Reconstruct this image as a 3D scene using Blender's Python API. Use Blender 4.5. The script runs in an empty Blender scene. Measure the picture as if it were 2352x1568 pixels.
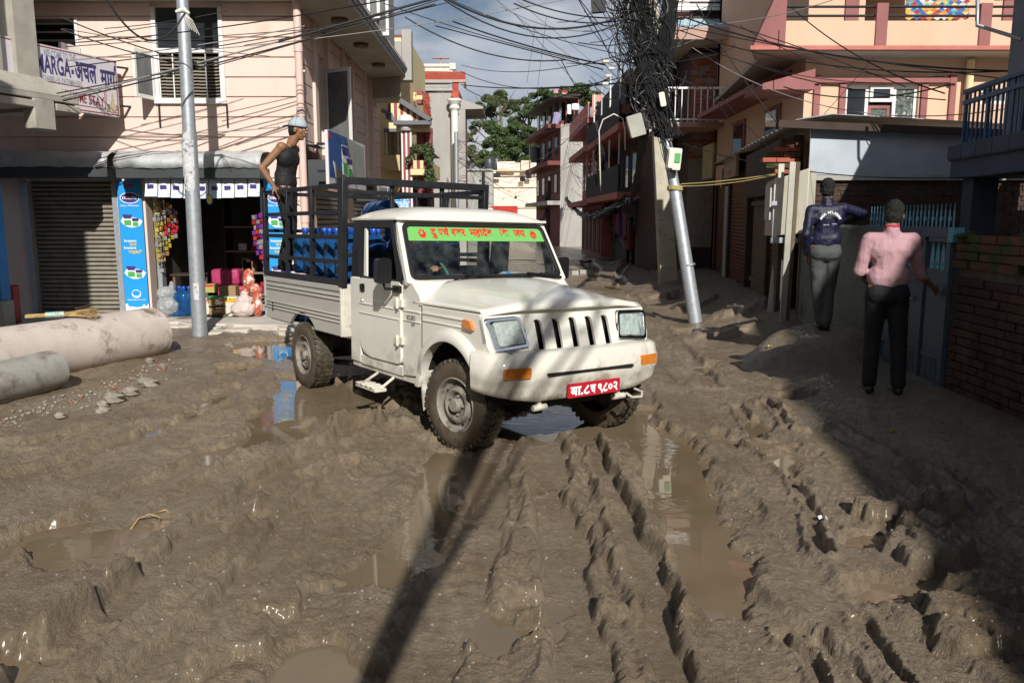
import bpy, math, random
import numpy as np
from mathutils import Vector, Matrix
from mathutils.geometry import tessellate_polygon
random.seed(7)
SC = bpy.context.scene
COL = bpy.data.collections.new('street'); SC.collection.children.link(COL)
R = math.radians
# ---------------------------------------------------------------- camera
PITCH = R(8.73); CAMZ = 1.77; FPX = 3200 / 4096 * 2352
cam = bpy.data.cameras.new('camera'); camo = bpy.data.objects.new('camera', cam); COL.objects.link(camo)
cam.sensor_width = 36; cam.lens = 3200 / 4096 * 36; cam.clip_start = .05; cam.clip_end = 6000
camo.location = (0, 0, CAMZ); camo.rotation_euler = (R(90) - PITCH, 0, 0)
SC.camera = camo
# ---------------------------------------------------------------- daylight
SUN_AZ = R(11.5)          # light travels towards +y and a little to -x
SUN_EL = R(33)
LD = Vector((-math.sin(SUN_AZ) * math.cos(SUN_EL), math.cos(SUN_AZ) * math.cos(SUN_EL), -math.sin(SUN_EL)))
sun = bpy.data.lights.new('sun', 'SUN'); sun.energy = 5.0; sun.angle = R(.53); sun.color = (1, .955, .88)
suno = bpy.data.objects.new('sun', sun); COL.objects.link(suno)
suno.rotation_euler = LD.to_track_quat('-Z', 'Y').to_euler()
world = bpy.data.worlds.new('World'); SC.world = world; world.use_nodes = True
wn = world.node_tree; wn.nodes.clear()
def wnode(t, **k):
    n = wn.nodes.new(t)
    for a, b in k.items(): setattr(n, a, b)
    return n
sky = wnode('ShaderNodeTexSky', sky_type='NISHITA', sun_disc=False, sun_elevation=SUN_EL, sun_rotation=math.atan2(-LD.x, -LD.y), air_density=1.0, dust_density=1.2, ozone_density=1.2)
tc = wnode('ShaderNodeTexCoord'); mp = wnode('ShaderNodeMapping'); mp.inputs['Scale'].default_value = (1, 1, 2.6)
mp.inputs['Location'].default_value = (.35, 0, .12)
cl = wnode('ShaderNodeTexNoise'); cl.inputs['Scale'].default_value = 3.4; cl.inputs['Detail'].default_value = 9; cl.inputs['Roughness'].default_value = .56
cl.inputs['Distortion'].default_value = .25
ramp = wnode('ShaderNodeValToRGB'); ramp.color_ramp.elements[0].position = .35; ramp.color_ramp.elements[1].position = .52
cl2 = wnode('ShaderNodeTexNoise'); cl2.inputs['Scale'].default_value = 5.5; cl2.inputs['Detail'].default_value = 6
cramp = wnode('ShaderNodeValToRGB'); cramp.color_ramp.elements[0].position = .35; cramp.color_ramp.elements[1].position = .7
cramp.color_ramp.elements[0].color = (6.6, 7.8, 9.8, 1); cramp.color_ramp.elements[1].color = (12.5, 12.8, 13.2, 1)
mix = wnode('ShaderNodeMix', data_type='RGBA'); bg = wnode('ShaderNodeBackground'); wo = wnode('ShaderNodeOutputWorld')
L = wn.links.new
L(tc.outputs['Generated'], mp.inputs['Vector']); L(mp.outputs[0], cl.inputs['Vector']); L(mp.outputs[0], cl2.inputs['Vector'])
L(cl.outputs['Fac'], ramp.inputs['Fac']); L(cl2.outputs['Fac'], cramp.inputs['Fac'])
sz = wnode('ShaderNodeSeparateXYZ'); L(tc.outputs['Generated'], sz.inputs[0]); hz = wnode('ShaderNodeMapRange'); hz.inputs[1].default_value = .35; hz.inputs[2].default_value = .75; hz.inputs[3].default_value = 1; hz.inputs[4].default_value = 0; L(sz.outputs['Z'], hz.inputs[0])
mu = wnode('ShaderNodeMath', operation='MULTIPLY'); L(ramp.outputs['Color'], mu.inputs[0]); L(hz.outputs[0], mu.inputs[1]); L(mu.outputs[0], mix.inputs['Factor']); L(sky.outputs[0], mix.inputs[6]); L(cramp.outputs['Color'], mix.inputs[7])
L(mix.outputs[2], bg.inputs['Color']); bg.inputs['Strength'].default_value = .05; L(bg.outputs[0], wo.inputs['Surface'])
SC.view_settings.view_transform = 'Standard'; SC.view_settings.look = 'None'
SC.view_settings.exposure = .1; SC.view_settings.gamma = 1; SC.view_settings.use_curve_mapping = False
SC.cycles.max_bounces = 6; SC.cycles.transparent_max_bounces = 12; SC.cycles.use_denoising = True
SC.cycles.sample_clamp_indirect = 6; SC.cycles.caustics_reflective = False; SC.cycles.caustics_refractive = False
# ---------------------------------------------------------------- pixel -> place (photo measured at 2352 x 1568)
cP, sP = math.cos(PITCH), math.sin(PITCH)
def ray(u, v):
    d = (u - 1176) / FPX; e = (784 - v) / FPX
    return d, cP + e * sP, -sP + e * cP
def PY(u, v, Y):
    a, b, c = ray(u, v); t = Y / b
    return (a * t, Y, CAMZ + c * t)
def PX(u, v, X):
    a, b, c = ray(u, v); t = X / a
    return (X, b * t, CAMZ + c * t)
def PZ(u, v, Z=0.0):
    a, b, c = ray(u, v); t = (Z - CAMZ) / c
    return (a * t, b * t, Z)
# ---------------------------------------------------------------- materials
def lin(c):
    return tuple((x / 12.92 if x <= .04045 else ((x + .055) / 1.055) ** 2.4) for x in c)
def M(name, col, rough=.6, metal=0., var=.18, vs=2.5, bump=0., bs=40., col2=None, c2s=1.3, c2t=.55, c2w=.12, spec=.5, alpha=1., trans=0., ior=1.45, emit=None, stretch=None, coat=0., mudz=None):
    m = bpy.data.materials.new(name); m.use_nodes = True; nt = m.node_tree; b = nt.nodes['Principled BSDF']
    b.inputs['Roughness'].default_value = rough; b.inputs['Metallic'].default_value = metal
    b.inputs['Specular IOR Level'].default_value = spec; b.inputs['IOR'].default_value = ior
    b.inputs['Transmission Weight'].default_value = trans; b.inputs['Alpha'].default_value = alpha
    b.inputs['Coat Weight'].default_value = coat; b.inputs['Coat Roughness'].default_value = .06
    tc = nt.nodes.new('ShaderNodeTexCoord'); src = tc.outputs['Object']
    if stretch:
        mp = nt.nodes.new('ShaderNodeMapping'); mp.inputs['Scale'].default_value = stretch; nt.links.new(src, mp.inputs[0]); src = mp.outputs[0]
    def noise(s, d=5, r=.55):
        n = nt.nodes.new('ShaderNodeTexNoise'); n.inputs['Scale'].default_value = s; n.inputs['Detail'].default_value = d; n.inputs['Roughness'].default_value = r
        nt.links.new(src, n.inputs['Vector']); return n.outputs['Fac']
    c = (*col, 1)
    out = None
    if var > 0:
        n = noise(vs, 6, .6); cr = nt.nodes.new('ShaderNodeValToRGB')
        cr.color_ramp.elements[0].position = .3; cr.color_ramp.elements[1].position = .7
        cr.color_ramp.elements[0].color = (*[x * (1 - var) for x in col], 1); cr.color_ramp.elements[1].color = (*[min(1, x * (1 + var)) for x in col], 1)
        nt.links.new(n, cr.inputs[0]); out = cr.outputs[0]
    if col2:
        n2 = noise(c2s, 8, .65); r2 = nt.nodes.new('ShaderNodeValToRGB'); r2.color_ramp.elements[0].position = c2t; r2.color_ramp.elements[1].position = c2t + c2w
        nt.links.new(n2, r2.inputs[0]); mx = nt.nodes.new('ShaderNodeMix'); mx.data_type = 'RGBA'
        nt.links.new(r2.outputs[0], mx.inputs['Factor'])
        if out: nt.links.new(out, mx.inputs[6])
        else: mx.inputs[6].default_value = c
        mx.inputs[7].default_value = (*col2, 1); out = mx.outputs[2]
    if mudz:
        sp = nt.nodes.new('ShaderNodeSeparateXYZ'); nt.links.new(tc.outputs['Object'], sp.inputs[0]); ng = noise(7, 8, .75)
        def mth(op, a, b_):
            q = nt.nodes.new('ShaderNodeMath'); q.operation = op
            for i, w in enumerate((a, b_)):
                if isinstance(w, (int, float)): q.inputs[i].default_value = w
                else: nt.links.new(w, q.inputs[i])
            return q.outputs[0]
        lo = mth('SUBTRACT', mudz, sp.outputs['Z']); f = mth('ADD', mth('MULTIPLY', lo, 2.2), mth('MULTIPLY', mth('SUBTRACT', ng, .5), 3.2)); sk = mth('MULTIPLY', mth('GREATER_THAN', noise(70, 3, .8), .66), mth('ADD', mth('MULTIPLY', lo, 1.0), .55)); cl_ = nt.nodes.new('ShaderNodeClamp'); nt.links.new(mth('MAXIMUM', f, mth('MULTIPLY', sk, .6)), cl_.inputs[0])
        mx = nt.nodes.new('ShaderNodeMix'); mx.data_type = 'RGBA'; nt.links.new(mth('MULTIPLY', cl_.outputs[0], .75), mx.inputs['Factor']); nt.links.new(out, mx.inputs[6]); mx.inputs[7].default_value = (.22, .17, .12, 1); out = mx.outputs[2]
    if out: nt.links.new(out, b.inputs['Base Color'])
    else: b.inputs['Base Color'].default_value = c
    if bump > 0:
        n3 = noise(bs, 6, .6); bm = nt.nodes.new('ShaderNodeBump'); bm.inputs['Strength'].default_value = min(1, bump * 2); bm.inputs['Distance'].default_value = bump * .02
        nt.links.new(n3, bm.inputs['Height']); nt.links.new(bm.outputs[0], b.inputs['Normal'])
    if emit:
        b.inputs['Emission Color'].default_value = (*emit[:3], 1); b.inputs['Emission Strength'].default_value = emit[3]
    m.diffuse_color = c
    return m
# ---------------------------------------------------------------- things, parts
WM = {}
def wmat(o): return WM.get(o.name, Matrix.Identity(4)) if o else Matrix.Identity(4)
def tag(o, label, cat, group=None):
    o['label'] = label; o['category'] = cat
    if group: o['group'] = group
    return o
def thing(name, label, cat, loc=(0, 0, 0), rz=0, group=None, mat=None):
    o = bpy.data.objects.new(name, None); COL.objects.link(o); o.empty_display_size = .2
    m = mat if mat is not None else Matrix.Translation(loc) @ Matrix.Rotation(rz, 4, 'Z')
    o.matrix_world = m; o.location = m.to_translation(); o.rotation_euler = m.to_euler(); WM[o.name] = m.copy()
    return tag(o, label, cat, group)
class MB:
    """collects geometry; build() links it as one mesh object"""
    def __init__(s): s.v = []; s.f = []; s.mi = []; s.cur = 0
    def add(s, vs, fs):
        n = len(s.v); s.v += [tuple(p) for p in vs]; s.f += [tuple(i + n for i in f) for f in fs]; s.mi += [s.cur] * len(fs); return s
    def box(s, x0, x1, y0, y1, z0, z1):
        if x0 > x1: x0, x1 = x1, x0
        if y0 > y1: y0, y1 = y1, y0
        if z0 > z1: z0, z1 = z1, z0
        return s.add([(x0, y0, z0), (x1, y0, z0), (x1, y1, z0), (x0, y1, z0), (x0, y0, z1), (x1, y0, z1), (x1, y1, z1), (x0, y1, z1)],
                     [(0, 3, 2, 1), (4, 5, 6, 7), (0, 1, 5, 4), (1, 2, 6, 5), (2, 3, 7, 6), (3, 0, 4, 7)])
    def hexa(s, p):   # 8 points: bottom 4 ccw, top 4 ccw
        return s.add(p, [(0, 3, 2, 1), (4, 5, 6, 7), (0, 1, 5, 4), (1, 2, 6, 5), (2, 3, 7, 6), (3, 0, 4, 7)])
    def beam(s, a, b, w, h=None, up=(0, 0, 1)):
        a, b = Vector(a), Vector(b); h = h or w; d = (b - a).normalized(); up = Vector(up)
        if abs(d.dot(up)) > .95: up = Vector((0, 1, 0)) if abs(d.y) < .9 else Vector((1, 0, 0))
        r = d.cross(up).normalized() * w / 2; t = r.cross(d).normalized() * h / 2
        return s.hexa([a - r - t, a + r - t, b + r - t, b - r - t, a - r + t, a + r + t, b + r + t, b - r + t])
    def tube(s, pts, r, n=6, cap=True):
        pts = [Vector(p) for p in pts]; N = len(pts)
        rs = r if isinstance(r, (list, tuple)) else [r] * N
        base = len(s.v); pu = None
        for i, p in enumerate(pts):
            d = (pts[min(i + 1, N - 1)] - pts[max(i - 1, 0)]).normalized()
            if pu is None:
                pu = Vector((0, 0, 1)) if abs(d.z) < .9 else Vector((1, 0, 0))
            u = (pu - d * pu.dot(d));
            if u.length < 1e-5: u = d.orthogonal()
            u.normalize(); w = d.cross(u); pu = u
            for k in range(n):
                a = 2 * math.pi * k / n; s.v.append(tuple(p + (u * math.cos(a) + w * math.sin(a)) * rs[i]))
        for i in range(N - 1):
            for k in range(n):
                k2 = (k + 1) % n; s.f.append((base + i * n + k, base + i * n + k2, base + (i + 1) * n + k2, base + (i + 1) * n + k)); s.mi.append(s.cur)
        if cap:
            s.f.append(tuple(base + k for k in range(n))[::-1]); s.f.append(tuple(base + (N - 1) * n + k for k in range(n))); s.mi += [s.cur] * 2
        return s
    def lathe(s, prof, o=(0, 0, 0), axis='Z', n=24, close=False):  # prof: (r, h)
        base = len(s.v); o = Vector(o)
        for r, h in prof:
            for k in range(n):
                a = 2 * math.pi * k / n; c, q = r * math.cos(a), r * math.sin(a)
                p = {'Z': (c, q, h), 'Y': (c, h, q), 'X': (h, c, q)}[axis]
                s.v.append(tuple(o + Vector(p)))
        m = len(prof)
        for i in range(m - 1):
            for k in range(n):
                k2 = (k + 1) % n; f = (base + i * n + k, base + i * n + k2, base + (i + 1) * n + k2, base + (i + 1) * n + k)
                s.f.append(f if axis != 'Y' else f[::-1]); s.mi.append(s.cur)
        if not close:
            s.f.append(tuple(base + k for k in range(n))[::-1]); s.f.append(tuple(base + (m - 1) * n + k for k in range(n))); s.mi += [s.cur] * 2
        return s
    def plate(s, outer, holes=(), t=.05, M4=None):
        """2D outline (a,b) with holes -> slab in XZ (a->x, b->z), front at y=0, back at y=t, then transformed by M4"""
        loops = [list(outer)] + [list(h) for h in holes]
        tris = tessellate_polygon([[Vector((a, b, 0)) for a, b in l] for l in loops])
        flat = [p for l in loops for p in l]; n = len(flat); base = len(s.v)
        M4 = M4 or Matrix.Identity(4)
        for y in (0, t):
            for a, b in flat: s.v.append(tuple(M4 @ Vector((a, y, b))))
        for tr in tris:
            a, b, c = tr; A, B, Cc = flat[a], flat[b], flat[c]
            cr = (B[0] - A[0]) * (Cc[1] - A[1]) - (B[1] - A[1]) * (Cc[0] - A[0])
            if cr < 0: a, c = c, a
            s.f.append((base + a, base + b, base + c)); s.f.append((base + n + c, base + n + b, base + n + a)); s.mi += [s.cur] * 2
        k = 0
        for li, l in enumerate(loops):
            ar = sum(l[i][0] * l[(i + 1) % len(l)][1] - l[(i + 1) % len(l)][0] * l[i][1] for i in range(len(l)))
            for i in range(len(l)):
                i2 = (i + 1) % len(l); f = (base + k + i, base + n + k + i, base + n + k + i2, base + k + i2)
                if (ar > 0) == (li > 0): f = f[::-1]
                s.f.append(f); s.mi.append(s.cur)
            k += len(l)
        return s
    def grid(s, P, closed=False):   # P[i][j] points
        base = len(s.v); m, n = len(P), len(P[0])
        for row in P: s.v += [tuple(p) for p in row]
        for i in range(m - 1):
            for j in range(n - 1): s.f.append((base + i * n + j, base + i * n + j + 1, base + (i + 1) * n + j + 1, base + (i + 1) * n + j)); s.mi.append(s.cur)
        return s
    def build(s, name, mat, parent=None, smooth=None, bevel=0, local=False, kind=None, seg=2, mods=()):
        me = bpy.data.meshes.new(name)
        vs = s.v
        if parent is not None and not local:
            inv = wmat(parent).inverted(); vs = [tuple(inv @ Vector(p)) for p in vs]
        me.from_pydata(vs, [], s.f); me.update()
        mats = mat if isinstance(mat, (list, tuple)) else [mat]
        for m in mats: me.materials.append(m)
        if len(mats) > 1: me.polygons.foreach_set('material_index', s.mi)
        if smooth is not None:
            me.shade_smooth(); me.set_sharp_from_angle(angle=R(smooth))
        o = bpy.data.objects.new(name, me); COL.objects.link(o)
        if parent is not None: o.parent = parent; WM[o.name] = wmat(parent)
        if bevel:
            b = o.modifiers.new('bevel', 'BEVEL'); b.width = bevel; b.segments = seg; b.limit_method = 'ANGLE'; b.angle_limit = R(35); b.harden_normals = False
            if smooth is None: me.shade_smooth(); me.set_sharp_from_angle(angle=R(50))
        if kind: o['kind'] = kind
        return o
ORD = 'first second third fourth fifth sixth seventh eighth ninth tenth eleventh twelfth thirteenth fourteenth fifteenth sixteenth seventeenth eighteenth nineteenth twentieth twenty-first twenty-second twenty-third twenty-fourth twenty-fifth twenty-sixth'.split()
def struct(o): o['kind'] = 'structure'; return o
def rrect(x0, x1, z0, z1, r, n=4):
    pts = []
    for cx, cz, a0 in ((x1 - r, z1 - r, 0), (x0 + r, z1 - r, 90), (x0 + r, z0 + r, 180), (x1 - r, z0 + r, 270)):
        for k in range(n + 1):
            a = R(a0 + 90 * k / n); pts.append((cx + r * math.cos(a), cz + r * math.sin(a)))
    return pts
def roundpoly(pts, r, n=4):
    out = []; N = len(pts)
    for i in range(N):
        p = Vector(pts[i]); a = Vector(pts[i - 1]); b = Vector(pts[(i + 1) % N])
        ra = min(r, (a - p).length * .45); rb = min(r, (b - p).length * .45)
        A = p + (a - p).normalized() * ra; B = p + (b - p).normalized() * rb
        for k in range(n + 1):
            t = k / n; out.append(tuple(A * (1 - t) ** 2 + p * 2 * t * (1 - t) + B * t * t))
    return out
def rects(x0, x1, z0, z1, holes):
    """rectangle minus rectangular holes -> list of rectangles"""
    xs = sorted({x0, x1, *[min(max(h[0], x0), x1) for h in holes], *[min(max(h[1], x0), x1) for h in holes]})
    out = []
    for a, b in zip(xs[:-1], xs[1:]):
        if b - a < 1e-4: continue
        m = (a + b) / 2; zs = [z0]
        for h in sorted([h for h in holes if h[0] < m < h[1]], key=lambda h: h[2]):
            if h[2] > zs[-1]: out.append((a, b, zs[-1], min(h[2], z1)))
            zs.append(max(zs[-1], h[3]))
        if zs[-1] < z1: out.append((a, b, zs[-1], z1))
    out = [list(r) for r in out if r[3] - r[2] > 1e-4]; res = []
    for r in sorted(out, key=lambda r: (r[2], r[3], r[0])):
        if res and abs(res[-1][2] - r[2]) < 1e-5 and abs(res[-1][3] - r[3]) < 1e-5 and abs(res[-1][1] - r[0]) < 1e-5: res[-1][1] = r[1]
        else: res.append(r)
    return res
# text -> flat mesh pieces (no font files: the built-in font and its fallbacks)
_tc = {}
def text_mesh(s, size=1., bold=0., kern=None, width=None):
    """returns verts2d, faces, width; ' ' allowed"""
    c = bpy.data.curves.new('lettering', 'FONT'); c.body = s; c.size = 1; c.resolution_u = 3; c.offset = bold
    if kern:
        for i, k in kern.items(): c.body_format[i].kerning = k
    o = bpy.data.objects.new('lettering_source', c); COL.objects.link(o)
    dg = bpy.context.evaluated_depsgraph_get(); me = bpy.data.meshes.new_from_object(o.evaluated_get(dg))
    vs = [(v.co.x, v.co.y) for v in me.vertices]; fs = [tuple(p.vertices) for p in me.polygons]
    bpy.data.objects.remove(o); bpy.data.curves.remove(c); bpy.data.meshes.remove(me)
    xs = [p[0] for p in vs] or [0]; x0, x1 = min(xs), max(xs)
    sx = size if not width else width / (x1 - x0)
    return [((x - x0) * sx, y * size) for x, y in vs], fs, (x1 - x0) * sx
def letter(mb, s, M4, size=1., bold=.02, kern=None, width=None, off=0., center=False):
    """writes s into mb; M4 maps (x, 0, z) plate space; lies off in front (towards -y)"""
    vs, fs, w = text_mesh(s, size, bold, kern, width)
    dx = -w / 2 if center else 0
    n = len(mb.v); mb.v += [tuple(M4 @ Vector((x + dx, -off, y))) for x, y in vs]
    mb.f += [tuple(n + i for i in f) for f in fs]; mb.mi += [mb.cur] * len(fs)
    return w
def frame4(o, ax, up):
    """matrix whose x is ax, z is up (orthonormalised), y = z cross x, so -y faces the reader"""
    ax = Vector(ax).normalized(); up = Vector(up); up = (up - ax * up.dot(ax)).normalized(); y = up.cross(ax)
    m = Matrix((ax, y, up)).transposed().to_4x4(); m.translation = Vector(o); return m
def copy_tree(root, mat=None, label=None, name=None):
    r = root.copy(); COL.objects.link(r)
    m = mat if mat is not None else wmat(root)
    r.matrix_world = m; r.location = m.to_translation(); r.rotation_euler = m.to_euler(); r.scale = m.to_scale(); WM[r.name] = m.copy()
    if label: r['label'] = label
    for ch in [o for o in COL.objects if o.parent == root]:
        c = ch.copy(); COL.objects.link(c); c.parent = r
        for g in [o for o in COL.objects if o.parent == ch]:
            d = g.copy(); COL.objects.link(d); d.parent = c
    return r
# ---------------------------------------------------------------- palette
m_white = M('white_paint_body', (.74, .73, .66), .3, var=.04, vs=3, col2=(.42, .36, .26), c2s=2.1, c2t=.66, c2w=.25, bump=.01, bs=300, coat=.5, mudz=.26)
m_whitedirty = M('white_paint_muddy', (.66, .64, .57), .42, var=.08, vs=5, col2=(.30, .25, .18), c2s=3.5, c2t=.52, c2w=.25, bump=.05, bs=90, coat=.25, mudz=.27)
m_rust = M('rusty_white_steel', (.6, .57, .5), .55, var=.15, vs=8, col2=(.2, .1, .05), c2s=4, c2t=.55, c2w=.12, bump=.1, bs=80)
m_blacksteel = M('black_painted_steel', (.016, .017, .02), .38, var=.3, vs=9, col2=(.09, .085, .08), c2s=9, c2t=.66, c2w=.1, bump=.08, bs=90)
m_rubber = M('black_rubber', (.012, .012, .013), .5, var=.2, bump=.03, bs=120)
m_plastic = M('black_plastic', (.012, .012, .014), .28, var=.2, bump=.02, bs=150, col2=(.05, .05, .048), c2s=7, c2t=.62)
m_dark = M('dark_cavity', (.008, .008, .008), .8, var=0)
m_mudtyre = M('muddy_tyre_rubber', (.085, .066, .044), .5, var=.35, vs=9, col2=(.02, .019, .018), c2s=9, c2t=.56, c2w=.14, bump=.35, bs=60)
m_tread = M('tread_rubber', (.05, .042, .032), .42, var=.4, vs=12, col2=(.11, .09, .06), c2s=14, c2t=.5, c2w=.1, bump=.4, bs=70)
m_rim = M('mud_caked_steel_rim', (.24, .22, .19), .62, metal=.1, var=.2, vs=8, col2=(.10, .085, .06), c2s=9, c2t=.5, c2w=.12, bump=.35, bs=60)
m_chrome = M('chrome', (.75, .76, .78), .12, metal=1, var=.06, vs=30, col2=(.35, .3, .22), c2s=60, c2t=.66, c2w=.05, bump=.06, bs=120)
m_reflect = M('lamp_reflector', (.30, .32, .34), .3, metal=.8, var=.2, vs=40, bump=.6, bs=60)
m_orange = M('orange_lamp_lens', (.62, .20, .03), .18, var=.15, vs=18, col2=(.35, .2, .1), c2s=30, c2t=.62, bump=.15, bs=120, coat=.4)
m_steel = M('galvanised_steel', (.38, .41, .44), .5, metal=.5, var=.15, vs=14, col2=(.2, .2, .2), c2s=5, c2t=.62, bump=.06, bs=60)
m_conc = M('grey_concrete', (.38, .36, .31), .85, var=.18, vs=3, col2=(.15, .14, .125), c2s=1.7, c2t=.56, c2w=.2, bump=.25, bs=60)
m_concw = M('weathered_concrete_wall', (.36, .35, .33), .88, var=.2, vs=.8, col2=(.16, .155, .15), c2s=.6, c2t=.55, c2w=.2, bump=.15, bs=30, stretch=(1, 1, .45))
m_pipe = M('pinkish_concrete_pipe', (.56, .49, .44), .85, var=.16, vs=2.2, col2=(.2, .155, .11), c2s=2.6, c2t=.53, c2w=.12, bump=.25, bs=45)
m_pipe2 = M('grey_concrete_pipe', (.36, .35, .32), .85, var=.25, vs=3, col2=(.15, .13, .11), c2s=3, c2t=.5, c2w=.15, bump=.25, bs=45)
m_pink = M('pink_wall_paint', (.72, .56, .49), .78, var=.05, vs=1.2, col2=(.48, .34, .29), c2s=2.2, c2t=.56, c2w=.3, bump=.03, bs=80, stretch=(1, 1, .3))
m_pinkdark = M('pink_trim_paint', (.45, .30, .25), .8, var=.08, bump=.03)
m_orangewall = M('peach_wall_paint', (.66, .44, .31), .8, var=.05, vs=1.4, col2=(.5, .29, .15), c2s=2.4, c2t=.58, c2w=.25, bump=.04, bs=60, stretch=(1, 1, .3))
m_maroon = M('maroon_trim_paint', (.27, .10, .095), .7, var=.15, vs=2, bump=.03)
m_redtrim = M('faded_red_trim_paint', (.45, .15, .12), .7, var=.15, vs=3, col2=(.6, .4, .33), c2s=4, c2t=.7, bump=.05)
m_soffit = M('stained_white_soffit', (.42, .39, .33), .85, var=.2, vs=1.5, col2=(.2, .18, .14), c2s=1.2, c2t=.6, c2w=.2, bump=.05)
m_cream = M('cream_wall_paint', (.75, .62, .35), .8, var=.06, vs=1.2, col2=(.45, .36, .2), c2s=1.3, c2t=.66, c2w=.2)
m_creamfar = M('pale_peach_wall', (.80, .68, .57), .85, var=.05, vs=.5, col2=(.55, .42, .32), c2s=.4, c2t=.64, c2w=.2)
m_redroof = M('red_roof_tiles', (.36, .07, .04), .7, var=.25, vs=3, bump=.3, bs=12)
m_brick = M('red_brick', (.34, .09, .06), .8, var=.35, vs=3, bump=.2, bs=60)
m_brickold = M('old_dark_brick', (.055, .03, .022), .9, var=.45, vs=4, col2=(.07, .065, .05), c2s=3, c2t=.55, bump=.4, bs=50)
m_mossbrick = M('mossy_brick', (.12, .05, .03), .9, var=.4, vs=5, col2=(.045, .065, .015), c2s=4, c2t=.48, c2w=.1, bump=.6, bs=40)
m_mortar = M('mortar', (.30, .26, .22), .9, var=.2, vs=8, bump=.2, bs=60)
m_mortard = M('dark_mortar', (.09, .085, .07), .95, var=.3, vs=6, bump=.3, bs=50)
m_winw = M('white_window_frame', (.75, .75, .72), .5, var=.08, vs=4, col2=(.4, .38, .34), c2s=5, c2t=.68)
m_glassdark = M('dark_window_glass', (.02, .024, .03), .06, var=.3, vs=1.5, spec=.8)
m_glassgrey = M('grey_curtained_glass', (.16, .17, .17), .12, var=.3, vs=3, spec=.7)
m_shutter = M('ribbed_steel_shutter', (.30, .27, .22), .5, metal=.35, var=.25, vs=3, col2=(.13, .1, .075), c2s=3, c2t=.55, c2w=.2, bump=.1, bs=60)
m_shutterbrown = M('brown_rolling_shutter', (.16, .065, .035), .6, var=.25, vs=3, bump=.1)
m_tin = M('battered_tin_sheet', (.46, .48, .49), .6, metal=.25, var=.2, vs=4, col2=(.26, .26, .25), c2s=3, c2t=.55, c2w=.2, bump=.5, bs=9)
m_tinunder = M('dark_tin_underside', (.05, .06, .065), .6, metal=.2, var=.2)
m_bluepaint = M('bright_blue_paint', (.03, .22, .58), .55, var=.12, vs=3, col2=(.18, .2, .22), c2s=2.5, c2t=.68, bump=.05)
m_bluerail = M('blue_painted_steel', (.025, .085, .2), .45, var=.2, vs=6, bump=.03)
m_bluegrey = M('blue_grey_concrete', (.06, .085, .12), .75, var=.2, vs=2, bump=.08)
m_bluegate = M('light_blue_gate_paint', (.12, .36, .50), .45, var=.15, vs=4, col2=(.07, .1, .12), c2s=5, c2t=.62, bump=.04)
m_gatepanel = M('slate_blue_gate_sheet', (.06, .10, .14), .5, var=.2, vs=3, col2=(.08, .06, .045), c2s=3, c2t=.62, bump=.05)
m_wood = M('weathered_timber', (.13, .095, .06), .8, var=.35, vs=3, stretch=(8, 8, 1), bump=.2, bs=30)
m_darkwood = M('dark_timber', (.045, .028, .02), .75, var=.3, vs=3)
m_banner = M('sky_blue_vinyl', (.02, .30, .72), .4, var=.03)
m_bannerw = M('white_print', (.8, .82, .84), .45, var=.04)
m_purple = M('dark_purple_print', (.055, .035, .20), .45, var=.05)
m_greenp = M('green_print', (.08, .38, .10), .45, var=.1)
m_redp = M('red_print', (.55, .02, .03), .45, var=.05)
m_yellowp = M('yellow_print', (.75, .6, .05), .4, var=.1)
m_signw = M('white_sign_board', (.62, .60, .64), .5, var=.05, vs=2)
m_navyp = M('navy_lettering', (.045, .04, .16), .5, var=0)
m_maroonp = M('maroon_lettering', (.27, .03, .035), .5, var=0)
m_greyp = M('faded_lettering', (.30, .33, .40), .5, var=0)
m_stickg = M('green_sticker', (.16, .46, .12), .4, var=.03)
m_stickr = M('red_sticker_lettering', (.62, .03, .02), .4, var=0)
m_platered = M('red_number_plate', (.45, .015, .025), .4, var=.1, vs=10)
m_jar = M('blue_water_jar', (.02, .12, .36), .08, var=.45, vs=5, trans=.5, ior=1.33, bump=.02, bs=40)
m_jarcap = M('blue_jar_cap', (.01, .07, .40), .35, var=.05)
m_clearbag = M('clear_plastic', (.62, .65, .66), .2, var=.15, vs=9, trans=.45, bump=.7, bs=25, alpha=.75)
m_sack = M('white_woven_sack', (.55, .46, .43), .55, var=.12, vs=8, col2=(.6, .25, .18), c2s=5, c2t=.6, c2w=.08, bump=.4, bs=30)
m_orangebag = M('orange_printed_bag', (.45, .11, .06), .35, var=.3, vs=10, col2=(.65, .6, .55), c2s=8, c2t=.52, c2w=.05, bump=.4, bs=30)
m_card = M('cardboard', (.34, .22, .11), .8, var=.15)
m_skin = M('brown_skin', (.26, .135, .075), .5, var=.08, vs=9, bump=.05, bs=150)
m_hair = M('black_hair', (.008, .007, .006), .75, var=.3, vs=30, bump=.6, bs=120, stretch=(1, 1, .3))
m_singlet = M('black_singlet', (.012, .011, .013), .75, var=.2, bump=.2, bs=25)
m_trousb = M('black_trousers', (.010, .010, .012), .8, var=.2, bump=.2, bs=20)
m_trousg = M('grey_trousers', (.075, .078, .078), .8, var=.15, bump=1., bs=6, stretch=(2.4, 2.4, .6))
m_navy = M('navy_tracksuit', (.009, .010, .036), .5, var=.15, bump=1.1, bs=6, stretch=(2, 2, .8))
m_pinkshirt = M('pink_checked_shirt', (.44, .26, .29), .75, var=.1, vs=60, bump=1.1, bs=5, stretch=(2.2, 2.2, .7))
m_collar = M('red_collar_cloth', (.35, .02, .04), .7, var=.1)
m_cap = M('light_grey_cap', (.38, .44, .47), .75, var=.05, bump=.1)
m_shoe = M('black_shoe', (.01, .01, .01), .4, var=.1)
m_cable = M('black_cable', (.012, .012, .013), .55, var=.2)
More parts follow.
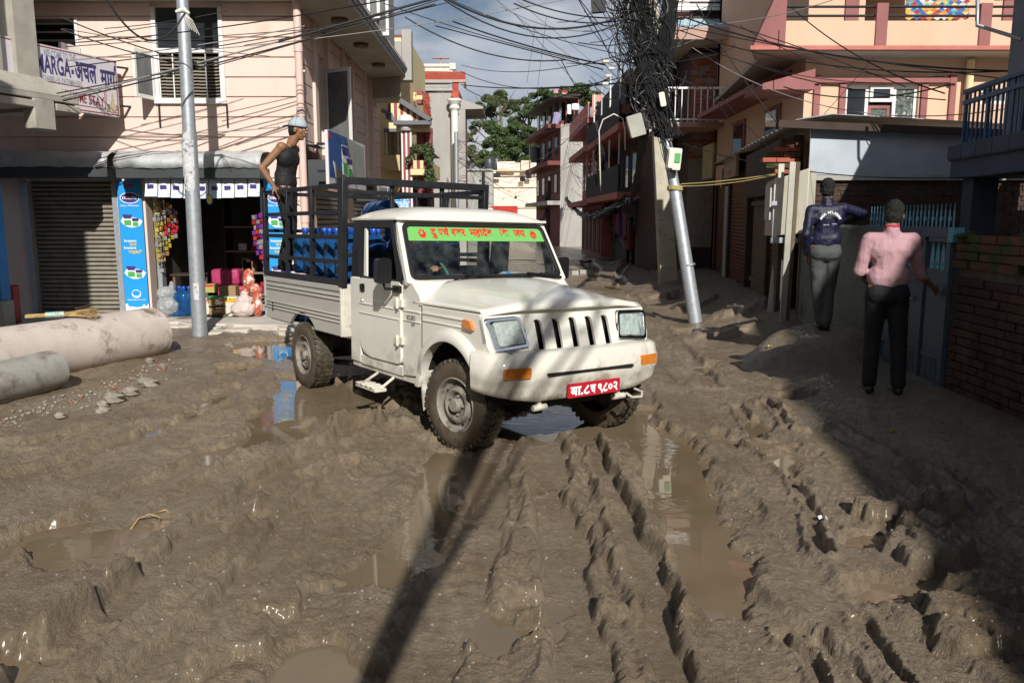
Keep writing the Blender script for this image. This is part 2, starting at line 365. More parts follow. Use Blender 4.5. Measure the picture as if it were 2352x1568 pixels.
m_cableg = M('grey_cable', (.22, .22, .21), .5, var=.2)
m_ceramic = M('white_ceramic', (.7, .68, .6), .3, var=.05)
m_pvc = M('pink_painted_pvc', (.68, .50, .44), .45, var=.05, vs=2)
m_meter = M('cream_meter_box', (.55, .53, .44), .5, var=.1, vs=2, col2=(.42, .34, .2), c2s=2, c2t=.6, c2w=.2, stretch=(2, 2, .5), bump=.1)
m_rope = M('yellow_rope', (.5, .40, .16), .8, var=.2)
m_straw = M('broom_straw', (.42, .28, .11), .75, var=.3, vs=20)
m_strawd = M('dark_broom_straw', (.16, .11, .05), .8, var=.3, vs=20)
m_leaf = M('green_foliage', (.06, .098, .034), .55, var=.45, vs=.8, bump=0)
m_leaf2 = M('olive_foliage', (.085, .105, .04), .6, var=.4, vs=.8)
m_bark = M('grey_bark', (.16, .14, .11), .9, var=.2, bump=.3, bs=8)
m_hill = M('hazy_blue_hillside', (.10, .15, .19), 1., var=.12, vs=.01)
m_tank = M('black_water_tank', (.05, .055, .06), .4, var=.2)
m_redcloth = M('red_banner_cloth', (.45, .03, .02), .7, var=.1)
def glass(name, tint=(.9, .95, .95), rough=0., refl=.12, opac=.12, base=(.25, .28, .27)):
    """thin pane: mostly see-through, mirror-like by Fresnel, a film of dust"""
    m = bpy.data.materials.new(name); m.use_nodes = True; nt = m.node_tree; nt.nodes.clear()
    o = nt.nodes.new('ShaderNodeOutputMaterial'); t = nt.nodes.new('ShaderNodeBsdfTransparent'); t.inputs[0].default_value = (*tint, 1)
    g = nt.nodes.new('ShaderNodeBsdfGlossy'); g.inputs['Roughness'].default_value = rough; g.inputs[0].default_value = (1, 1, 1, 1)
    d = nt.nodes.new('ShaderNodeBsdfDiffuse'); d.inputs[0].default_value = (*base, 1)
    lw = nt.nodes.new('ShaderNodeFresnel'); lw.inputs['IOR'].default_value = 1.5
    n = nt.nodes.new('ShaderNodeTexNoise'); n.inputs['Scale'].default_value = 9; n.inputs['Detail'].default_value = 8; tcx = nt.nodes.new('ShaderNodeTexCoord'); nt.links.new(tcx.outputs['Object'], n.inputs[0])
    mr = nt.nodes.new('ShaderNodeMapRange'); mr.inputs[1].default_value = .35; mr.inputs[2].default_value = .75; mr.inputs[3].default_value = 0; mr.inputs[4].default_value = opac * 2
    nt.links.new(n.outputs[0], mr.inputs[0])
    m1 = nt.nodes.new('ShaderNodeMixShader'); m2 = nt.nodes.new('ShaderNodeMixShader')
    nt.links.new(mr.outputs[0], m1.inputs[0]); nt.links.new(t.outputs[0], m1.inputs[1]); nt.links.new(d.outputs[0], m1.inputs[2])
    gg = nt.nodes.new('ShaderNodeNewGeometry'); mm = nt.nodes.new('ShaderNodeMath'); mm.operation = 'SUBTRACT'; mm.use_clamp = True; nt.links.new(lw.outputs[0], mm.inputs[0]); nt.links.new(gg.outputs['Backfacing'], mm.inputs[1]); nt.links.new(mm.outputs[0], m2.inputs[0]); nt.links.new(m1.outputs[0], m2.inputs[1]); nt.links.new(g.outputs[0], m2.inputs[2])
    nt.links.new(m2.outputs[0], o.inputs[0]); return m
m_screen = glass('dusty_windscreen_glass', opac=.05, tint=(.95, .97, .96))
m_lens = glass('ribbed_lamp_glass', opac=.15, base=(.6, .6, .58))
# ---------------------------------------------------------------- ground: churned mud
def _hash(ix, iy, s):
    h = (ix * 374761393 + iy * 668265263 + s * 974634777) & 0x7fffffff
    h = ((h ^ (h >> 13)) * 1274126177) & 0x7fffffff
    h = h ^ (h >> 16)
    return (h & 0xffff) / 65535.0
def perlin(x, y, s=0):
    ix = np.floor(x).astype(np.int64); iy = np.floor(y).astype(np.int64); fx = x - ix; fy = y - iy
    u = fx * fx * fx * (fx * (fx * 6 - 15) + 10); v = fy * fy * fy * (fy * (fy * 6 - 15) + 10)
    def g(a, b):
        t = _hash(ix + a, iy + b, s) * 6.2831853; return np.cos(t) * (fx - a) + np.sin(t) * (fy - b)
    n0 = g(0, 0) * (1 - u) + g(1, 0) * u; n1 = g(0, 1) * (1 - u) + g(1, 1) * u
    return (n0 * (1 - v) + n1 * v) * 1.5
def fbm(x, y, o=4, s=0, g=.5, ridged=False):
    a, t = 1., 0.
    for k in range(o):
        n = perlin(x, y, s + k * 17)
        t = t + a * ((1 - np.abs(n) * 2) if ridged else n); x = x * 2.03 + 5.1; y = y * 2.03 + 1.7; a *= g
    return t
def worley(x, y, s=0):
    ix = np.floor(x).astype(np.int64); iy = np.floor(y).astype(np.int64); best = np.full(x.shape, 9.); sec = np.full(x.shape, 9.)
    for a in (-1, 0, 1):
        for b in (-1, 0, 1):
            px = ix + a + _hash(ix + a, iy + b, s); py = iy + b + _hash(ix + a, iy + b, s + 5)
            d = (px - x) ** 2 + (py - y) ** 2; m = d < best
            sec = np.where(m, best, np.minimum(sec, d)); best = np.where(m, d, best)
    return np.sqrt(best), np.sqrt(sec)
def sstep(a, b, x):
    t = np.clip((x - a) / (b - a), 0, 1); return t * t * (3 - 2 * t)
# ruts: centre line in the photo, half width, depth, ridge height, side of the sharp bank
RUTS = [
 ([(-80, 1300), (120, 1245), (270, 1180), (400, 1110), (500, 1062), (600, 1010), (700, 955)], .15, .085, .05),
 ([(60, 1600), (180, 1500), (300, 1400), (400, 1310), (500, 1220), (600, 1140), (720, 1050), (840, 985)], .13, .10, .075),
 ([(300, 1620), (420, 1520), (500, 1440), (575, 1350), (660, 1240), (740, 1150), (800, 1080)], .10, .05, .05),
 ([(-60, 1130), (100, 1090), (260, 1035), (420, 980), (560, 930), (660, 890)], .13, .04, .03),
 ([(-60, 1050), (100, 1030), (260, 985), (400, 935), (520, 880)], .12, .02, .025),
 ([(1240, 970), (1258, 1080), (1275, 1180), (1300, 1300), (1325, 1420), (1350, 1600)], .135, .075, .06),
 ([(1345, 985), (1380, 1080), (1420, 1180), (1465, 1300), (1500, 1420), (1545, 1600)], .085, .07, .07),
 ([(1130, 1010), (1120, 1120), (1100, 1240), (1040, 1380), (960, 1600)], .16, .05, .03),
 ([(1640, 1010), (1740, 1060), (1830, 1120), (1870, 1210), (1890, 1300)], .045, .04, .045),
 ([(1700, 940), (1720, 985), (1750, 1020)], .06, .06, .05), ([(1765, 930), (1790, 965), (1810, 990)], .05, .05, .05),
 ([(1800, 1480), (1840, 1530), (1870, 1600)], .035, .05, .03), ([(1880, 1500), (1940, 1560), (1980, 1620)], .03, .04, .03), ([(1960, 1440), (2010, 1500), (2080, 1600)], .05, .06, .03),
 ([(1440, 610), (1420, 640), (1460, 700), (1540, 780), (1600, 850), (1640, 900)], .12, .05, .04),
 ([(2080, 1100), (2200, 1190), (2400, 1330)], .1, .02, .02), ([(1900, 1000), (2050, 1090), (2250, 1200)], .07, .02, .02),
]
PUDDLES = [
 [(60, 1275), (150, 1240), (250, 1213), (385, 1192), (388, 1206), (310, 1255), (240, 1298), (110, 1318)],
 [(-60, 1290), (100, 1225), (190, 1205), (130, 1240), (-60, 1330)],
 [(640, 862), (700, 878), (780, 880), (900, 905), (960, 930), (880, 945), (780, 960), (690, 975), (640, 985), (585, 985), (570, 965), (620, 930), (650, 900)],
 [(520, 800), (560, 785), (680, 783), (690, 815), (640, 832), (560, 830)],
 [(440, 945), (500, 905), (545, 893), (520, 918), (470, 945), (430, 962)],
 [(330, 990), (380, 972), (395, 978), (340, 1000)], [(470, 1045), (540, 1020), (600, 1005), (590, 1025), (520, 1055), (470, 1065)],
 [(395, 1035), (440, 1018), (445, 1026), (410, 1040)],
 [(1130, 975), (1200, 940), (1300, 925), (1400, 935), (1500, 945), (1500, 1000), (1430, 1015), (1360, 1010), (1280, 1012), (1200, 1020), (1140, 1015)],
 [(1000, 1040), (1060, 1050), (1130, 1065), (1115, 1130), (1070, 1200), (1030, 1260), (980, 1320), (900, 1360), (770, 1368), (790, 1325), (870, 1270), (930, 1220), (950, 1130)],
 [(1440, 985), (1520, 985), (1590, 1010), (1620, 1080), (1650, 1140), (1640, 1185), (1690, 1240), (1735, 1310), (1740, 1370), (1705, 1430), (1640, 1432), (1575, 1385), (1545, 1310), (1535, 1230), (1500, 1170), (1465, 1080)],
 [(620, 1600), (660, 1520), (740, 1475), (800, 1500), (860, 1600)],
 [(1060, 1475), (1120, 1430), (1200, 1440), (1290, 1450), (1240, 1490), (1150, 1505)], [(1180, 1400), (1260, 1385), (1290, 1410), (1220, 1425)],
 [(1920, 1258), (1965, 1232), (2040, 1218), (2060, 1226), (2000, 1246), (1985, 1262)], [(1965, 1372), (2010, 1345), (2120, 1335), (2190, 1345), (2130, 1378), (2040, 1392)],
 [(1700, 985), (1745, 965), (1762, 985), (1735, 1012)], [(1650, 1000), (1690, 1015), (1700, 1045), (1680, 1040)], [(1760, 1050), (1830, 1035), (1870, 1060), (1800, 1085)],
 [(1780, 1070), (1830, 1090), (1850, 1120), (1820, 1118)], [(1600, 850), (1640, 840), (1650, 850), (1620, 862)], [(1560, 760), (1610, 768), (1600, 775), (1560, 772)],
 [(1335, 600), (1360, 598), (1378, 618), (1372, 650), (1350, 650), (1345, 625)], [(1378, 650), (1410, 656), (1440, 672), (1400, 668)], [(1535, 686), (1570, 690), (1560, 702), (1540, 700)],
 [(500, 850), (575, 838), (600, 845), (560, 860), (500, 866)], [(490, 1205), (560, 1195), (600, 1198), (530, 1216)], [(600, 980), (560, 1010), (640, 1040), (720, 1010), (700, 985)],
 [(1790, 905), (1870, 925), (1850, 935), (1790, 925)], [(-40, 1530), (60, 1505), (110, 1520), (40, 1560)],
]
# clods: (px, py, radius m, height m)
CLODS = [(2010, 1200, .13, .13), (2080, 1190, .12, .12), (2170, 1178, .13, .16), (2140, 1170, .10, .12), (2120, 1240, .15, .15), (2150, 1290, .17, .15), (2090, 1300, .12, .13), (2190, 1285, .12, .12), (2060, 1260, .10, .10),
         (2200, 1375, .13, .14), (2260, 1400, .15, .13), (2240, 1450, .14, .12), (2180, 1440, .12, .13), (2300, 1480, .16, .12), (2200, 1500, .12, .10), (2330, 1420, .12, .1), (2140, 1400, .08, .07),
         (1560, 915, .05, .03), (1790, 950, .10, .07), (1740, 935, .09, .06), (1840, 1000, .10, .06), (1700, 1030, .08, .05),
         (880, 910, .16, .13), (820, 930, .16, .12), (900, 945, .13, .12), (960, 950, .14, .11), (840, 985, .14, .10), (930, 990, .13, .11), (780, 990, .12, .09), (700, 1010, .1, .08), (1000, 1015, .12, .07),
         (120, 1500, .15, .08), (220, 1450, .15, .08), (310, 1355, .14, .07), (210, 1300, .12, .06), (350, 1275, .13, .05), (570, 1180, .12, .06), (640, 1420, .13, .09), (700, 1360, .12, .07), (560, 1500, .14, .09), (480, 1530, .14, .08),
         (1310, 1050, .09, .05), (1340, 1250, .08, .05), (1390, 1430, .09, .06), (1230, 1480, .12, .05), (1090, 1490, .12, .05), (1290, 1280, .07, .04),
         (1480, 780, .3, .05), (1540, 640, .6, .12), (1450, 610, .8, .18), (1380, 600, .5, .12), (1490, 690, .5, .10), (1420, 760, .4, .08), (1590, 720, .5, .12), (1660, 780, .5, .12), (1700, 755, .5, .15)]
def pxz(pts, z=0.0): return np.array([PZ(u, v, z)[:2] for u, v in pts])
RW = [(pxz(p), w, d, h) for p, w, d, h in RUTS]; PW = [pxz(p) for p in PUDDLES]; CW = [(*PZ(u, v, 0)[:2], r, h) for u, v, r, h in CLODS]
def polydist(P, X, Y):
    """distance to a polyline and signed side"""
    best = np.full(X.shape, 1e9); side = np.zeros(X.shape); along = np.zeros(X.shape)
    acc = 0
    for a, b in zip(P[:-1], P[1:]):
        d = b - a; L2 = d @ d; t = np.clip(((X - a[0]) * d[0] + (Y - a[1]) * d[1]) / L2, 0, 1)
        dx = X - a[0] - t * d[0]; dy = Y - a[1] - t * d[1]; q = dx * dx + dy * dy; m = q < best
        best = np.where(m, q, best); side = np.where(m, np.sign(d[0] * dy - d[1] * dx), side); along = np.where(m, acc + t * math.sqrt(L2), along); acc += math.sqrt(L2)
    return np.sqrt(best), side, along
def inpoly(P, X, Y):
    ins = np.zeros(X.shape, bool); n = len(P)
    for i in range(n):
        x0, y0 = P[i]; x1, y1 = P[(i + 1) % n]
        c = ((y0 > Y) != (y1 > Y)) & (X < (x1 - x0) * (Y - y0) / (y1 - y0 + 1e-12) + x0); ins ^= c
    return ins
TB = Vector((.204, 6.403, 0))
def height(X, Y):
    """terrain height at world points (arrays)"""
    # gentle warp so that nothing runs dead straight
    wx = X + .06 * fbm(X * 1.7, Y * 1.7, 3, 3); wy = Y + .06 * fbm(X * 1.7 + 9, Y * 1.7, 3, 4)
    h = .044 + .030 * fbm(X * .6, Y * .6, 3, 11)
    h = h + .22 * sstep(2.3, 3.7, X - .10 * np.maximum(Y - 7, 0)) * sstep(2, 6, Y) + .05 * sstep(-3.5, -5.5, X) + .02 * sstep(9, 12, Y) * sstep(-1, -4, X)
    h = h + .18 * sstep(2.6, 4.2, X) * sstep(9, 14, Y) * (1 - sstep(20, 34, Y))
    fade0 = np.clip(1.3 - Y / 18, .2, 1)
    rough = sstep(-.25, .45, fbm(X * .55 + 3, Y * .55, 2, 21))
    mid = sstep(-2.6, -1.2, X) * (1 - sstep(2.0, 2.8, X)); rough = np.clip(rough * .75 + .45 * mid, .2, 1)
    rough = np.where(X > 2.6, .35, rough)
    for P, w, d, rg in RW:
        x0, y0 = P.min(0) - .6; x1, y1 = P.max(0) + .6
        m = (X > x0) & (X < x1) & (Y > y0) & (Y < y1)
        if not m.any(): continue
        D, S, A = polydist(P, wx[m], wy[m]); ww = w * (1 + .25 * perlin(A * 1.3, A * 0, 31))
        t = D / ww
        jag = .5 + .5 * fbm(X[m] * 9, Y[m] * 9, 3, 33)
        prof = -d * (1 - sstep(.74, 1.04, t)) * (1 + .3 * perlin(A * 3, A * 0, 35)) + rg * .8 * np.exp(-((t - 1.22) / .27) ** 2) * (.65 + .4 * jag)
        prof = prof + .010 * np.where(t < .8, np.sin(A * 42) * np.cos(np.clip(t, 0, 1) * 1.5) * S, 0) * (w > .09)
        h[m] += prof
        rough[m] = np.where(t < .8, rough[m] * .35, np.where(t < 1.9, np.maximum(rough[m], 1.0), rough[m]))
    cf = np.zeros(X.shape)
    for cx, cy, r, hh in CW:
        m = (abs(X - cx) < r * 2.4) & (abs(Y - cy) < r * 2.4)
        if not m.any(): continue
        an = cx * 7; ca, sa = math.cos(an), math.sin(an); dx, dy = X[m] - cx, Y[m] - cy; q = (abs(dx * ca + dy * sa) ** 4 + abs(dy * ca - dx * sa) ** 4 * 1.8) ** .25 / r + .28 * fbm(X[m] * 1.1 / r + cx, Y[m] * 1.1 / r, 3, 41)
        cf[m] = np.maximum(cf[m], hh * .7 * (1 - sstep(.72, 1.0, q)) * (1 + .12 * fbm(X[m] * 9, Y[m] * 9, 2, 43)))
        rough[m] = np.maximum(rough[m], .7 * (q < 1.3))
    h = h + cf + .26 * (1 - sstep(.45, .95, np.sqrt((X - 3.6) ** 2 + (Y - 9.25) ** 2)))
    # long drag lines: slow fall to the right, abrupt bank on the left
    s = X - (.42 * (1 - sstep(-1.3, .1, X)) - .08 * sstep(.2, 1.2, X)) * (Y - 4.5)
    for fr, am, sd in ((1.9, .055, 71), (4.3, .018, 72)):
        v = s * fr + .45 * fbm(X * 1.1, Y * .45, 3, sd) + .05 * fbm(X * 7, Y * 3, 3, sd + 1); fq = v - np.floor(v); w = sstep(-.3, .2, perlin(s * fr * .6 + 4, Y * .30, sd + 2))
        h = h + am * w * fade0 * (np.where(fq < .10, fq / .10, 1 - (fq - .10) / .9) - .4) * (1 - sstep(2.4, 3.0, X))
    # clumpy relief: clods of several sizes, torn edges
    n1 = fbm(X * 3.1, Y * 3.1, 4, 51, .55); n2 = fbm(wx * 11, wy * 11, 3, 52, .6); rd = fbm(wx * 7, wy * 5, 3, 53, .55, True)
    f1, f2 = worley(wx * 13, wy * 13, 54); c1 = np.clip(.62 - f1, 0, 1) * sstep(-.1, .35, perlin(X * 2.2, Y * 2.2, 55))
    g1, g2 = worley(wx * 30, wy * 30, 56); c2 = np.clip(.6 - g1, 0, 1)
    fade = np.clip(1.25 - Y / 30, .35, 1)
    n3 = fbm(wx * 27, wy * 27, 3, 58, .6); h = h + .010 * n1 + fade * ((.25 + rough * .6) * .0055 * n3 + rough * (.007 * n2 + .010 * c1 * np.clip(rough * 1.6 - .4, 0, 2) + .012 * c2))
    h = h + .0030 * fbm(X * 62, Y * 62, 3, 57, .7)
    # puddles: pressed below the water level with a soft rim
    pm = np.zeros(X.shape)
    for P in PW:
        x0, y0 = P.min(0) - .5; x1, y1 = P.max(0) + .5
        m = (X > x0) & (X < x1) & (Y > y0) & (Y < y1)
        if not m.any(): continue
        D, S, A = polydist(np.vstack([P, P[:1]]), X[m], Y[m]); ins = inpoly(P, X[m], Y[m]); sd = np.where(ins, D, -D) + .07 * fbm(X[m] * 4, Y[m] * 4, 4, 61)
        pm[m] = np.maximum(pm[m], sstep(-.07, .05, sd))
    low = -.035 + .25 * (h - .05) * .4
    h = np.where(pm > 0, h * (1 - pm) + low * pm, h)
    h = np.where(pm < .35, np.maximum(h, .008 + .3 * np.maximum(h, 0) - .02 * pm), h)
    # the truck sits in its own hollows
    return h
def terrain(name, ys, ss, mat, kind='structure'):
    Y = np.repeat(ys[:, None], len(ss), 1); X = (Y + .6) * ss[None, :]
    H = height(X.ravel(), Y.ravel()).reshape(X.shape)
    n, m = X.shape; v = np.stack([X, Y, H], -1).reshape(-1, 3)
    i = (np.arange(n - 1)[:, None] * m + np.arange(m - 1)[None]).ravel(); q = np.stack([i, i + 1, i + 1 + m, i + m], 1)
    me = bpy.data.meshes.new(name); me.vertices.add(len(v)); me.vertices.foreach_set('co', v.astype(np.float32).ravel())
    me.loops.add(q.size); me.loops.foreach_set('vertex_index', q.astype(np.int32).ravel()); me.polygons.add(len(q)); me.polygons.foreach_set('loop_start', np.arange(0, q.size, 4, dtype=np.int32))
    me.update(calc_edges=True); me.shade_smooth(); me.materials.append(mat)
    o = bpy.data.objects.new(name, me); COL.objects.link(o); o['kind'] = kind; return o
def mud_material():
    m = bpy.data.materials.new('wet_brown_mud'); m.use_nodes = True; nt = m.node_tree; b = nt.nodes['Principled BSDF']; N = nt.nodes.new; K = nt.links.new
    g = N('ShaderNodeNewGeometry'); sx = N('ShaderNodeSeparateXYZ'); K(g.outputs['Position'], sx.inputs[0])
    def noise(s, d=6, r=.6):
        n = N('ShaderNodeTexNoise'); n.inputs['Scale'].default_value = s; n.inputs['Detail'].default_value = d; n.inputs['Roughness'].default_value = r; K(g.outputs['Position'], n.inputs['Vector']); return n.outputs['Fac']
    def mr(x, a, b_, c, d):
        n = N('ShaderNodeMapRange'); K(x, n.inputs[0]); n.inputs[1].default_value = a; n.inputs[2].default_value = b_; n.inputs[3].default_value = c; n.inputs[4].default_value = d; return n.outputs[0]
    def mixc(f, a, b_):
        n = N('ShaderNodeMix'); n.data_type = 'RGBA'; K(f, n.inputs['Factor'])
        for i, c in ((6, a), (7, b_)):
            if isinstance(c, tuple): n.inputs[i].default_value = (*c, 1)
            else: K(c, n.inputs[i])
        return n.outputs[2]
    c = mixc(mr(noise(1.1, 8, .62), .38, .62, 0, 1), (.235, .178, .115), (.355, .283, .20))
    c = mixc(mr(noise(14, 6, .7), .42, .66, 0, .7), c, (.15, .11, .07))
    c = mixc(mr(noise(160, 3, .8), .66, .74, 0, .55), c, (.55, .5, .42))      # grit
    c = mixc(mr(noise(.8, 5, .6), .55, .7, 0, .5), c, (.30, .25, .2))
    K(c, b.inputs['Base Color'])
    r = N('ShaderNodeMath'); r.operation = 'ADD'; K(mr(noise(2.3, 6, .6), .35, .65, .25, .5), r.inputs[0]); K(mr(noise(75, 4, .7), .3, .7, -.22, .2), r.inputs[1])
    wet = mr(sx.outputs['Z'], .0, .05, .45, 1.0); r2 = N('ShaderNodeMath'); r2.operation = 'MULTIPLY'; K(r.outputs[0], r2.inputs[0]); K(wet, r2.inputs[1]); K(r2.outputs[0], b.inputs['Roughness'])
    b.inputs['Specular IOR Level'].default_value = .55; b.inputs['Coat Weight'].default_value = .17; b.inputs['Coat Roughness'].default_value = .16
    h1 = N('ShaderNodeMath'); h1.operation = 'MULTIPLY_ADD'; K(noise(38, 7, .7), h1.inputs[0]); h1.inputs[1].default_value = 2.2; K(noise(150, 4, .7), h1.inputs[2])
    bm = N('ShaderNodeBump'); bm.inputs['Strength'].default_value = 1; bm.inputs['Distance'].default_value = .015; K(h1.outputs[0], bm.inputs['Height']); K(bm.outputs[0], b.inputs['Normal'])
    return m
def water_material():
    m = bpy.data.materials.new('muddy_water'); m.use_nodes = True; nt = m.node_tree; b = nt.nodes['Principled BSDF']; N = nt.nodes.new; K = nt.links.new
    g = N('ShaderNodeNewGeometry')
    n0 = N('ShaderNodeTexNoise'); n0.inputs['Scale'].default_value = 1.3; n0.inputs['Detail'].default_value = 5; K(g.outputs['Position'], n0.inputs[0])
    cr = N('ShaderNodeValToRGB'); cr.color_ramp.elements[0].position = .35; cr.color_ramp.elements[1].position = .65; cr.color_ramp.elements[0].color = (.15, .112, .068, 1); cr.color_ramp.elements[1].color = (.20, .152, .10, 1); K(n0.outputs[0], cr.inputs[0]); K(cr.outputs[0], b.inputs['Base Color'])
    b.inputs['Roughness'].default_value = .015; b.inputs['IOR'].default_value = 1.38; b.inputs['Specular IOR Level'].default_value = .6
    n1 = N('ShaderNodeTexNoise'); n1.inputs['Scale'].default_value = 9; n1.inputs['Detail'].default_value = 3; mpn = N('ShaderNodeMapping'); mpn.inputs['Scale'].default_value = (.6, 1.6, 1); K(g.outputs['Position'], mpn.inputs[0]); K(mpn.outputs[0], n1.inputs[0])
    n2 = N('ShaderNodeTexNoise'); n2.inputs['Scale'].default_value = .9; K(g.outputs['Position'], n2.inputs[0])
    mr = N('ShaderNodeMapRange'); K(n2.outputs[0], mr.inputs[0]); mr.inputs[1].default_value = .48; mr.inputs[2].default_value = .62; mr.inputs[3].default_value = .03; mr.inputs[4].default_value = .5
    bm = N('ShaderNodeBump'); bm.inputs['Distance'].default_value = .006; K(mr.outputs[0], bm.inputs['Strength']); K(n1.outputs[0], bm.inputs['Height']); K(bm.outputs[0], b.inputs['Normal'])
    return m
m_mud = mud_material(); m_water = water_material()
NR, NC = 980, 1000
ys = 1.75 * (34 / 1.75) ** np.linspace(0, 1, NR)
road = terrain('muddy_road', ys, np.linspace(-.86, .86, NC), m_mud)
# plain ground out to the horizon, a little below the road sheet, the same mud
mb = MB(); mb.add([(-900, -300, -.12), (900, -300, -.12), (900, 1500, -.12), (-900, 1500, -.12)], [(0, 1, 2, 3)])
struct(mb.build('ground', m_mud))
mb = MB(); X0, X1, Y0, Y1 = -14, 14, 33.5, 72; P = []
for j in range(40):
    P.append([(X0 + (X1 - X0) * i / 40, Y0 + (Y1 - Y0) * j / 39, .04 + .10 * math.sin(i * 1.9 + j) * math.sin(j * .8 + i * .7) * .5 + .02 * math.sin(i * 5.1)) for i in range(41)])
struct(mb.grid(P).build('far_road', m_mud, smooth=180))
mb = MB(); mb.add([(-8, -12, -.05), (8, -12, -.05), (8, 2, -.05), (-8, 2, -.05)], [(0, 1, 2, 3)])
struct(mb.build('near_road', m_mud))
mb = MB(); mb.add([(-6, 1.6, 0), (3.4, 1.6, 0), (6.5, 30, 0), (-5, 30, 0)], [(0, 1, 2, 3)])
struct(mb.build('puddle_water', m_water))
def H1(x, y): return float(height(np.array([float(x)]), np.array([float(y)]))[0])
# ---------------------------------------------------------------- the pickup truck (x forward, y to its left, z up from wheel centres)
TR = Matrix(((0.59116, 0.80645, 0.01297, .20412), (-0.80651, 0.59088, 0.02005, 6.40278), (0.00851, -0.02231, 0.99971, .35069), (0, 0, 0, 1)))
truck = thing('pickup_truck', 'white pickup truck with black cage bars and a green windscreen banner, stuck in the mud', 'pickup truck', mat=TR)
def mir(mb, start=0):
    n0 = start; n = len(mb.v); vs = mb.v[n0:]; fs = [f for f in mb.f if min(f) >= n0]; mi = [m for f, m in zip(mb.f, mb.mi) if min(f) >= n0]
    mb.v += [(x, -y, z) for x, y, z in vs]; mb.f += [tuple(n - n0 + i for i in f)[::-1] for f in fs]; mb.mi += mi; return mb
def LBm(mb, name, mat, parent=None, **k):
    o = LB(mb, name, mat, parent or truck, **k); m2 = MB(); m2.v = [(x, -y, z) for x, y, z in mb.v]; m2.f = [f[::-1] for f in mb.f]; m2.mi = mb.mi; LB(m2, name, mat, parent or truck, **k); return o
def LB(mb, name, mat, parent=truck, **k): return mb.build(name, mat, parent, local=True, **k)
T_ = Matrix.Translation
# fenders and cowl sides
arch = [(-.05 + .44 * math.cos(R(a)), .05 + .44 * math.sin(R(a))) for a in range(27, 206, 8)]
out = [(-.80, .115), (-.50, .14)] + [p for p in arch[::-1]][0:] + [(.37, .44), (.44, .50), (.34, .722), (-.48, .722), (-.53, .80), (-.66, .905), (-.80, .905)]
mb = MB(); mb.plate(out, t=.05, M4=T_((0, -.80, 0))); fender = LBm(mb, 'fender', m_white, bevel=.012)
mb = MB()
for i, (z0, z1, x0, x1) in enumerate(((.655, .672, -.47, .14), (.60, .612, -.47, .14), (.655, .668, -.79, -.50), (.575, .585, -.79, -.50))): mb.box(x0, x1, -.808, -.795, z0, z1)
LBm(mb, 'side_moulding', m_white, bevel=.004)
mb = MB(); mb.box(-.484, -.476, -.8025, -.79, .2, .722); mb.box(-.53, -.48, -.8025, -.79, .716, .722); LBm(mb, 'panel_seam', m_dark)
# wheel arch flare and inner well
mb = MB(); n = 20; P = []
for k in range(n + 1):
    a = R(24 + 150 * k / n); c, s_ = math.cos(a), math.sin(a); e = math.sin(math.pi * min(1, (k + 1) / 4) / 2) * (1 if k < n - 4 else max(.15, (n - k) / 4))
    P.append([(-.05 + r * c, y, .05 + r * s_) for r, y in ((.435, -.77), (.435, -.80 - .045 * e), (.465, -.80 - .05 * e), (.505, -.80 - .035 * e), (.53, -.80))])
mb.grid(P); LBm(mb, 'wheel_arch_flare', m_white, smooth=50)
mb = MB(); P = []
for k in range(13):
    a = R(15 * k); P.append([(-.05 + .46 * math.cos(a), y, .05 + .46 * math.sin(a)) for y in (-.76, -.45)])
mb.grid(P); mb.box(-.52, .42, -.46, -.42, -.05, .6); LBm(mb, 'wheel_well', m_dark)
# front face with openings for lamps and grille slots
FM = frame4((.455, 0, .45), (0, 1, 0), (-.33, 0, 1)); FL = 1.053
lampL = roundpoly([(-.795, .255), (-.49, .262), (-.44, .035), (-.755, .015)], .03)
lampR = [(-a, b) for a, b in lampL][::-1]
slots = [rrect(c - .042, c + .042, -.02, .232, .038) for c in (-.335, -.165, .0, .165, .335)]
mb = MB(); mb.plate(roundpoly([(-.80, .296), (.80, .296), (.80, .04), (.74, -.06), (-.74, -.06), (-.80, .04)], .04), [lampL, lampR, rrect(-.425, .425, -.055, .262, .04)], .05, FM)
LB(mb, 'front_panel', m_white, bevel=.008)
mb = MB(); mb.plate(rrect(-.45, .45, -.062, .27, .05), slots, .03, T_((.022, 0, 0)) @ FM); grille = LB(mb, 'grille', m_white, bevel=.009, seg=3)
mb = MB()
for c in (-.335, -.165, 0, .165, .335): mb.plate(rrect(c - .036, c - .008, -.02, .23, .01), (), .02, T_((.0, 0, 0)) @ FM)
LB(mb, 'grille_bar', m_white, parent=grille, bevel=.006)
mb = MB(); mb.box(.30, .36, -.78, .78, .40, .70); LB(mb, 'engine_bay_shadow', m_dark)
for sgn in (-1, 1):
    o_ = [(sgn * -a, b) for a, b in lampL]; o_ = o_ if sgn < 0 else o_[::-1]
    cx = sum(p[0] for p in o_) / len(o_); cy = sum(p[1] for p in o_) / len(o_)
    inner = [(cx + (a - cx) * .86, cy + (b - cy) * .82) for a, b in o_]
    mb = MB(); mb.plate(o_, [inner], .075, T_((.030, 0, 0)) @ FM); hl = LB(mb, 'headlight', m_chrome, bevel=.009, seg=3)
    mb = MB(); mb.plate(inner, (), .006, T_((-.015, 0, 0)) @ FM); LB(mb, 'reflector', m_reflect, parent=hl)
    q = [(cx + (a - cx) * .72 - sgn * .02, cy + (b - cy) * .74) for a, b in o_]
    mb = MB(); mb.plate(q, (), .02, T_((.012, 0, 0)) @ FM); LB(mb, 'lamp_lens', M('lamp_lens_face', (.7, .7, .66), .3, metal=.1, var=.35, vs=26, bump=1, bs=70), parent=hl, bevel=.006)
    mb = MB(); mb.plate(inner, (), .004, T_((.02, 0, 0)) @ FM); LB(mb, 'glass_cover', m_lens, parent=hl)
